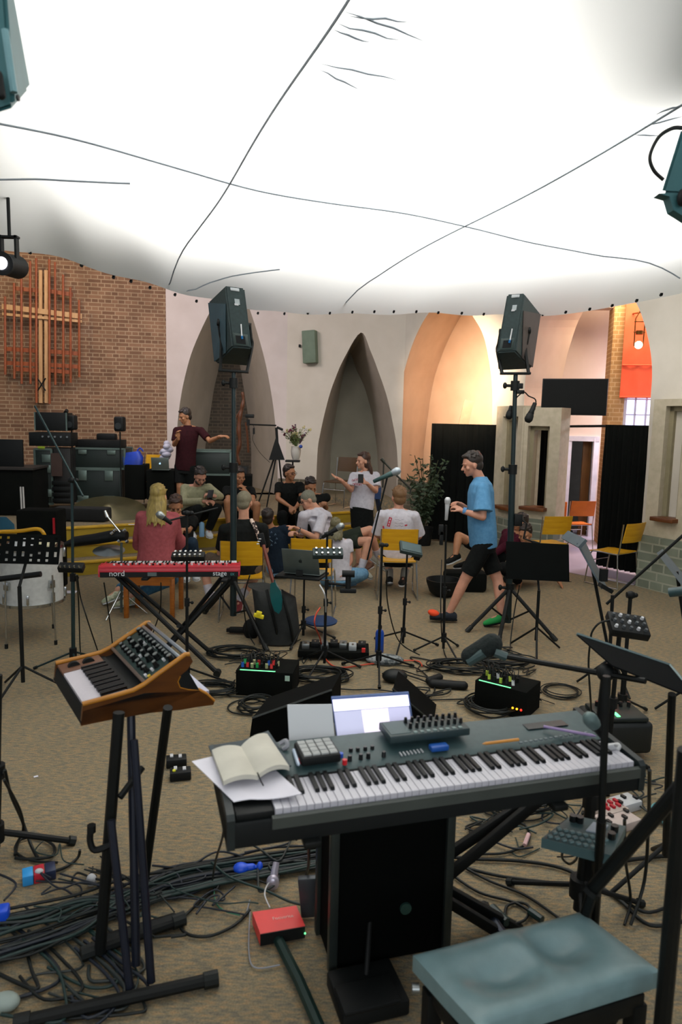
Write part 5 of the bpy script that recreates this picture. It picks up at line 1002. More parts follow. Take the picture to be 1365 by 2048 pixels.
# electronic hi-hat / black padded arm with silver clamps, and its stand
pa_ = thing('padded_case', 'long black padded instrument case resting on a chrome stand by the steps', 'case', A(200, 1085, 7.4)); q = MB(); y = 7.4; q.loft([(A(126, 1090, y), V((0, 0, .02)), V((0, .05, 0))), (A(150, 1083, y), V((0, 0, .055)), V((0, .09, 0))), (A(190, 1078, y), V((0, 0, .06)), V((0, .09, 0))), (A(235, 1070, y), V((0, 0, .065)), V((0, .09, 0))), (A(254, 1072, y), V((0, 0, .05)), V((0, .07, 0)))], 16); obj('body', q, BLKP, pa_, smooth=60)
for x, yy in ((228, 1062), (247, 1062), (236, 1083), (252, 1084), (222, 1068)): q = MB(); q.cyl(A(x, yy, y-.1), A(x+4, yy-3, y-.1), .018, n=8); obj('clamp', q, CHR, pa_)
hs = thing('hardware_stand', 'chrome drum hardware stand with a tilted rod by the steps', 'stand', G(240, 1270)); bb = G(243, 1290); bb.y = 6.9; bb.x = A(243, 1240, 6.9).x
q = MB(); q.cyl(A(243, 1085, 6.9), V((bb.x, 6.9, .03)), .013); obj('pole', q, mat('dull_steel', '5c6866', .4, .7), hs); q = MB(); q.cyl(A(240, 1064, 6.9), A(214, 1032, 6.9), .009); q.cyl(A(215, 1034, 6.9), A(210, 1021, 6.9), .020, .012); obj('rod', q, CHR, hs)
for a in (.2, 2.3, 4.4): q = MB(); q.cyl(V((bb.x, 6.9, .25)), V((bb.x+.25*math.cos(a), 6.9+.25*math.sin(a), .012)), .008); obj('leg', q, CHR, hs)
q = MB(); c = A(218, 1098, 7.3); q.lathe([(.001, .012), (.03, .010), (.04, 0), (.16, -.015), (.165, -.018), (.001, -.010)], c, (0.05, -.2, 1)); solo('hi_hat_cymbal', q, STEEL, 'small silver cymbal under the black padded case', 'cymbal', smooth=50)
q = MB(); c = A(218, 1014, 10.1); q.lathe([(.001, .05), (.06, .045), (.09, .02), (.50, -.035), (.52, -.045), (.50, -.045), (.001, -.01)], c, (.10, -.28, 1), 40); solo('ride_cymbal', q, mat('olive_bronze', '5e5a3c', .4, .6), 'large dull bronze cymbal lying over the road cases, above the red cloth', 'cymbal', smooth=50)
rr = random.Random(8); q = MB(); p = G(241, 1032, .56)
for i in range(14): q.ell(p+V((rr.uniform(-.16, .16), rr.uniform(-.05, .05), rr.uniform(.0, .03))), (.07, .05, .035), Rz(rr.uniform(0, 3)), 10, 6)
solo('red_cloth', q, mat('red_towel', 'a8260f', .9, col2='7d1a0c', scale=20), 'crumpled red cloth lying on the stage floor', 'cloth', smooth=60)
q = MB(); q.box(G(266, 1049, .555), (.12, .05, .003), .2); solo('paper_sheet', q, PAPER, 'white slip of paper on the stage edge beside the woman in pink', 'paper')
q = MB(); q.box(G(138, 1184, .005), (.17, .12, .003), .1); solo('paper_sheet', q, PAPER, 'white sheet of paper on the carpet right of the floor tom', 'paper')
q = MB(); p = G(172, 1040, .55); q.box(p+V((-.05, 0, .09)), (.75, .28, .18), bev=.03); solo('equipment_bag', q, mat('black_bag', '0f1110', .9), 'low black equipment bag on the stage edge below the bronze cymbal', 'bag')
q = MB(); p = G(90, 1100, .30); 
pd = thing('folded_case', 'tall black case standing at the left end of the steps', 'case', G(82, 1110)); q.box((A(84, 1060, 8.0).x, 8.0, .46), (.46, .3, .92), bev=.02); obj('body', q, CUR, pd); q = MB(); q.box((A(112, 1045, 7.9).x, 7.84, .75), (.02, .02, .18)); obj('red_tag', q, RED, pd)
# yellow armchair far left with a blue cloth
ac = thing('wooden_armchair', 'yellow wooden armchair behind the perforated music stand', 'chair', A(30, 1080, 7.2)+V((0, 0, -.5))); q = MB(); q.tube(smooth_path([A(-10, 1064, 7.1), A(40, 1062, 7.1), A(75, 1058, 7.1), (A(88, 1068, 7.1)), A(92, 1090, 7.15), A(92, 1120, 7.15)], 5), .020, 8); obj('armrest', q, WOODY, ac, smooth=80)
q = MB(); q.box((A(20, 1100, 7.3).x, 7.4, .42), (.6, .5, .05), bev=.01); obj('seat', q, WOODY, ac)
for x in (-15, 80):
    for dy in (.0, .5): q = MB(); q.box((A(x, 1100, 7.2).x, 7.15+dy, .3), (.04, .04, .6)); obj('leg', q, WOODY, ac)
q = MB(); q.loft([(A(8, 1066, 7.35), V((.12, 0, 0)), V((0, .03, 0))), (A(8, 1048, 7.4), V((.11, 0, 0)), V((0, .03, 0))), (A(4, 1034, 7.45), V((.05, 0, 0)), V((0, .02, 0)))], 16); solo('blue_cushion', q, mat('deep_teal_cloth', '12465a', .9), 'rounded teal-blue cushion on the yellow armchair at far left', 'cushion')
# ---- back line on the stage
def rackbox(name, label, x0, y0, x1, y1, Y, D, m=None, edges=False, cat='case', rot=0.1):
    a, b = A(x0, y0, Y), A(x1, y1, Y); w = abs(b.x-a.x); h = abs(a.z-b.z); c = V(((a.x+b.x)/2, Y+D/2, (a.z+b.z)/2)); t = thing(name, label, cat, (c.x, c.y, c.z-h/2)); R = Rz(rot)
    q = MB(); q.box(c, (w, D, h), R, bev=.006); obj('body', q, m or BLKP, t)
    if edges:
        for sx in (-1, 1):
            for sy in (-1, 1): q = MB(); q.box(c+R @ V((sx*w/2, sy*D/2, 0)), (.03, .03, h+.012), R); obj('corner_edge', q, EDGE, t)
        for sz in (-1, 1):
            for sy in (-1, 1): q = MB(); q.box(c+R @ V((0, sy*D/2, sz*h/2)), (w, .03, .03), R); obj('edge', q, EDGE, t)
    return t, c, w, h, R
EDGE = mat('case_aluminium', '6f8078', .4, .7); CASE = mat('case_laminate', '14211d', .5)
t, c, w, h, R = rackbox('road_case', 'upper green-black road case of the pair on the stage', 142, 896, 245, 938, 11.1, .6, CASE, True)
for sx in (-.3, .25): q = MB(); q.box(c+R @ V((w*sx, -.315, .10)), (.13, .02, .07), R, bev=.005); obj('latch', q, EDGE, t)
t, c, w, h, R = rackbox('road_case', 'lower green-black road case of the pair, standing on the stage floor', 144, 938, 238, 1004, 11.1, .6, CASE, True)
for sx in (-.3, .25):
    q = MB(); q.box(c+R @ V((w*sx, -.315, .16)), (.13, .02, .16), R, bev=.005); obj('latch', q, EDGE, t); q = MB(); q.box(c+R @ V((w*sx, -.315, -.2)), (.17, .02, .08), R, bev=.005); obj('handle', q, EDGE, t)
t, c, w, h, R = rackbox('rack_case', 'tall narrow road case with metal edges under the amplifier at left', 66, 898, 102, 1008, 10.7, .55, CASE, True)
for dz in (.28, .12, -.25): q = MB(); q.box(c+R @ V((.05, -.29, dz)), (.13, .02, .12), R, bev=.005); obj('latch', q, EDGE, t)
q = MB(); q.box(c+R @ V((-.02, -.285, .44)), (.10, .01, .05), R); obj('sticker', q, mat('lime_label', '8aa01c', .7), t)
t, c, w, h, R = rackbox('open_rack', 'open rack of dark units right of the tall narrow case', 104, 896, 140, 1008, 10.75, .4, mat('rack_dark', '151311', .6), False)
q = MB(); q.box(c+R @ V((-.06, -.26, .18)), (.16, .02, .35), R); obj('brown_panel', q, mat('brown_rack_panel', '3d2a22', .6), t)
for i in range(4): q = MB(); q.box(c+R @ V((0, -.26, -.1-.09*i)), (.28, .015, .06), R, bev=.003); obj('rack_unit', q, BLKP, t)
t, c, w, h, R = rackbox('guitar_amplifier', 'wide black amplifier head on top of the tall narrow case', 56, 864, 138, 893, 10.7, .4, None, False, 'amplifier')
for i in range(5): q = MB(); q.cyl(c+R @ V((-.1+.09*i, -.2, .04)), c+R @ V((-.1+.09*i, -.225, .04)), .015, n=10); obj('knob', q, STEEL, t)
t, c, w, h, R = rackbox('guitar_amplifier', 'smaller black combo amplifier topmost of the left stack', 68, 824, 130, 862, 10.7, .35, None, False, 'amplifier')
for s in (-1, 1): q = MB(); q.box(c+R @ V((s*w/2, -.17, 0)), (.02, .02, h), R); obj('corner_trim', q, EDGE, t)
q = MB(); q.cyl(c+R @ V((.22, -.17, h/2)), c+R @ V((.22, -.10, h/2+.03)), .03, n=8); obj('handle', q, BLK, t)
for lab, x, yy in (('small black monitor speaker right of the left amplifier stack', 143, 845), ('small black monitor speaker above the right end of the road cases', 240, 848)):
    t = thing('monitor_speaker', lab, 'speaker', A(x, 858, 10.9)); c = A(x, yy, 10.9); q = MB(); q.box(c, (.15, .16, .23), bev=.03, seg=3); obj('cabinet', q, BLKP, t); q = MB(); q.lathe([(.001, .0), (.045, .0), (.05, .012)], c+V((0, -.085, -.03)), (0, -1, 0), 20); obj('woofer', q, mat('cone', '22282a', .7), t)
    q = MB(); q.cyl(c-V((0, 0, .12)), V((c.x, c.y, .56)), .012); obj('stand_pole', q, BLK, t); q = MB(); q.cyl(V((c.x, c.y, .54)), V((c.x, c.y, .57)), .12, n=16); obj('stand_base', q, BLK, t)
t, c, w, h, R = rackbox('mixing_console', 'black mixing desk with raised back lying on the upper road case', 148, 879, 236, 896, 11.15, .5, None, False, 'mixer'); q = MB(); q.box(c+R @ V((.08, .05, .10)), (.30, .2, .12), R, bev=.03); obj('meter_bridge', q, BLKP, t)
t, c, w, h, R = rackbox('display_screen', 'flat black screen standing at the far left edge of the stage', -20, 878, 45, 934, 10.2, .05, None, False, 'screen', .05); q = MB(); q.box(c+V((0, .03, -h/2-.2)), (.08, .04, .4)); obj('stand', q, BLK, t)
t, c, w, h, R = rackbox('stage_table', 'dark equipment table below the flat screen at far left', -40, 936, 62, 1030, 10.0, .7, CUR, False, 'table'); q = MB(); q.box(c+V((0, -.02, h/2)), (w+.05, .75, .03), R); obj('top', q, mat('dark_table_top', '2a2520', .6), t)
for x, lb in ((41, 'left'), (46, 'right')): q = MB(); q.cyl(A(x, 974, 9.8), V((A(x+3, 1028, 9.6).x, 9.6, .545)), .012); solo('drum_stick', q, mat('pale_stick', 'a9a7a2', .6), 'thin pale stick leaning on the table at far left, %s of the two' % lb, 'stick')
q = MB(); c = A(266, 915, 11.2); q.loft([(A(266, 930, 11.2), V((.15, 0, 0)), V((0, .09, 0))), (A(266, 915, 11.2), V((.17, 0, 0)), V((0, .08, 0))), (A(262, 904, 11.2), V((.14, 0, .02)), V((0, .05, 0)))], 16, pw=.6); q.tube(smooth_path([A(274, 903, 11.2), A(280, 896, 11.2), A(287, 903, 11.2)], 4), .012); solo('blue_bag', q, mat('bright_blue_nylon', '1440b8', .5, col2='0f2f8c', scale=6), 'bright blue carrier bag on the black cabinet beside the road cases', 'bag', smooth=50)
rackbox('equipment_cabinet', 'black cabinet beneath the bright blue bag', 246, 930, 286, 1000, 11.0, .5, CUR, False, 'cabinet')
t, c, w, h, R = rackbox('covered_table', 'black covered table carrying the stage laptop, behind the seated man in beige', 290, 940, 345, 1000, 10.9, .5, CUR, False, 'table')
c = A(321, 939, 10.85); t, up, Rs = laptop('small laptop with a glowing emblem on the black covered table', c, (1, .05, 0), -.2, .27, .19, GREYM); lc = c+up*.095; nf_ = V((0, -1, 0)); apple(t, lc+V((0, -.008, 0)), Rs.col[0], up, .014, mat('emblem_lit', 'a9cff0', emit=1.2))
q = MB(); c = A(333, 905, 11.4); rr = random.Random(3)
for i in range(10): q.ell(c+V((rr.uniform(-.05, .05), rr.uniform(-.05, .05), -.08+.025*i)), (.09-.004*i, .07, .05), None, 10, 6)
solo('plastic_bag', q, mat('white_plastic_bag', 'c3c3d4', .5), 'crumpled white plastic bag behind the standing man in maroon', 'bag', smooth=60)
t, c, w, h, R = rackbox('flight_case', 'large black flight case with metal trim behind the left pole, in front of the arch', 384, 902, 458, 950, 11.5, .5, CASE, True); rackbox('flight_case', 'black case standing under the metal-trimmed one behind the left pole', 384, 950, 500, 1003, 11.5, .5, CUR, False)
# carved wooden figure in the dark arch
cf = thing('wooden_sculpture', 'slender carved wooden sculpture standing in the dark arch', 'sculpture', A(485, 925, 12.3)); CW = mat('carved_wood', '4a260e', .5, col2='5e3212', scale=8); y = 12.3
q = MB(); q.tube(smooth_path([A(485, 784, y), A(487, 800, y), A(484, 818, y), (A(480, 835, y)), A(478, 860, y), A(480, 885, y), A(476, 910, y), A(480, 930, y)], 5), [.02+.018*math.sin(PI*i/35)+.006*math.sin(i) for i in range(36)], 8); obj('figure', q, CW, cf, smooth=80)
q = MB(); q.tube(smooth_path([A(485, 815, y), A(476, 828, y), A(470, 842, y)], 4), .012); obj('arm', q, CW, cf); q = MB(); q.tube(smooth_path([A(492, 845, y), A(495, 870, y), A(497, 905, y)], 4), .020); obj('arm', q, CW, cf); q = MB(); q.box((A(480, 935, y).x, y, .86), (.3, .25, .64), bev=.01); obj('plinth', q, BLKP, cf)
# video tripod with side arm
vt = thing('camera_tripod', 'tall black tripod with a horizontal side arm and hanging bag, left of the flowers', 'tripod', G(540, 1000, .54)); y = 11.6
for x, yy in ((516, 1000), (535, 1010), (566, 985)): q = MB(); q.cyl(A(556, 895, y), V((A(x, yy, y).x, y+(.3 if x > 560 else -.1), .56)), .016, .012, 8); obj('leg', q, BLK, vt)
q = MB(); q.cyl(A(556, 900, y), A(553, 855, y), .022); obj('centre_column', q, BLK, vt); q = MB(); q.tube([A(500, 849, y), A(553, 851, y)], .013); arm = obj('side_arm', q, BLK, vt); q = MB(); q.box(A(500, 832, y), (.14, .08, .06), bev=.01); q.box(A(497, 845, y), (.05, .05, .10)); obj('camera_mount', q, BLKP, arm); q = MB(); q.box(A(560, 857, y), (.11, .05, .04), Matrix.Rotation(.4, 3, 'Y'), bev=.01); obj('pan_handle', q, BLKP, arm)
q = MB(); q.tube(smooth_path([A(507, 850, y-.02), A(509, 862, y-.02), A(506, 880, y-.02), A(520, 905, y), A(540, 925, y)], 5), .004, 5); obj('wire', q, RUB, arm); q = MB(); q.box(A(508, 862, y), (.03, .04, .10)); obj('clip', q, BLKP, arm)
q = MB(); q.add([A(553, 872, y-.05), A(538, 920, y-.1), A(570, 920, y-.05), A(553, 872, y+.05), A(538, 920, y+.1), A(570, 920, y+.15)], [(0, 1, 2), (5, 4, 3), (0, 3, 4, 1), (1, 4, 5, 2), (2, 5, 3, 0)]); obj('sling_bag', q, mat('sling_nylon', '101312', .9), vt, smooth=0)
# tray stand and flowers
ts = thing('side_table', 'small high black tray stand beneath the flower vase', 'stand', (A(588, 960, 11.7).x, 11.7, .54)); q = MB(); q.box(A(586, 922, 11.7), (.24, .2, .03), bev=.004); obj('tray', q, BLKP, ts); q = MB(); q.cyl(A(586, 924, 11.7), V((A(586, 922, 11.7).x, 11.7, .55)), .014); obj('pole', q, BLK, ts)
vs_ = thing('flower_vase', 'white vase of mixed flowers with a purple spike on the tray stand', 'vase', A(592, 919, 11.7)); c = A(592, 919, 11.7); q = MB(); q.lathe([(.055, 0), (.075, .06), (.085, .14), (.075, .20), (.08, .22)], c); obj('vase', q, mat('white_ceramic', 'bdb9b0', .3), vs_)
rr = random.Random(5); q = MB(); fl_ = []
for i in range(46):
    a = rr.uniform(0, 2*PI); e = rr.uniform(.1, 1.0); L = rr.uniform(.16, .36); d = V((math.cos(a)*e, math.sin(a)*e*.8, 1.0)).normalized(); p0 = c+V((0, 0, .2)); p1 = p0+d*L*1.05; q.tube([p0, p0.lerp(p1, .5)+V((0, 0, .02)), p1], .003, 4)
    for k in range(7):
        l = p0.lerp(p1, rr.uniform(.3, 1)); dd = V((rr.uniform(-1, 1), rr.uniform(-1, 1), rr.uniform(-.2, .8))).normalized(); s_ = dd.orthogonal().normalized(); ln = rr.uniform(.03, .06); q.add([l, l+dd*ln*.5+s_*ln*.22, l+dd*ln, l+dd*ln*.5-s_*ln*.22], [(0, 1, 2, 3)])
    fl_.append(p1)
obj('foliage', q, mat('flower_leaves', '4c5c33', .7, col2='6e7a45', scale=12), vs_, smooth=0)
for i, p in enumerate(fl_[:26]): q = MB(); [q.ell(p+V((rr.uniform(-.02, .02), rr.uniform(-.02, .02), rr.uniform(-.02, .02))), .014, None, 6, 4) for k in range(5)]; obj('blossom', q, [mat('cream_petal', 'b8ad7a', .7), mat('maroon_petal', '5c1a30', .7), mat('white_petal', 'c9c6c0', .7)][i % 3], vs_)
for p0, p1 in (((593, 880), (591, 850)), ((600, 885), (612, 866)), ((588, 885), (583, 862))): q = MB(); [q.ell(A(p0[0], p0[1], 11.7).lerp(A(p1[0], p1[1], 11.7), k/7), .022-.001*k, None, 8, 5) for k in range(8)]; obj('flower_spike', q, mat('purple_petal', '47143a', .7), vs_)
q = MB(); q.ell(A(602, 893, 11.6), (.03, .03, .03)); obj('blue_blossom', q, mat('blue_petal', '2a4a9c', .7), vs_)
# stool with chairs legs inside the central arch
t = make_chair('dark stacking chair with wooden seat inside the central arch', mat('dark_seat', '4a3318', .5), CHR); p = A(680, 975, 11.9); t.location = (p.x, 11.9, .55); t.rotation_euler = (0, 0, 2.6); [setattr(o.data, 'name', 'x') for o in ()]
q = MB(); q.cyl(G(760, 1025, .54), A(752, 978, 10.9), .04); q.box(A(756, 985, 10.9), (.1, .1, .2)); solo('blue_canister', q, mat('blue_canister_paint', '1f3a66', .5), 'small blue canister on the steps right of the standing woman', 'canister')
# potted plant by the curtain
pp_ = thing('potted_plant', 'tall leafy dark green potted plant left of the black curtain', 'plant', G(858, 1062)); y = 11.4; q = MB(); b0 = V((A(850, 1000, y).x, y, 0)); q.lathe([(.12, 0), (.16, .3), (.15, .3), (.13, .26), (.001, .26)], b0); obj('pot', q, BLKP, pp_); q = MB(); lf_ = MB(); rr = random.Random(9)
for i in range(26):
    a = rr.uniform(0, 2*PI); H_ = rr.uniform(.5, 1.25); e = rr.uniform(.05, .34); tip = b0+V((e*math.cos(a), e*math.sin(a), .25+H_)); q.tube([b0+V((0, 0, .25)), b0+V((e*.3*math.cos(a), e*.3*math.sin(a), .25+H_*.6)), tip], .006, 5)
    for k in range(34):
        tt = rr.uniform(.25, 1); l = (b0+V((0, 0, .25))).lerp(tip, tt)+V((rr.uniform(-.05, .05), rr.uniform(-.05, .05), rr.uniform(-.04, .04))); dd = V((rr.uniform(-1, 1), rr.uniform(-1, 1), rr.uniform(-.7, .6))).normalized(); s_ = dd.orthogonal().normalized(); ln = rr.uniform(.06, .11); lf_.add([l, l+dd*ln*.45+s_*ln*.25+V((0, 0, .008)), l+dd*ln, l+dd*ln*.45-s_*ln*.25], [(0, 1, 2, 3)])
obj('stem', q, mat('plant_stem', '3a3a1e', .7), pp_); obj('foliage', lf_, mat('plant_leaves', '35482c', .6, col2='24331f', scale=5), pp_, smooth=0)
# items near the walking man
q = MB(); p = G(884, 1170); p = V((A(888, 1160, 8.0).x, 8.0, 0)); q.lathe([(.10, 0), (.16, .05), (.20, .16), (.205, .20), (.19, .20), (.15, .06), (.001, .05)], p, n=28); solo('black_bowl', q, BLKP, 'round black bowl-shaped drum on the floor left of the walking man', 'drum')
q = MB(); p = V((A(930, 1160, 8.3).x, 8.3, 0)); q.box(p+V((0, 0, .12)), (.5, .25, .24), bev=.04); solo('black_holdall', q, CUR, 'black holdall on the floor behind the walking man', 'bag')
# ================================================================== FOREGROUND
# ---- tilted wooden analogue synthesizer on a column stand (near left)
o_ = G(168, 1412, .95); wv = G(112, 1327, .95)-o_; wv.z = 0; SW_ = wv.length; dd_ = V((wv.y, -wv.x, 0)).normalized()
sy = thing('analogue_synthesizer', 'wooden-cased analogue synthesizer with tilted green-black control panel and short keyboard at near left', 'synthesizer', (o_.x, o_.y, .88))
pa2 = (o_.x, o_.y); pb2 = (o_.x+dd_.x, o_.y+dd_.y)
def CH(x, y): return W(x, y, pa2, pb2)
side = [CH(x, y) for x, y in ((162, 1452), (166, 1411), (230, 1394), (268, 1383), (290, 1371), (318, 1350), (345, 1331), (372, 1311), (380, 1311), (386, 1323), (374, 1341), (360, 1352), (355, 1364), (360, 1376), (376, 1380), (400, 1382), (414, 1390), (429, 1404), (427, 1410), (395, 1414), (360, 1420), (300, 1426), (220, 1440))]
WDK = mat('walnut_side', '5e3510', .35, col2='4a280b', scale=5, stretch=(1, 1, 6)); EDGW = mat('honey_wood_edge', 'b0741a', .35, col2='9a6212', scale=8)
for k in (0, 1):
    off = wv*(k)-wv.normalized()*(.0 if k == 0 else .018); q = MB(); q.prism([p+off for p in side], wv.normalized()*.018); c_ = obj('side_panel', q, WDK, sy)
    q = MB(); q.tube([p+off+wv.normalized()*.009+V((0, 0, .001)) for p in side[1:9]], .0105, 8); q.tube([p+off+wv.normalized()*.009 for p in side[11:18]], .0095, 8); obj('rounded_edge', q, EDGW, c_, smooth=80)
def SP(s, t, up=0):
    "point on the synthesizer: s along the case profile list index (float), t across 0..1"
    i = int(s); f = s-i; p = side[i].lerp(side[min(i+1, len(side)-1)], f); return p+wv*t+V((0, 0, up))
q = MB(); q.prism([side[0]+V((0, 0, .006)), side[1]-V((0, 0, .022)), side[4]-V((0, 0, .03)), side[7]-V((.01, .0, .03)), side[15], side[21]], wv); obj('case', q, BLKP, sy)
fr0, fr1 = side[1], side[3].lerp(side[4], .3); kd = (fr1-fr0); kd_n = kd.normalized(); nm = kd_n.cross(wv.normalized()); nm = nm if nm.z > 0 else -nm; FK = Matrix((wv.normalized(), kd_n, nm)).transposed(); 
q = MB(); q.box(fr0+wv*.5+kd*.5-nm*.022, (SW_-.03, kd.length, .01), FK); obj('key_bed', q, BLKP, sy)
nk_ = 26; w0 = .03; w1_ = SW_-.14; kw = (w1_-w0)/nk_; first = None
for i in range(nk_):
    if first is None: q = MB(); q.box(fr0+wv.normalized()*(w0+kw/2)+kd*.44-nm*.010, (kw*.93, kd.length*.82, .014), FK, bev=.001, seg=1); first = obj('white_key', q, mat('ivory_key', 'cbc6cc', .35), sy)
    else: o = first.copy(); S.collection.objects.link(o); o.location = wv.normalized()*(kw*i)
first = None
for i in range(nk_-1):
    if i % 7 in (2, 6): continue
    if first is None: q = MB(); q.box(fr0+wv.normalized()*(w0+kw)+kd*.62+nm*.003, (kw*.55, kd.length*.50, .016), FK, bev=.0015, seg=1); first = obj('black_key', q, mat('ebony_key', '0d0f10', .25), sy)
    else: o = first.copy(); S.collection.objects.link(o); o.location = wv.normalized()*(kw*i)
q = MB(); q.box(fr0+wv.normalized()*(SW_-.078)+kd*.45-nm*.010, (.11, kd.length*.86, .014), FK, bev=.002); lp = obj('left_hand_panel', q, mat('tan_leather_panel', '6a4632', .5), sy)
for a in (.3, .6): q = MB(); q.cyl(fr0+wv.normalized()*(SW_-.09)+kd*a-nm*.01, fr0+wv.normalized()*(SW_-.07)+kd*a-nm*.01, .026, n=16); obj('control_wheel', q, BLKP, lp)
pn0, pn1 = side[4].lerp(side[5], .1), side[7]; pd_ = pn1-pn0; pdn = pd_.normalized(); nm2 = pdn.cross(wv.normalized()); nm2 = nm2 if nm2.z > 0 else -nm2; FP = Matrix((wv.normalized(), pdn, nm2)).transposed()
q = MB(); q.box(pn0+wv*.5+pd_*.45-nm2*.012, (SW_-.035, pd_.length*.92, .012), FP); pl = obj('control_panel', q, mat('panel_green_black', '243a36', .45, col2='1c302d'), sy)
q = MB(); q.box(pn0+wv*.5+pd_*.0-nm2*.004, (SW_-.035, .014, .012), FP, bev=.003); obj('panel_trim', q, mat('trim_brown_grey', '5a4a40', .4), sy)
for a in (.88, 1.03): q = MB(); q.box(pn0+wv*.5+pd_*a-nm2*.004, (SW_-.035, .014, .016), FP, bev=.003); obj('silver_rail', q, mat('silver_rail_metal', 'a9b0b8', .3, .8), sy)
rr = random.Random(6); KN = mat('knob_black', '0f1112', .3); KNS = mat('knob_silver', 'b5bcb9', .3, .8)
def knob(a, t, r): 
    p = pn0+pd_*a+wv.normalized()*t-nm2*.006; q = MB(); q.cyl(p, p+nm2*.008, r*1.25, n=14); q.cyl(p+nm2*.008, p+nm2*.026, r, r*.9, 14); o = obj('knob', q, KN, pl); q = MB(); q.cyl(p+nm2*.0262, p+nm2*.029, r*.75, n=12); obj('knob_cap', q, KNS, o)
for a, ts in ((.20, (.12, .17, .22, .30, .35, .40, .45, .50)), (.42, (.10, .20, .28, .36, .44, .50)), (.56, (.16, .24, .31, .40)), (.74, (.06, .10, .14, .18, .22, .28, .33, .38, .43, .48, .53))):
    for t_ in ts: knob(a, t_*SW_/.60, rr.choice((.011, .013, .010)))
q = MB()
for a, t_ in ((.12, .07), (.30, .08), (.62, .09), (.50, .52), (.70, .24), (.33, .25), (.6, .34)): q.box(pn0+pd_*a+wv.normalized()*t_-nm2*.001, (.018, .010, .010), FP)
obj('rocker_switch', q, WHT, pl)
q = MB(); q.box(pn0+pd_*.16+wv.normalized()*.045-nm2*.001, (.012, .012, .010), FP); obj('amber_switch', q, mat('amber_plastic', 'c9b23a', .4), pl)
q = MB(); c = side[15].lerp(side[17], .3)+wv*.5; q.box(c-V((.02, 0, .012)), (SW_-.04, .10, .022), frame(wv, (0, 0, 1))); obj('rear_plate', q, mat('pale_rear_plate', 'c3c6da', .4), sy)
# stand below it: U-shaped column stand
ss_ = thing('synthesizer_stand', 'tall black folding stand with dark blue tubes under the wooden synthesizer', 'stand', G(290, 1930)); NAVY = mat('navy_black_tube', '161c2b', .4, .3)
for a, b, r, m in (((238, 1425, 2.42), (200, 1895, 2.36), .021, BLK), ((262, 1425, 2.56), (272, 1900, 2.30), .016, NAVY), ((336, 1415, 2.5), (290, 1850, 2.75), .018, BLK)): 
    A_, B_ = A(*a), A(*b); q = MB(); q.cyl(A_, V((B_.x, B_.y, .03)), r, n=10); obj('column', q, m, ss_)
for a, b in (((222, 1640, 2.33), (260, 2003, 2.19)), ((268, 1480, 2.4), (303, 1985, 2.22))):
    A_, B_ = A(*a), A(*b); q = MB(); q.cyl(A_, V((B_.x, B_.y, .035)), .015, n=10); obj('column', q, NAVY, ss_)
for a, b in (((60, 2040), (408, 1962)), ((190, 1900), (345, 1845))): q = MB(); A_, B_ = G(*a, .03), G(*b, .03); q.cyl(A_, B_, .022, n=10); f_ = obj('foot_bar', q, BLK, ss_); q = MB(); q.cyl(B_, B_+(B_-A_).normalized()*.05, .028, n=10); obj('rubber_cap', q, RUB, f_); q = MB(); q.cyl(A_, A_-(B_-A_).normalized()*.05, .028, n=10); obj('rubber_cap', q, RUB, f_)
for a, b in (((240, 1595), (285, 1535)),): q = MB(); q.cyl(A(*a, 2.38), A(*b, 2.48), .012, n=8); obj('cross_brace', q, BLK, ss_)
q = MB(); q.tube(smooth_path([A(183, 1655, 2.35), A(180, 1680, 2.35), A(190, 1700, 2.35), A(220, 1690, 2.37)], 4), .012, 8); q.cyl(A(183, 1650, 2.35), A(183, 1664, 2.35), .016, n=8); obj('cable_hook', q, BLKP, ss_)
q = MB(); c = V((o_.x+dd_.x*.2, o_.y+dd_.y*.2, .88))+wv*.5; q.box(c, (.34, .42, .02), math.atan2(dd_.y, dd_.x)); obj('top_plate', q, BLK, ss_)
# ---- stage piano with everything on it
a_, b_ = G(454, 1636, .92), G(1292, 1524, .92); px_ = (b_-a_); PL = px_.length; px_.normalize(); py_ = V((-px_.y, px_.x, 0)); PF = Matrix((px_, py_, V((0, 0, 1)))).transposed(); PD = .37; PZ = .92
def PP(x, y, z=0): return a_+px_*x+py_*y+V((0, 0, z))
def PX(px, py, z=0):
    "coordinates on the piano (x, y) of a spot seen at that height over its top"
    p = G(px, py, PZ+z)-a_; return p.dot(px_), p.dot(py_)
pi_ = thing('stage_piano', 'long black stage piano with full weighted keyboard, crossing the foreground', 'piano', PP(PL/2, PD/2, -.07)); PBK = mat('piano_casing', '131c1d', .5, col2='182324', scale=60); 
q = MB(); q.prism([PP(0, y, z) for y, z in ((0, -.095), (0, -.030), (.004, -.022), (.03, -.022), (.17, -.022), (.172, .0), (.20, .012), (PD-.02, .03), (PD, .02), (PD, -.095))], px_*PL); obj('body', q, mat('piano_black', '0a0f0f', .6, spec=.25), pi_)
for s in (0, PL-.022): q = MB(); q.prism([PP(s, y, z) for y, z in ((-.004, -.097), (-.004, -.01), (.01, .002), (.19, .016), (PD, .034), (PD+.003, .02), (PD+.003, -.097))], px_*.022); obj('end_cheek', q, PBK, pi_)
q = MB(); q.prism([PP(.022, y, z) for y, z in ((.176, .002), (.20, .0135), (PD-.02, .032), (PD-.02, .028), (.20, .008), (.176, -.002))], px_*(PL-.044)); top = obj('top_panel', q, mat('panel_blue_grey', '344a4c', .45, col2='2d4244', scale=40), pi_)
k0x = PX(545, 1616, -.02)[0]; kw = (PL-.035-k0x)/52; first = None
q = MB(); q.box(PP((.022+k0x)/2, .09, -.012), (k0x-.03, .16, .02), PF, bev=.003); obj('wheel_block', q, BLKP, pi_)
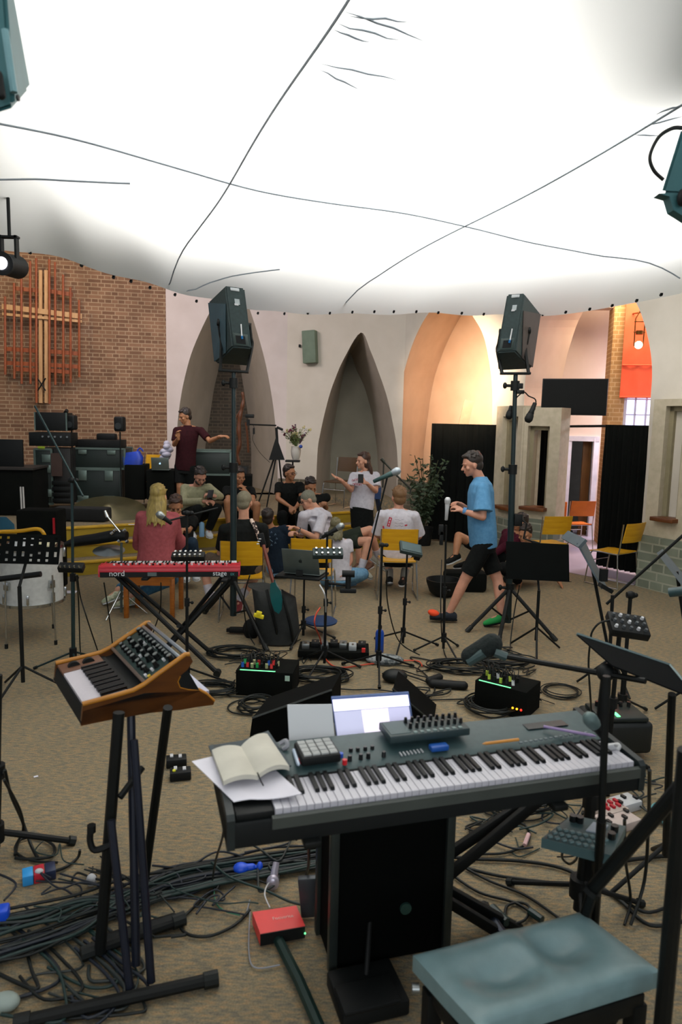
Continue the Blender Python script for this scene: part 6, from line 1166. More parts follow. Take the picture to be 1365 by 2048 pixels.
for i in range(52):
    if first is None:
        q = MB(); q.box(PP(k0x+kw/2, .088, -.010), (kw*.95, .155, .022), PF, bev=.0012, seg=1); first = obj('white_key', q, mat('piano_white_key', 'c2c1c9', .3), pi_)
    else: o = first.copy(); S.collection.objects.link(o); o.location = px_*(kw*i)
first = None
for i in range(51):
    if (i % 7) in (1, 4): continue   # keyboard starts on A
    if first is None:
        pts = [PP(k0x+kw-.0055, y, z) for y, z in ((.068, 0), (.074, .010), (.168, .012), (.168, 0))]; q = MB(); q.prism(pts, px_*.0128); first = obj('black_key', q, mat('piano_black_key', '090d0f', .45, spec=.2), pi_); fi = i
    else: o = first.copy(); S.collection.objects.link(o); o.location = px_*(kw*(i-fi))
q = MB(); q.prism([PP(k0x-.01, y, z) for y, z in ((-.006, -.05), (-.006, -.018), (.006, -.014), (.006, -.05))], px_*(PL-k0x-.01)); obj('key_slip', q, mat('slip_grey', '3f4541', .5), pi_)
rr = random.Random(12)
for xx, yy in ((702, 1506), (716, 1505), (731, 1503), (745, 1501), (722, 1518), (737, 1516), (768, 1513), (700, 1521)):
    x, y = PX(xx, yy, .015); q = MB(); q.cyl(PP(x, y, .014), PP(x, y, .032), .0075, .006, 10); obj('knob', q, KN, pi_)
for i in range(7):
    x, y = PX(802+i*7, 1513-i*1.2, .01); q = MB(); q.box(PP(x, y, .018), (.004, .022, .004), PF); obj('button', q, WHT, pi_)
for i in range(14):
    x, y = PX(1042+i*10, 1489-i*1.6, .015); q = MB(); q.box(PP(x, min(y, .33), .021+.0), (.012, .008, .006), PF, bev=.001, seg=1); obj('button', q, mat('button_grey', '6a7678', .5), pi_)
q = MB(); x, y = PX(1125, 1478, .02); q.box(PP(x, .28, .024), (.16, .045, .004), PF); obj('display', q, mat('dark_display', '1a2527', .2), pi_)
for lab, xx, yy, m in (('blue', 682, 1512, mat('blue_plug', '2a5ad0', .4)), ('red', 690, 1525, mat('red_plug', 'd0202a', .4)), ('red', 601, 1523, MATS.get('red_plug'))):
    m = m or mat('red_plug', 'd0202a', .4); x, y = PX(xx, yy, .02); q = MB(); q.cyl(PP(x, y, .014), PP(x, y, .03), .008, n=10); obj('coloured_knob', q, m, pi_)
# pad controller with 4x4 grey pads
t = thing('drum_pad_controller', 'white-padded square pad controller lying on the stage piano by the notebook', 'controller', PP(*PX(640, 1520, .02), .02)); x, y = PX(640, 1518, .03); zc = .036; y = .245; rot = PF @ Rz(.02)
q = MB(); q.box(PP(x, y, zc), (.125, .115, .028), rot, bev=.005); obj('body', q, BLKP, t)
for i in range(4):
    for j in range(4): q = MB(); q.box(PP(x, y, zc+.016)+rot @ V((-.042+.028*i, -.038+.026*j, 0)), (.025, .023, .007), rot, bev=.002); obj('pad', q, mat('grey_pad', 'a5a8a6', .6), t)
# knob controller in the middle
t = thing('knob_controller', 'black controller with rows of knobs lying on the middle of the stage piano', 'controller', PP(*PX(870, 1480, .03), .04)); x, y = PX(868, 1482, .05); y = .285; zc = .056; w_ = .285
q = MB(); q.box(PP(x, y, zc), (w_, .115, .026), PF, bev=.004); obj('body', q, mat('controller_case', '25383a', .5), t)
for i in range(9):
    for j in range(2): q = MB(); p = PP(x-.055+.023*i, y-.012+.045*j, zc+.013); q.cyl(p, p+V((0, 0, .018)), .0065, .005, 8); obj('knob', q, KN, t)
q = MB(); q.box(PP(x-.10, y, zc+.0135), (.07, .09, .002), PF); obj('blank_panel', q, mat('panel_lighter', '3d5355', .5), t)
for i in range(8): q = MB(); q.box(PP(x-.05+.023*i, y-.045, zc+.0135), (.012, .014, .004), PF); obj('button', q, mat('button_pale', '6b807e', .5), t)
q = MB(); x, y = PX(880, 1500, .02); q.box(PP(x, .205, .026), (.062, .03, .018), PF, bev=.004); solo('blue_case', q, mat('blue_tin', '1a55a8', .4), 'small bright blue case in front of the knob controller on the piano', 'case')
def rod(label, x0, y0, x1, y1, r, m, nm, cat, z=.035):
    p, s_ = G(x0, y0, PZ+z), G(x1, y1, PZ+z); q = MB(); q.cyl(p, s_, r, n=6); q.cyl(s_, s_+(s_-p).normalized()*.012, r, .001, 6); return solo(nm, q, m, label, cat)
rod('orange pencil lying on the stage piano right of the knob controller', 1038, 1479, 972, 1487, .005, mat('pencil_orange', 'c98a3a', .5), 'pencil', 'pencil', .028)
rod('pale purple pen lying on the right part of the stage piano', 1088, 1453, 1186, 1471, .005, mat('lilac_pen', '9a86b4', .3), 'pen', 'pen', .036)
rod('short white pen standing between the notebook and the pad controller', 588, 1500, 597, 1528, .006, mat('pale_pen', 'b9c9dc', .3), 'pen', 'pen', .03)
q = MB(); x, y = PX(1254, 1519, .0); q.box(PP(x, .10, .012), (.05, .016, .02), PF, bev=.004); solo('white_clip', q, WHT, 'small white clip on the right end of the piano keys', 'clip')
q = MB(); q.tube(smooth_path([G(1232, 1490, .95), G(1240, 1492, .96), G(1236, 1500, .95)], 3), .006, 6); solo('white_adapter', q, WHT, 'small white adapter at the right cheek of the stage piano', 'adapter')
# sheets and open notebook
q = MB(); P_ = []
for j in range(7):
    r_ = []
    for i in range(13):
        u, v = i/12, j/6; l = V((384, 1520, 0)).lerp(V((468, 1592, 0)), v); r2 = V((500, 1492, 0)).lerp(V((604, 1583, 0)), v); m_ = l.lerp(r2, u); p = G(m_.x, m_.y, PZ+.028); p.z = PZ+.024-.035*max(0, .25-u)**1.2*2*v-.012*math.sin(u*3)*v; r_.append(p)
    P_.append(r_)
q.grid(P_, (0, 0, -.0015)); solo('sheet_music', q, PAPER, 'loose white sheets under the open notebook on the left end of the piano', 'paper', smooth=60)
nb_ = thing('open_notebook', 'open notebook with blank cream pages and dark cover on the left end of the piano', 'notebook', G(495, 1515, PZ+.04)); CREAMP = mat('cream_page', 'cbc8ba', .8)
NB = [G(x, y, PZ+.055) for x, y in ((424, 1494), (447, 1556), (515, 1545), (482, 1487), (535, 1465), (579, 1530))]
def page(c00, c10, c11, c01, bulge, sgn):
    P_ = []; 
    for j in range(7):
        r_ = []
        for i in range(11): u, v = i/10, j/6; p = c00.lerp(c10, u).lerp(c01.lerp(c11, u), v).copy(); p.z = PZ+.045+bulge*math.sin(PI*min(1, u*1.0))**.8+.006*u*sgn; r_.append(p)
        P_.append(r_)
    return P_
q = MB(); q.grid(page(NB[0], NB[3], NB[2], NB[1], .010, 0), (0, 0, -.014)); obj('left_page_block', q, CREAMP, nb_, smooth=50)
q = MB(); q.grid(page(NB[3], NB[4], NB[5], NB[2], .016, 1), (0, 0, -.014)); obj('right_page_block', q, CREAMP, nb_, smooth=50)
q = MB(); cv = [G(x, y, PZ+.03) for x, y in ((417, 1492), (484, 1482), (537, 1462), (583, 1532), (516, 1549), (446, 1564))]; q.prism([V((p.x, p.y, PZ+.028)) for p in cv], (0, 0, .004)); obj('cover', q, mat('notebook_cover', '16303a', .5), nb_)
q = MB(); q.tube([NB[2]+V((0, 0, .0)), G(522, 1562, PZ+.03), G(527, 1571, PZ+.028)], .002, 5); obj('ribbon', q, BLKP, nb_)
# laptop with a bright screen and the grey sheet at its left
lt = thing('laptop', 'open laptop with bright pale screen standing behind the stage piano', 'laptop', G(745, 1500, .93)); y0 = 2.30
s00, s10, s11, s01 = A(677, 1500, y0), A(833, 1482, y0+.04), A(818, 1386, y0+.10), A(663, 1396, y0+.06)
q = hexa([s01, s11, s10, s00]+[p+V((.0, .008, .003)) for p in (s01, s11, s10, s00)]); obj('lid', q, mat('lid_blue_edge', '1c4c8e', .3), lt)
def scr(u0, u1, v0, v1, m, nm, d=.001):
    f_ = lambda u, v: s01.lerp(s11, u).lerp(s00.lerp(s10, u), v)+V((0, -.0015-d, .0)); q = MB(); c4 = [f_(u0, v0), f_(u1, v0), f_(u1, v1), f_(u0, v1)]; q.add(c4, [(0, 1, 2, 3)]); return obj(nm, q, m, lt, smooth=0)
scr(.012, .985, .03, .26, mat('screen_bright', 'e9e4ff', emit=.95), 'screen_window'); scr(.012, .36, .27, .98, mat('screen_grey', 'b4b6d0', emit=.62), 'screen_window'); scr(.36, .70, .27, .98, mat('screen_pink_white', 'eadff2', emit=.85), 'screen_window'); scr(.70, .975, .27, .98, mat('screen_lilac', 'b9b8d6', emit=.62), 'screen_window')
q = MB(); fwd = V((0, -1, 0)); q.prism([s00+V((0, 0, -.004)), s10+V((0, 0, -.004)), s10+V((.0, .20, -.004)), s00+V((0, .20, -.004))], (0, 0, -.012)); obj('base', q, GREYM, lt)
q = MB(); c = (s00+s10)/2+V((0, .10, -.02)); q.box(c-V((0, 0, .01)), (.34, .24, .02)); q.cyl(c, V((c.x, c.y, .10)), .016); 
for k in range(3): q.cyl(V((c.x, c.y, .25)), V((c.x+.22*math.cos(k*2.1+.4), c.y+.22*math.sin(k*2.1+.4), .012)), .010)
solo('laptop_stand', q, BLK, 'black stand holding the bright-screened laptop behind the piano', 'stand')
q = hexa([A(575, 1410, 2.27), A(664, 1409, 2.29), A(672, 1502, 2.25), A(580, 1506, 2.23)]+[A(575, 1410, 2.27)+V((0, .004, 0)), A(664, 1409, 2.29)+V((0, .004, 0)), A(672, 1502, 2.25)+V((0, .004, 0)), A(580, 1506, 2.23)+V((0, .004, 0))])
solo('grey_tablet', q, mat('glowing_grey_tablet', 'a9adaf', .6, emit=.28), 'pale grey blank tablet back with added glow, leaning left of the bright laptop screen', 'tablet')  # a faint glow is put into the tablet back's colour
q = MB(); q.tube(smooth_path([G(560, 1488, .96), G(572, 1482, .97), G(575, 1492, .96), G(566, 1498, .95)], 4), .008, 6); solo('cable_bundle_clip', q, mat('grey_cable', '8d8f95', .5), 'small knot of grey cable between notebook and tablet', 'cable')
# case under the piano
fc = thing('flight_case', 'tall black flight case with metal edges standing under the stage piano', 'case', G(790, 1880)); c0, c1 = G(664, 1950), G(890, 1906); fu = c1-c0; fw_ = fu.length; fu.normalize(); fn = V((-fu.y, fu.x, 0)); FR = frame(fu, (0, 0, 1)); hh = .74
q = MB(); q.box(c0+fu*fw_/2+fn*.10+V((0, 0, hh/2+.02)), (fw_, .20, hh), FR, bev=.004); obj('body', q, mat('case_black', '070908', .9, spec=.06), fc)
for a in (0, 1):
    for d in (0, .2): q = MB(); q.box(c0+fu*fw_*a+fn*d+V((0, 0, hh/2+.02)), (.032, .032, hh+.01), FR, bev=.004); obj('corner_edge', q, mat('dull_case_edge', '3c4442', .4, .6), fc)
q = MB(); q.cyl(c0+fu*fw_*.62-fn*.002+V((0, 0, .22)), c0+fu*fw_*.62-fn*.012+V((0, 0, .22)), .022, n=16); obj('round_badge', q, mat('badge_teal', '35564f', .4, .4), fc)
# X stand of the piano
xs = thing('keyboard_stand', 'heavy double-braced black X stand under the stage piano', 'stand', PP(PL/2, .2, -.9)); 
def xb(x0, y0, z0, x1, y1, z1, r=.020): 
    q = MB(); q.box((PP(x0, y0, z0-PZ)+PP(x1, y1, z1-PZ))/2, ((PP(x0, y0, z0-PZ)-PP(x1, y1, z1-PZ)).length, .028, .042), frame(PP(x1, y1, z1-PZ)-PP(x0, y0, z0-PZ), (0, 0, 1)), bev=.004); obj('leg', q, BLK, xs)
pass
def xbar(p, s, ext0, ext1):
    d = (s-p); L_ = d.length; d.normalize(); a = p-d*ext0; b = s+d*ext1; q = MB(); q.box((a+b)/2, ((b-a).length, .028, .040), frame(b-a, (0, 0, 1)), bev=.004); obj('leg', q, BLK, xs)
xbar(A(893, 1712, 2.62), A(1060, 1600, 2.62), .62, .30); xbar(A(895, 1753, 2.56), A(1048, 1625, 2.56), .60, .32); xbar(A(893, 1778, 2.58), A(1019, 1848, 2.58), .60, .10); xbar(A(891, 1799, 2.52), A(986, 1857, 2.52), .58, .12)
for x in (1.12,): q = MB(); A_, B_ = PP(x, -.10, .03-PZ), PP(x, .58, .03-PZ); q.cyl(A_, B_, .020, n=8); f_ = obj('foot_bar', q, mat('stand_blue_black', '1a2434', .35, .4), xs); q = MB(); q.cyl(A_, A_+V((0, .05, 0)), .028, n=8); obj('rubber_foot', q, RUB, f_); q = MB(); q.cyl(B_, B_-V((0, .05, 0)), .028, n=8); obj('rubber_foot', q, RUB, f_)
for x in (.24, 1.04): q = MB(); q.box(PP(x, .26, -.107), (.05, .56, .02), PF, bev=.004); obj('support_arm', q, BLK, xs)
q = MB(); q.tube([G(555, 1876, .02), G(600, 1965, .03), G(650, 2080, .03)], .021, 8); obj('foot_bar', q, mat('green_black_tube', '1d3530', .4, .3), xs)
q = MB(); q.box(G(735, 1985, .035), (.24, .20, .06), .3, bev=.01); q.box(G(735, 1990, .075), (.20, .12, .02), .3, bev=.006); solo('shadow_filler_pedal', q, BLKP, 'broad black pedal-shaped box added to fill the shadow in front of the flight case', 'pedal')  # black box added to fill the dark, shaded floor by the case
# ---- bench
bn = thing('piano_bench', 'wide padded black piano bench with two worn hollows in its seat, bottom right', 'bench', G(1080, 2010)); BL = [G(827, 1898, .50), G(1164, 1812, .50), G(1323, 1930, .50)]; BL.append(BL[0]+BL[2]-BL[1]); bu = BL[1]-BL[0]; bv = BL[0]-BL[3]; bv = BL[3]-BL[0]
VIN = mat('sheen_grey_vinyl', '6e8a8d', .38, col2='647f81', scale=18, spec=.8, bump=.03)  # light reflected by the black vinyl is put into this grey base colour
def bz(u, v):
    e = min(u, 1-u, v, 1-v); rim = .018*(1-math.exp(-e/.05)); g1 = math.exp(-((u-.30)/.16)**2-((v-.52)/.20)**2); g2 = math.exp(-((u-.68)/.13)**2-((v-.42)/.20)**2); rd = .012*math.exp(-((u-.5)/.07)**2-((v-.35)/.3)**2); return .48+rim-.048*g1-.048*g2+rd*1.5
q = MB(); N_ = 36; rows_ = [[V(((BL[0]+bu*u+bv*v).x, (BL[0]+bu*u+bv*v).y, bz(u, v))) for u in [i/N_ for i in range(N_+1)]] for v in [j/24 for j in range(25)]]; q.grid(rows_, (0, 0, -.05)); obj('padded_seat', q, VIN, bn, smooth=50)
bc = BL[0]+(bu+bv)/2; BR_ = frame(bu, (0, 0, 1)); q = MB(); q.box(V((bc.x, bc.y, .385)), (bu.length*.96, bv.length*.92, .06), BR_, bev=.004); obj('frame', q, BLK, bn)
for u in (.08, .92):
    for v in (.1, .9): q = MB(); p = BL[0]+bu*u+bv*v; q.box(V((p.x, p.y, .19)), (.045, .045, .38), BR_, bev=.004); obj('leg', q, BLK, bn)
q = MB(); p = BL[0]+bv*.12; q.cyl(V((p.x-.00, p.y, .40)), V((p.x-.02, p.y, .40)), .014); obj('adjust_knob', q, STEEL, bn)
# ---- near right stands
b = V((A(1193, 1800, 2.45).x, 2.62, 0)); tp = A(1212, 1345, 2.62)
stand('black boom stand rising behind the right end of the piano', b, tp, .32, .3, (A(1012, 1313, 2.95), A(1292, 1362, 2.50)), r=.016, legr=.011)
mf = thing('microphone', 'large black foam-covered microphone at the end of the boom, above the carpet', 'microphone', A(965, 1300, 3.0)); q = MB(); q.cap(A(940, 1312, 3.0), A(984, 1289, 3.0), .040, .050); blob('foam_windshield', q, mat('black_foam', '16201e', .95, col2='0f1715', scale=60, bump=.4), mf, .006, 2)
q = MB(); q.cyl(A(937, 1324, 2.98), A(968, 1306, 2.96), .022, n=10); q.cyl(A(990, 1305, 2.96), A(1014, 1314, 2.95), .020, n=10); obj('clip', q, mat('clip_grey', '3d5252', .5), mf)
microphone('grey-headed microphone drooping over the right end of the stage piano', A(1181, 1438, 2.2), A(1210, 1476, 2.2), mat('grey_green_mic_grille', '5f7473', .5, .3), BLK, r=.024)
q = MB(); q.cyl(A(1214, 1352, 2.07), A(1204, 1645, 2.07), .012, n=8); q.cyl(A(1204, 1640, 2.07), V((A(1193, 1819, 2.34).x, 2.34, .02)), .015, n=8); q.cyl(V((A(1193, 1819, 2.34).x, 2.34, .0)), V((A(1193, 1819, 2.34).x, 2.34, .02)), .11, n=24); q.cyl(A(1209, 1474, 2.07), A(1210, 1476, 2.22), .010); solo('round_base_stand', q, BLK, 'black pole with round base in front of the right end of the piano keys', 'stand')
c4 = [G(x, y, .62) for x, y in ((1084, 1676), (1145, 1630), (1253, 1652), (1224, 1711))]
dv = thing('tabletop_sampler', 'grey-green tabletop sampler with pale screen, held low by the stand right of the piano', 'sampler', (c4[0]+c4[2])/2); q = MB(); q.prism([p for p in c4], (0, 0, -.035)); obj('body', q, mat('sampler_case', '4a6466', .45), dv)
def on4(u, v, z=0): return c4[0].lerp(c4[1], v).lerp(c4[3].lerp(c4[2], v), u)+V((0, 0, z))
q = MB(); q.prism([on4(.45, .55), on4(.72, .55), on4(.72, .88), on4(.45, .88)], (0, 0, .004)); obj('display', q, mat('pale_display', 'b9c4d0', .4), dv)
for j in range(3):
    for i in range(8): q = MB(); q.box(on4(.08+.105*i, .10+.15*j, .003), (.014, .012, .006), .3); obj('pad', q, mat('sampler_pad', '7f9a9b', .5), dv)
for u, v in ((.86, .75), (.88, .50), (.12, .8), (.24, .8)): q = MB(); q.cyl(on4(u, v), on4(u, v, .022), .013, n=10); obj('knob', q, KN, dv)
q = MB(); p = on4(.6, .4, -.035); q.cyl(p, V((p.x, p.y, .05)), .018, n=8); q.cyl(V((p.x, p.y, 0)), V((p.x, p.y, .03)), .13, n=20); solo('sampler_stand', q, BLK, 'short black pole stand under the tabletop sampler', 'stand')
for lab, cx, cy, w_, d_, z_, m_, n_ in (('white effects box with red buttons on the carpet right of the sampler', 1218, 1612, .17, .12, .05, mat('cream_box', 'b9aaa0', .5), 8), ('white pedal with grey switch behind the red-buttoned box', 1252, 1598, .14, .10, .05, WHT, 3), ('pinkish-white mixer half hidden beside the sampler', 1236, 1634, .20, .13, .045, mat('pinkish_box', 'c2b3ac', .5), 4)):
    p = G(cx, cy, z_); t = thing('effects_pedal', lab, 'pedal', (p.x, p.y, 0)); q = MB(); q.box((p.x, p.y, z_/2), (w_, d_, z_), .45, bev=.006); obj('body', q, m_, t)
    for i in range(n_): q = MB(); a = -w_*.4+w_*.8*i/max(1, n_-1); r_ = Rz(.45) @ V((a, d_*.15*(1 if i % 2 else -1), 0)); q.box((p.x+r_.x, p.y+r_.y, z_+.006), (.016, .03, .014), .45, bev=.002); obj('button', q, RED if n_ == 8 else KN, t)
# diagonal heavy bar and near pole at right edge
q = MB(); q.cyl(A(1400, 1530, 1.75), A(1186, 1778, 2.0), .021, n=10); q.cyl(A(1186, 1778, 2.0), A(1180, 1786, 2.0), .030, n=10)
ds_ = thing('tripod_stand', 'heavy black stand with a slanting leg at the near right edge', 'stand', G(1330, 2040)); obj('slanting_leg', q, BLK, ds_)
q = MB(); q.cyl(A(1375, 1500, 1.62), V((A(1315, 2040, 1.75).x, 1.72, .05)), .022, n=10); obj('pole', q, BLK, ds_); q = MB(); q.cyl(A(1186, 1782, 2.0), V((A(1140, 1880, 2.0).x, 2.1, .02)), .017, n=10); obj('leg', q, BLK, ds_); q = MB(); q.cyl(A(1420, 1700, 1.7), V((1.5, 1.9, .02)), .017); obj('leg', q, BLK, ds_)
# music stand right foreground, seen nearly edge-on
dk_ = [A(1154, 1268, 2.75), A(1338, 1330, 2.62), A(1400, 1385, 2.25), A(1330, 1392, 2.2), A(1235, 1332, 2.3)]
t = thing('music_stand', 'big black music stand desk tilted nearly edge-on at the right edge', 'music stand', G(1335, 1740)); P_ = [A(1154, 1268, 2.80), A(1340, 1330, 2.70), A(1400, 1400, 2.45), A(1225, 1330, 2.55)]
q = MB(); q.prism([P_[0], P_[1], P_[2], P_[3]], (0, .0, -.006)); obj('desk', q, mat('desk_black_near', '0a0d0e', .9, spec=.08), t); q = MB(); q.tube([P_[0], P_[1], P_[2]], .008, 6); obj('desk_edge', q, mat('edge_grey', '5a6c6e', .4, .4), t)
q = MB(); q.cyl(A(1345, 1388, 2.6), V((A(1330, 1730, 2.85).x, 2.85, .15)), .015, n=10); obj('pole', q, BLK, t)
for k in range(3): q = MB(); h_ = V((A(1330, 1730, 2.85).x, 2.85, .2)); q.cyl(h_, V((h_.x+.26*math.cos(k*2.1+3.4), h_.y+.26*math.sin(k*2.1+3.4), .012)), .010); obj('leg', q, BLK, t)
# two grey music stands behind, turned aside
def slab(label, p0, p1, p2, p3, th, m, base, lipw=None):
    t = thing('music_stand', label, 'music stand', base); q = MB(); q.prism([p0, p1, p2, p3], th); obj('desk', q, m, t); 
    c = (p0+p1+p2+p3)/4; q = MB(); q.cyl(c+V(th), V((base[0], base[1], .15)), .012); obj('pole', q, BLK, t)
    for k in range(3): q = MB(); q.cyl(V((base[0], base[1], .25)), V((base[0]+.25*math.cos(k*2.1+.7), base[1]+.25*math.sin(k*2.1+.7), .012)), .009); obj('leg', q, BLK, t)
    return t
GD = mat('grey_desk', '4f5c63', .5); y = 5.0
t = slab('grey music stand turned sideways, standing before the bright vestibule floor', A(1157, 1086, y+.05), A(1207, 1177, y), A(1214, 1172, y+.42), A(1172, 1084, y+.46), (-.012, 0, -.006), GD, (A(1228, 1300, 5.2).x, 5.2, 0))
q = MB(); q.prism([A(1157, 1094, y), A(1172, 1078, y), A(1176, 1082, y), A(1162, 1098, y)], (0, .4, 0)); obj('top_fold', q, GD, t); q = MB(); q.box(A(1212, 1176, y-.03), (.10, .06, .03), Matrix.Rotation(.5, 3, 'Y')); q.box(A(1208, 1150, y), (.05, .04, .09)); obj('lip', q, BLKP, t)
slab('grey music stand leaning the other way at the right edge of the room', A(1314, 1106, 4.6), A(1376, 1186, 4.5), A(1390, 1176, 4.85), A(1326, 1098, 4.95), (.010, 0, -.008), GD, (A(1400, 1300, 4.7).x, 4.7, 0))
b = V((A(1258, 1240, 4.6).x, 4.6, 0)); stand('black boom stand slanting up to the right edge, carrying the small mixer', b, A(1262, 1190, 4.6), .3, .6, (A(1214, 1208, 4.6), A(1372, 1066, 4.4)), r=.013)
q = MB(); q.cyl(A(1340, 1185, 4.2), A(1400, 1178, 4.1), .03); solo('stand_mount', q, mat('teal_mount', '2b4548', .4), 'dark teal cylindrical mount entering from the right edge', 'mount')
c = A(1256, 1252, 3.75); b2 = V((A(1228, 1400, 3.9).x, 3.9, 0)); device('small mixer with white faders on its own stand left of the right-hand music stand', c, frame((1, -.05, -.12), (0, -.55, 1)), .21, .15, .05, BLKP, (5, 3), km2=WHT, km=mat('knob_dark_grey', '4a4f52', .5)); stand('black straight stand under the small mixer', V((c.x-.02, 3.85, 0)), c+V((-.02, .05, -.03)), .28, .2, r=.013)
stand('thin black stand just left of the mixer stand', V((A(1226, 1300, 4.3).x, 4.3, 0)), A(1226, 1190, 4.3), .22, 1.1, r=.011)
q = MB(); q.tube(smooth_path([A(1222, 1240, 3.75), A(1200, 1246, 3.75), A(1186, 1262, 3.76), A(1182, 1280, 3.77), A(1178, 1330, 3.8), A(1183, 1420, 3.9), G(1180, 1440)], 5), .006, 6); q.cyl(A(1222, 1240, 3.75), A(1234, 1244, 3.75), .012); solo('audio_cable', q, RUB, 'black cable drooping from the left side of the small mixer', 'cable')
# power amp / tuner box under the right music stand
bx_ = thing('pedal_tuner_box', 'black curved-edged equipment box with a small green display, under the right music stand', 'box', G(1246, 1460)); p = G(1246, 1462); p = V((A(1246, 1400, 4.05).x, 4.15, 0)); q = MB(); q.box(p+V((0, 0, .14)), (.36, .30, .20), .08, bev=.03, seg=3); obj('body', q, mat('box_black', '0f1513', .5), bx_); q = MB(); q.box(p+V((0, -.02, .255)), (.30, .24, .03), .08, bev=.01); obj('lid', q, mat('lid_dark', '1b2524', .4), bx_)
q = MB(); q.box(p+V((-.03, -.10, .275)), (.022, .06, .006), .08); obj('green_display', q, LED, bx_)
for i in range(5): q = MB(); q.cyl(p+V((-.10+.05*i, .04, .27)), p+V((-.10+.05*i, .04, .30)), .012, n=8); obj('knob', q, KN, bx_)
# ---- stage boxes
def stagebox(label, c, w, d, h, rot, cols):
    t = thing('stage_box', label, 'stage box', (c.x, c.y, 0)); R = Rz(rot); q = MB(); q.box((c.x, c.y, h/2), (w, d, h), R, bev=.006); obj('body', q, CUR, t)
    rr = random.Random(len(label))
    for j in range(2):
        for i in range(len(cols)):
            p = V((c.x, c.y, h))+R @ V((-w*.42+w*.60*i/(len(cols)-1), -d*.25+d*.22*j+rr.uniform(-.01, .01), 0)); q = MB(); q.cyl(p, p+V((0, rr.uniform(-.01, .02), .035)), .011, n=8); k_ = obj('plug', q, cols[(i+j*3) % len(cols)], t); q = MB(); tip = p+V((0, 0, .035)); q.tube(smooth_path([tip, tip+V((rr.uniform(-.02, .02), .04, .05)), tip+V((rr.uniform(-.06, .06), .12, .02)), V((c.x, c.y, h*.5))+R @ V((rr.uniform(-w/2, w/2), d*.62, 0)), V((c.x, c.y, .01))+R @ V((rr.uniform(-w*.8, w*.8), d*.9, 0))], 4), .0035, 5); obj('plug_cable', q, RUB, k_)
    q = MB(); q.box(V((c.x, c.y, h))+R @ V((-w*.12, -d*.46, .001)), (w*.62, .010, .004), R); obj('led_strip', q, LED, t); return t
colsA = [mat('plug_blue', '2468d0', .4), mat('plug_red', 'cf2a2a', .4), mat('plug_cream', 'b9b58a', .5), mat('plug_green', '2fa85c', .4), BLKP, mat('plug_cream', 'b9b58a'), mat('plug_red', 'cf2a2a'), BLKP]
p = V((A(535, 1340, 4.95).x, 5.02, 0)); t = stagebox('black stage box with coloured plugs on the carpet left of the wedge monitor', p, .42, .30, .19, -.10, colsA); q = MB(); q.box(p+V((.155, -.165, .15)), (.035, .004, .04), -.1); obj('sticker', q, mat('green_white_label', 'bcdccb', .6), t)
p = V((A(1030, 1400, 4.65).x-.02, 4.78, 0)); t = stagebox('black stage box with yellow-green lights right of the large cable coil', p, .38, .28, .20, -.62, [BLKP, mat('plug_lime', 'b5c94a', .4), BLKP, mat('plug_lime', 'b5c94a'), BLKP, WHT]); R = Rz(-.62)
for i, m in enumerate((mat('amber_light', 'ffb020', emit=1.5), mat('amber_light', 'ffb020', emit=1.5), mat('red_light', 'ff3020', emit=1.5))): q = MB(); q.ell(p+R @ V((.10+.03*i, -.145, .07)), .008); obj('indicator_light', q, m, t)
# wedge monitors behind the laptop
for lab, pts, d_ in (('black wedge floor monitor lying left behind the bright laptop', ((497, 1462), (505, 1436), (664, 1380), (662, 1470)), .30), ('black wedge floor monitor lying right behind the bright laptop', ((786, 1400), (786, 1378), (868, 1447), (860, 1462)), .30)):
    y = 4.05 if pts[0][0] < 700 else 4.2; P_ = [A(x, yy, y+(.0 if i in (0, 1) else .25)) for i, (x, yy) in enumerate(pts)]
    for p in P_: p.z = max(p.z, .005)
    P_[0].z = .01; P_[3].z = .01; t = thing('wedge_monitor', lab, 'speaker', P_[0]); q = MB(); q.prism(P_, (.06, .32, 0)); obj('cabinet', q, mat('wedge_black', '070908', .85, spec=.1), t); q = MB(); q.tube([P_[1], P_[2]], .008, 5); obj('front_edge', q, mat('wedge_edge', '232a28', .5), t)
    q = MB(); q.cyl(P_[0]+V((.02, -.012, .03)), P_[0]+V((.02, .01, .03)), .02); obj('socket', q, mat('socket_ring', '7d7a6c', .4), t)
# pedalboard
t = thing('pedalboard', 'long flat pedalboard crowded with small pedals in front of the blue cushion stool', 'pedalboard', G(665, 1310)); p = V((A(668, 1300, 5.75).x, 5.8, 0)); q = MB(); q.box(p+V((0, 0, .05)), (.60, .26, .06), -.02, bev=.008); obj('board', q, CUR, t); rr = random.Random(21)
for i in range(7): q = MB(); c = p+V((-.24+.08*i, rr.uniform(-.04, .05), .10)); q.box(c, (.065, .11, .045), rr.uniform(-.1, .1), bev=.006); b2 = obj('pedal', q, [STEEL, BLKP, mat('pedal_grey', '70777a', .4, .4), BLKP, STEEL, mat('pedal_pale', 'a3a9ab', .4), BLKP][i], t); q = MB(); q.cyl(c+V((0, -.03, .02)), c+V((0, -.03, .035)), .010, n=8); obj('foot_switch', q, CHR, b2)
q = MB(); q.box(p+V((.25, -.13, .10)), (.03, .03, .03)); obj('red_plug', q, mat('plug_red', 'cf2a2a'), t)
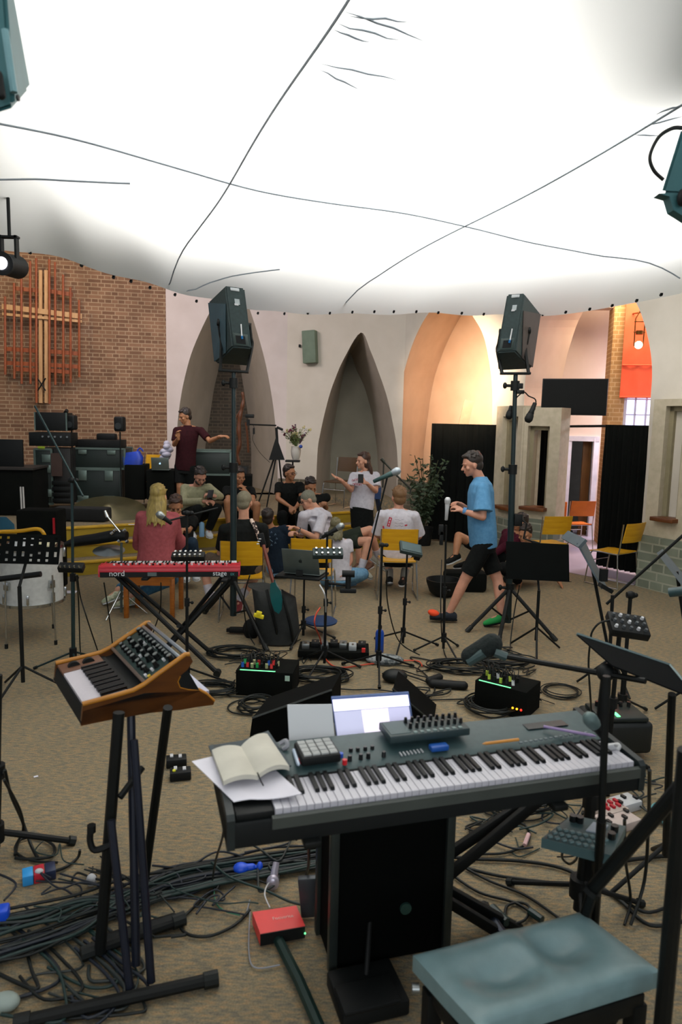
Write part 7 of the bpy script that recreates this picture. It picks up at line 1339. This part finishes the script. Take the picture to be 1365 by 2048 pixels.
# red interface, upright grey device, blue controller, small pedals
ri = thing('audio_interface', 'bright red audio interface box with white lettering on the carpet under the piano', 'audio interface', G(550, 1850)); r4 = [G(x, y, .06) for x, y in ((505, 1824), (593, 1811), (611, 1852), (521, 1868))]; q = MB(); q.prism(r4, (0, 0, -.05)); obj('body', q, mat('bright_red_metal', 'e23230', .4), ri)
x_ = (r4[1]-r4[0]).normalized(); obj('lettering', text_mb('Focusrite', .022, r4[0].lerp(r4[3], .5)+x_*.065+V((0, 0, .001)), x_, (r4[0]-r4[3]).normalized(), .001), mat('lettering_pale', 'f2b0a8', .5), ri, smooth=0)
q = MB(); q.prism([r4[3]+V((0, -.001, -.05)), r4[2]+V((0, -.001, -.05)), r4[2]+V((0, -.004, 0)), r4[3]+V((0, -.004, 0))], (0, .003, 0)); fp = obj('front_panel', q, BLKP, ri); q = MB(); q.ell(r4[3].lerp(r4[2], 1.0)+V((.0, -.008, -.025)), .004); obj('power_light', q, LED, fp)
q = MB(); c = G(624, 1822, .02); q.box(V((c.x-.012, c.y-.02, .10)), (.075, .03, .17), Matrix.Rotation(-.10, 3, 'Y'), bev=.006); solo('upright_radio_pack', q, mat('grey_metal_pack', '3e4348', .4, .3), 'upright dark grey radio pack standing against the right end of the red box', 'device')
q = MB(); c = G(546, 1765, .04); q.ell(c, (.028, .022, .035)); q.cyl(c, c+V((.01, .05, .06)), .018, .014); solo('silver_connector', q, mat('silver_foil', 'b9b4c2', .3, .5), 'silver-grey connector head in the cable pile behind the red box', 'connector', smooth=60)
gp = thing('game_pad', 'bright blue hand controller lying on the cables under the piano', 'controller', G(492, 1735)); q = MB(); c = G(482, 1736, .04); q.ell(c, (.035, .03, .022)); q.cap(c, G(505, 1734, .04), .016); q.ell(G(520, 1733, .04), (.014, .02, .022)); blob('body', q, mat('vivid_blue', '1550d8', .4), gp, .004, 2)
for lab, x, y, s in (('black effects pedal with white markings behind the right synthesizer leg', 353, 1515, 0), ('black effects pedal with a yellow dot, nearer of the pair left of the piano', 361, 1540, 1)):
    p = G(x, y, .05); t = thing('effects_pedal', lab, 'pedal', (p.x, p.y, 0)); q = MB(); q.box((p.x, p.y, .028), (.115, .075, .05), .25, bev=.006); obj('body', q, BLKP, t)
    for k in (-.03, .02): q = MB(); q.box((p.x+k, p.y+.01, .056), (.018, .035, .006), .25); obj('marking', q, WHT, t)
    if s: q = MB(); q.cyl((p.x-.03, p.y-.02, .05), (p.x-.03, p.y-.02, .06), .010); obj('yellow_dot', q, mat('yellow_dot', 'd8d83a', .4), t)
p4_ = G(78, 1741, .04); t = thing('effects_pedal', 'colourful blue, red and white effects pedal in the cables at lower left', 'pedal', (p4_.x, p4_.y, 0)); R = Rz(.45)
for dx, m in ((-.045, mat('sky_blue_enamel', '2f9ae0', .4)), (0, mat('pedal_crimson', 'c42338', .4)), (.045, mat('pedal_navy', '1c2a4a', .4))): q = MB(); r_ = R @ V((dx, 0, 0)); q.box((p4_.x+r_.x, p4_.y+r_.y, .025), (.043, .07, .045), .45, bev=.004); obj('section', q, m, t)
r_ = R @ V((0, -.02, 0)); q = MB(); q.ell((p4_.x+r_.x, p4_.y+r_.y, .05), (.018, .014, .01)); obj('switch', q, WHT, t)
q = MB(); p = G(5, 1828, .04); q.box(p, (.05, .06, .06), .3, bev=.01); solo('blue_plug_box', q, mat('vivid_blue', '1550d8', .4), 'bright blue plug box at the left edge near the bottom', 'plug')
q = MB(); p = G(183, 1760, .03); q.ell(p, (.022, .02, .028)); solo('white_plug', q, WHT, 'rounded white plug in the cables left of the synthesizer stand', 'plug')
q = MB(); p = G(10, 2004, .03); q.ell(p, (.05, .035, .03)); solo('white_cable_reel', q, mat('dull_white', '9aa8a0', .6), 'dull white reel at the bottom left corner', 'reel')
q = MB(); p = G(72, 1553, .004); q.box(p, (.022, .016, .002), .6); solo('paper_scrap', q, PAPER, 'tiny white paper scrap alone on the carpet at left', 'paper')
q = MB(); p = G(340, 1850, .03); q.cyl(G(205, 1885, .03), G(352, 1840, .03), .028, n=8); solo('power_strip', q, BLKP, 'black power strip lying among the cables behind the synthesizer stand', 'power strip')
# near left pole and its tripod
b = V((A(12, 1740, 3.0).x, 2.9, 0)); stand('thick black stand rising past the left edge of the picture', b, A(-4, 1350, 2.9), .34, .5, r=.018, legr=.015)
# corner loudspeakers near the camera
def corner(label, P8, extra):
    t = thing('loudspeaker', label, 'speaker', P8[2]); b = bmesh.new(); q = hexa(P8); vs = [b.verts.new(v) for v in q.v]; [b.faces.new([vs[i] for i in f]) for f in q.f]; bmesh.ops.recalc_face_normals(b, faces=list(b.faces)); bmesh.ops.bevel(b, geom=list(b.edges), offset=.012, segments=2, affect='EDGES'); q = MB(); q.bm(b); obj('cabinet', q, mat('teal_cabinet', '2f6468', .6), t); extra(t); return t
y = 2.0
def ex1(t): 
    q = MB(); q.cap(A(-4, 150, y-.03), A(2, 190, y-.03), .012); obj('handle_recess', q, BLKP, t); q = MB(); q.cyl(A(34, 196, y-.01), A(38, 196, y-.01), .008); obj('knob', q, BLKP, t); q = MB(); q.tube([A(10, 60, y-.006), A(28, 185, y-.006)], .010, 6); obj('edge_strip', q, mat('pale_teal', '6f9aa0', .6), t)
corner('blurred teal loudspeaker hanging at the top left corner', [A(-160, -60, y), A(10, -60, y), A(30, 215, y), A(-110, 260, y), A(-160, -90, y+.32), A(18, -60, y+.32), A(62, 178, y+.32), A(-80, 220, y+.32)], ex1)
y = 2.6
def ex2(t):
    q = MB(); q.tube(smooth_path([A(1366, 256, y), A(1345, 257, y), A(1318, 275, y), A(1301, 312, y), A(1308, 340, y), A(1328, 360, y)], 6), .007, 6); obj('cable_loop', q, RUB, t); q = MB(); q.ell(A(1366, 395, y-.02), (.018, .02, .03)); obj('knob', q, BLKP, t); q = MB(); q.prism([A(1319, 387, y), A(1340, 393, y), A(1348, 420, y), A(1380, 440, y), A(1440, 440, y), A(1440, 380, y)], (0, .05, 0)); obj('yoke_arm', q, mat('teal_cabinet', '2f6468', .6), t)
corner('blurred teal loudspeaker with a looped cable at the upper right edge', [A(1364, 255, y), A(1520, 240, y), A(1520, 400, y), A(1322, 388, y), A(1380, 250, y+.35), A(1520, 235, y+.35), A(1520, 400, y+.35), A(1345, 392, y+.35)], ex2)
# ================================================================== CABLES
def cab(label, pts, r=.005, m=None, group=None, z=.007, px=True, loose=0, name='cable'):
    rr = random.Random(hash(label+str(pts[0])) % 9999 if False else int(pts[0][0]*7+pts[-1][1]*3))
    P_ = []
    for p in pts:
        v = (G(p[0], p[1], z+r) if len(p) == 2 else G(p[0], p[1], p[2])) if px else V(p)
        if loose: v = v+V((rr.uniform(-loose, loose), rr.uniform(-loose, loose), 0))
        P_.append(v)
    P_ = smooth_path(P_, 6)
    for v in P_: v.z = max(v.z, r+.002)
    q = MB(); q.tube(P_, r, 6); return solo(name, q, m or RUB, label, 'cable', group, smooth=80)
def coil(label, x, y, R, n, h=.05, m=None, el=1.0, r=.0055, rot=0.0, group=None):
    c = G(x, y); rr = random.Random(int(x+y)); pts = []
    for i in range(n*14):
        a = 2*PI*i/14; k = R*(.80+.22*math.sin(i*.37+x)*math.cos(i*.11)); e = V((k*math.cos(a), k*el*math.sin(a), 0)); e = Rz(rot) @ e; pts.append(V((c.x+e.x, c.y+e.y, r+.004+h*abs(math.sin(i*.19+y)))))
    q = MB(); q.tube(smooth_path(pts, 2), r, 5); return solo('coiled_cable', q, m or RUB, label, 'cable', group, smooth=80)
coil('large round coil of black cable left of the stage box with yellow-green lights', 984, 1420, .20, 9, .05)
coil('coil of black cable on the carpet left of the wedge monitor', 510, 1418, .13, 7, .05); coil('heap of black cable between the stage box and the laptop stand feet', 640, 1358, .26, 10, .05, el=.6)
coil('tangle of black cable under the red keyboard stand', 470, 1312, .25, 8, .04, el=.6); coil('tangle of black cable at the foot of the white microphone stand', 925, 1340, .30, 9, .05, el=.45)
coil('dark cable tangle behind the stage box with yellow-green lights', 1010, 1330, .26, 8, .05, el=.5)
coil('pale blue cable coil on the carpet at the right edge', 1345, 1640, .11, 7, .03, mat('cyan_cable', '5aa0a8', .5)); coil('cable tangle left of the stage box with coloured plugs', 420, 1385, .22, 8, .04, el=.6)
coil('tangled thin cables on the carpet under the right half of the stage piano', 1040, 1620, .22, 9, .06, el=.6, r=.004); coil('dark tangle of leads beside the green-lit equipment box', 1120, 1385, .16, 5, .02, r=.004)
q = MB(); p = G(790, 1352, .05); q.ell(p, (.10, .07, .055)); solo('cable_lump', q, RUB, 'rounded black adapter lying by the centre microphone stand foot', 'adapter', smooth=60)
q = MB(); p = G(895, 1368, .03); q.cap(p+V((-.11, 0, 0)), p+V((.12, -.03, 0)), .035); q.cap(p+V((-.13, .06, 0)), p+V((-.04, .14, 0)), .03); solo('power_adapter', q, BLKP, 'black multi-way socket left of the large cable coil', 'adapter', smooth=60)
ORC = mat('orange_cable', 'd0472a', .5)
cab('bright orange cable hanging from the device by the laptop and running over the carpet', [(641, 1215, .55), (632, 1230, .5), (630, 1250, .42), (640, 1275, .22), (646, 1300, .05), (655, 1322), (680, 1335), (740, 1328), (790, 1322), (835, 1322), (845, 1332)], .006, ORC)
cab('white cable hanging beside the orange one from the clamped mixer', [(640, 1170, .75), (650, 1190, .7), (652, 1220, .5), (650, 1250, .35), (645, 1290, .1)], .006, WHT)
for lab, pts in (('thin cable running right from the centre stand towards the wedge monitor', ((760, 1330), (830, 1335), (865, 1365), (868, 1385), (845, 1400), (800, 1402))), ('long thin cable crossing the carpet towards the large coil', ((800, 1402), (860, 1400), (930, 1398), (1000, 1395))),
                 ('cable loop left of the coil by the wedge monitor', ((530, 1395), (480, 1400), (457, 1412), (465, 1425), (505, 1430))), ('cable hanging down from the red keyboard at left', ((208, 1165, .7), (215, 1210, .5), (222, 1260, .25), (226, 1300, .02))),
                 ('cable hanging from the middle of the red keyboard', ((322, 1165, .7), (322, 1200, .55), (318, 1230, .4), (300, 1290, .05), (310, 1320))), ('cable beside the tall left stand, outer one', ((155, 1150, .8), (160, 1190, .6), (175, 1240, .4), (195, 1300, .08))),
                 ('cable beside the tall left stand, inner one', ((152, 1150, .8), (157, 1200, .5), (160, 1290, .1), (162, 1310))), ('cable looping up beside the centre stand pole', ((775, 1140, .9), (775, 1200, .6), (790, 1265, .25), (808, 1292, .1), (840, 1310))),
                 ('cable trailing from the right speaker stand to the floor', ((1040, 1170, .55), (1030, 1220, .3), (1022, 1280, .05), (1020, 1300), (1000, 1330))), ('two-metre cable hanging beside the white microphone stand', ((884, 1120, .7), (882, 1200, .45), (886, 1290, .05), (900, 1330))),
                 ('cable from the red keyboard to the floor near the yellow clip', ((500, 1150, .75), (488, 1200, .5), (495, 1260, .15), (510, 1290))), ('lead running from the stage box to the wedge monitor', ((470, 1360), (455, 1390), (520, 1392), (600, 1385), (660, 1372)))):
    cab(lab, pts, .0055)
NBR = [mat('cable_teal', '14302c', .5), RUB, mat('cable_navy', '101a26', .5), mat('cable_grey_dark', '232b29', .5)]
rr = random.Random(31)
# the dense bundle across the lower left
for i in range(34):
    s0 = rr.uniform(-1, 1); s1 = rr.uniform(-1, 1); k = rr.uniform(-14, 14)
    pts = [(-40, 1880+55*s0), (60, 1858+45*s0+k), (160, 1828+38*s0), (250, 1795+40*(s0*.5+s1*.5)+k*.6), (350, 1762+34*s1-k*.4), (450, 1742+26*s1), (540, 1728+24*s1+k*.4), (640, 1712+22*s1)]
    cab('one of the dark cables in the thick bundle running across the lower left carpet', pts, rr.uniform(.0045, .0075), rr.choice(NBR), 'cable bundle lower left', z=rr.uniform(.004, .035), loose=.012)
for i in range(22):
    x0, y0 = rr.uniform(-20, 520), rr.uniform(1725, 1860)-0; pts = [(x0, y0-.12*x0)]
    for k in range(5): pts.append((pts[-1][0]+rr.uniform(-50, 90), min(1930, pts[-1][1]+rr.uniform(-38, 36))))
    cab('one of the thin dark leads tangled over the thick cable bundle at lower left', pts, rr.uniform(.003, .0055), rr.choice(NBR), 'leads over the bundle', z=rr.uniform(.02, .05))
for i in range(14):
    x0, y0 = rr.uniform(20, 260), rr.uniform(1880, 1980); pts = [(x0-60, y0-70), (x0, y0-20), (x0+rr.uniform(20, 60), y0+rr.uniform(20, 60)), (x0+rr.uniform(-60, 30), y0+rr.uniform(60, 100)), (x0-rr.uniform(60, 120), y0+rr.uniform(20, 90))]
    cab('one of the loose dark cables looping over the carpet at the bottom left corner', pts, rr.uniform(.004, .007), rr.choice(NBR), 'loose cables bottom left', z=rr.uniform(.004, .02))
cab('cable hanging in a long loop beside the left edge pole', [(10, 1540, .5), (22, 1590, .35), (44, 1640, .12), (62, 1690, .03), (75, 1715)], .007); cab('second cable hanging in a loop beside the left edge pole', [(8, 1560, .5), (40, 1620, .25), (46, 1660, .1), (30, 1700), (60, 1720), (115, 1725)], .006)
cab('round cable loop on the carpet above the colourful pedal', [(30, 1710), (40, 1680), (75, 1675), (106, 1690), (104, 1712), (60, 1718), (30, 1716)], .007); cab('cable wound from the hook of the synthesizer stand', [(160, 1700, .05), (155, 1716), (130, 1735), (100, 1745)], .007)
cab('dark cable looping right of the synthesizer stand foot', [(440, 1770), (405, 1800), (362, 1842), (375, 1868), (420, 1872), (470, 1850), (500, 1820)], .006); cab('cable hanging from the left end of the stage piano', [(450, 1650, .85), (444, 1680, .65), (432, 1720, .4), (425, 1760, .05)], .004)
cab('cable hanging from the underside of the piano near the case', [(618, 1660, .8), (618, 1700, .5), (616, 1740, .2), (600, 1780)], .006); cab('thin grey cable curling left of the red box', [(500, 1800), (493, 1830), (500, 1822), (498, 1900), (510, 1935), (560, 1930)], .003, mat('grey_cable', '8d8f95'))
cab('thin white cable plugged into the red box', [(540, 1815, .06), (530, 1790, .08), (535, 1770, .06), (550, 1755)], .003, WHT); cab('thin green cable curling left of the red box', [(428, 1775), (432, 1805), (450, 1822), (480, 1830)], .003, mat('green_cable', '3f8a6a', .5))
for lab, pts, r in (('upper of the long black cables sweeping right from the case under the piano', ((880, 1712), (950, 1718), (1040, 1722), (1120, 1735), (1185, 1765), (1240, 1800), (1300, 1850), (1380, 1840)), .008), ('middle long black cable sweeping right from the case under the piano', ((930, 1735), (1000, 1752), (1100, 1765), (1180, 1772), (1240, 1795), (1300, 1825), (1380, 1790)), .007),
                    ('lower long black cable sweeping from the case towards the bench', ((930, 1735), (980, 1762), (1050, 1790), (1110, 1830), (1160, 1870)), .006), ('black cable curving from the case towards the bench corner', ((905, 1750), (960, 1785), (1030, 1805), (1070, 1830)), .006),
                    ('cable with a white end plug under the piano', ((950, 1708), (1010, 1706), (1050, 1690), (1060, 1672), (1050, 1650), (1020, 1640)), .006), ('thick cable loop on the carpet above the bench', ((1010, 1835), (1015, 1812), (1040, 1805), (1060, 1815), (1050, 1840), (1020, 1850)), .006),
                    ('cable running down from the sampler to the floor', ((1130, 1690, .55), (1125, 1715, .3), (1140, 1728, .2), (1155, 1715, .35), (1150, 1695, .5)), .005), ('hanging cable right of the sampler, left one', ((1250, 1640, .6), (1252, 1720, .3), (1262, 1800, .05), (1250, 1850)), .006), ('hanging cable right of the sampler, right one', ((1300, 1540, .8), (1298, 1640, .45), (1290, 1760, .15), (1262, 1850)), .007),
                    ('horizontal black cable at the right edge behind the sampler', ((1240, 1722), (1290, 1716), (1330, 1712), (1400, 1715)), .010)):
    cab(lab, pts, r)
for i in range(24):
    x0, y0 = rr.uniform(900, 1180), rr.uniform(1590, 1680); pts = [(x0, y0)]
    for k in range(4): pts.append((pts[-1][0]+rr.uniform(-45, 55), pts[-1][1]+rr.uniform(-22, 24)))
    cab('one of the thin loose leads scattered under the right half of the piano', pts, rr.uniform(.003, .005), rr.choice(NBR), 'leads under the piano', z=rr.uniform(.004, .03))
for i in range(12):
    x0, y0 = rr.uniform(830, 1100), rr.uniform(1300, 1400); pts = [(x0, y0)]
    for k in range(4): pts.append((pts[-1][0]+rr.uniform(-50, 50), pts[-1][1]+rr.uniform(-16, 18)))
    cab('one of the black leads strewn around the foot of the white microphone stand', pts, rr.uniform(.004, .006), RUB, 'leads by the white microphone stand', z=rr.uniform(.004, .02))
for i in range(10):
    x0, y0 = rr.uniform(380, 700), rr.uniform(1300, 1375); pts = [(x0, y0)]
    for k in range(4): pts.append((pts[-1][0]+rr.uniform(-50, 60), pts[-1][1]+rr.uniform(-14, 16)))
    cab('one of the black leads strewn between the red keyboard and the pedalboard', pts, rr.uniform(.004, .006), RUB, 'leads by the pedalboard', z=rr.uniform(.004, .02))
for i in range(8):
    x0, y0 = rr.uniform(1250, 1360), rr.uniform(1540, 1640); pts = [(x0, y0)]
    for k in range(4): pts.append((pts[-1][0]+rr.uniform(-40, 50), pts[-1][1]+rr.uniform(-16, 22)))
    cab('one of the dark leads on the carpet at the right edge beyond the piano', pts, rr.uniform(.003, .005), rr.choice(NBR), 'leads at the right edge', z=rr.uniform(.004, .02))
q = MB(); q.cyl(G(1050, 1690, .03), G(1058, 1668, .05), .010, n=8); solo('jack_plug', q, mat('pink_white_plug', 'd9b0b0', .4), 'pinkish-white jack plug on the cable under the piano', 'plug')
q = MB(); q.cyl(G(985, 1815, .03), G(1015, 1845, .03), .018, n=8); solo('jack_connector', q, mat('dark_plug', '1b3330', .4), 'dark teal connector on the carpet above the bench, left of the cable loop', 'connector')
q = MB(); q.cyl(G(1060, 1822, .03), G(1085, 1840, .03), .016, n=8); solo('jack_connector', q, MATS['dark_plug'], 'dark teal connector on the carpet above the bench, right of the cable loop', 'connector')
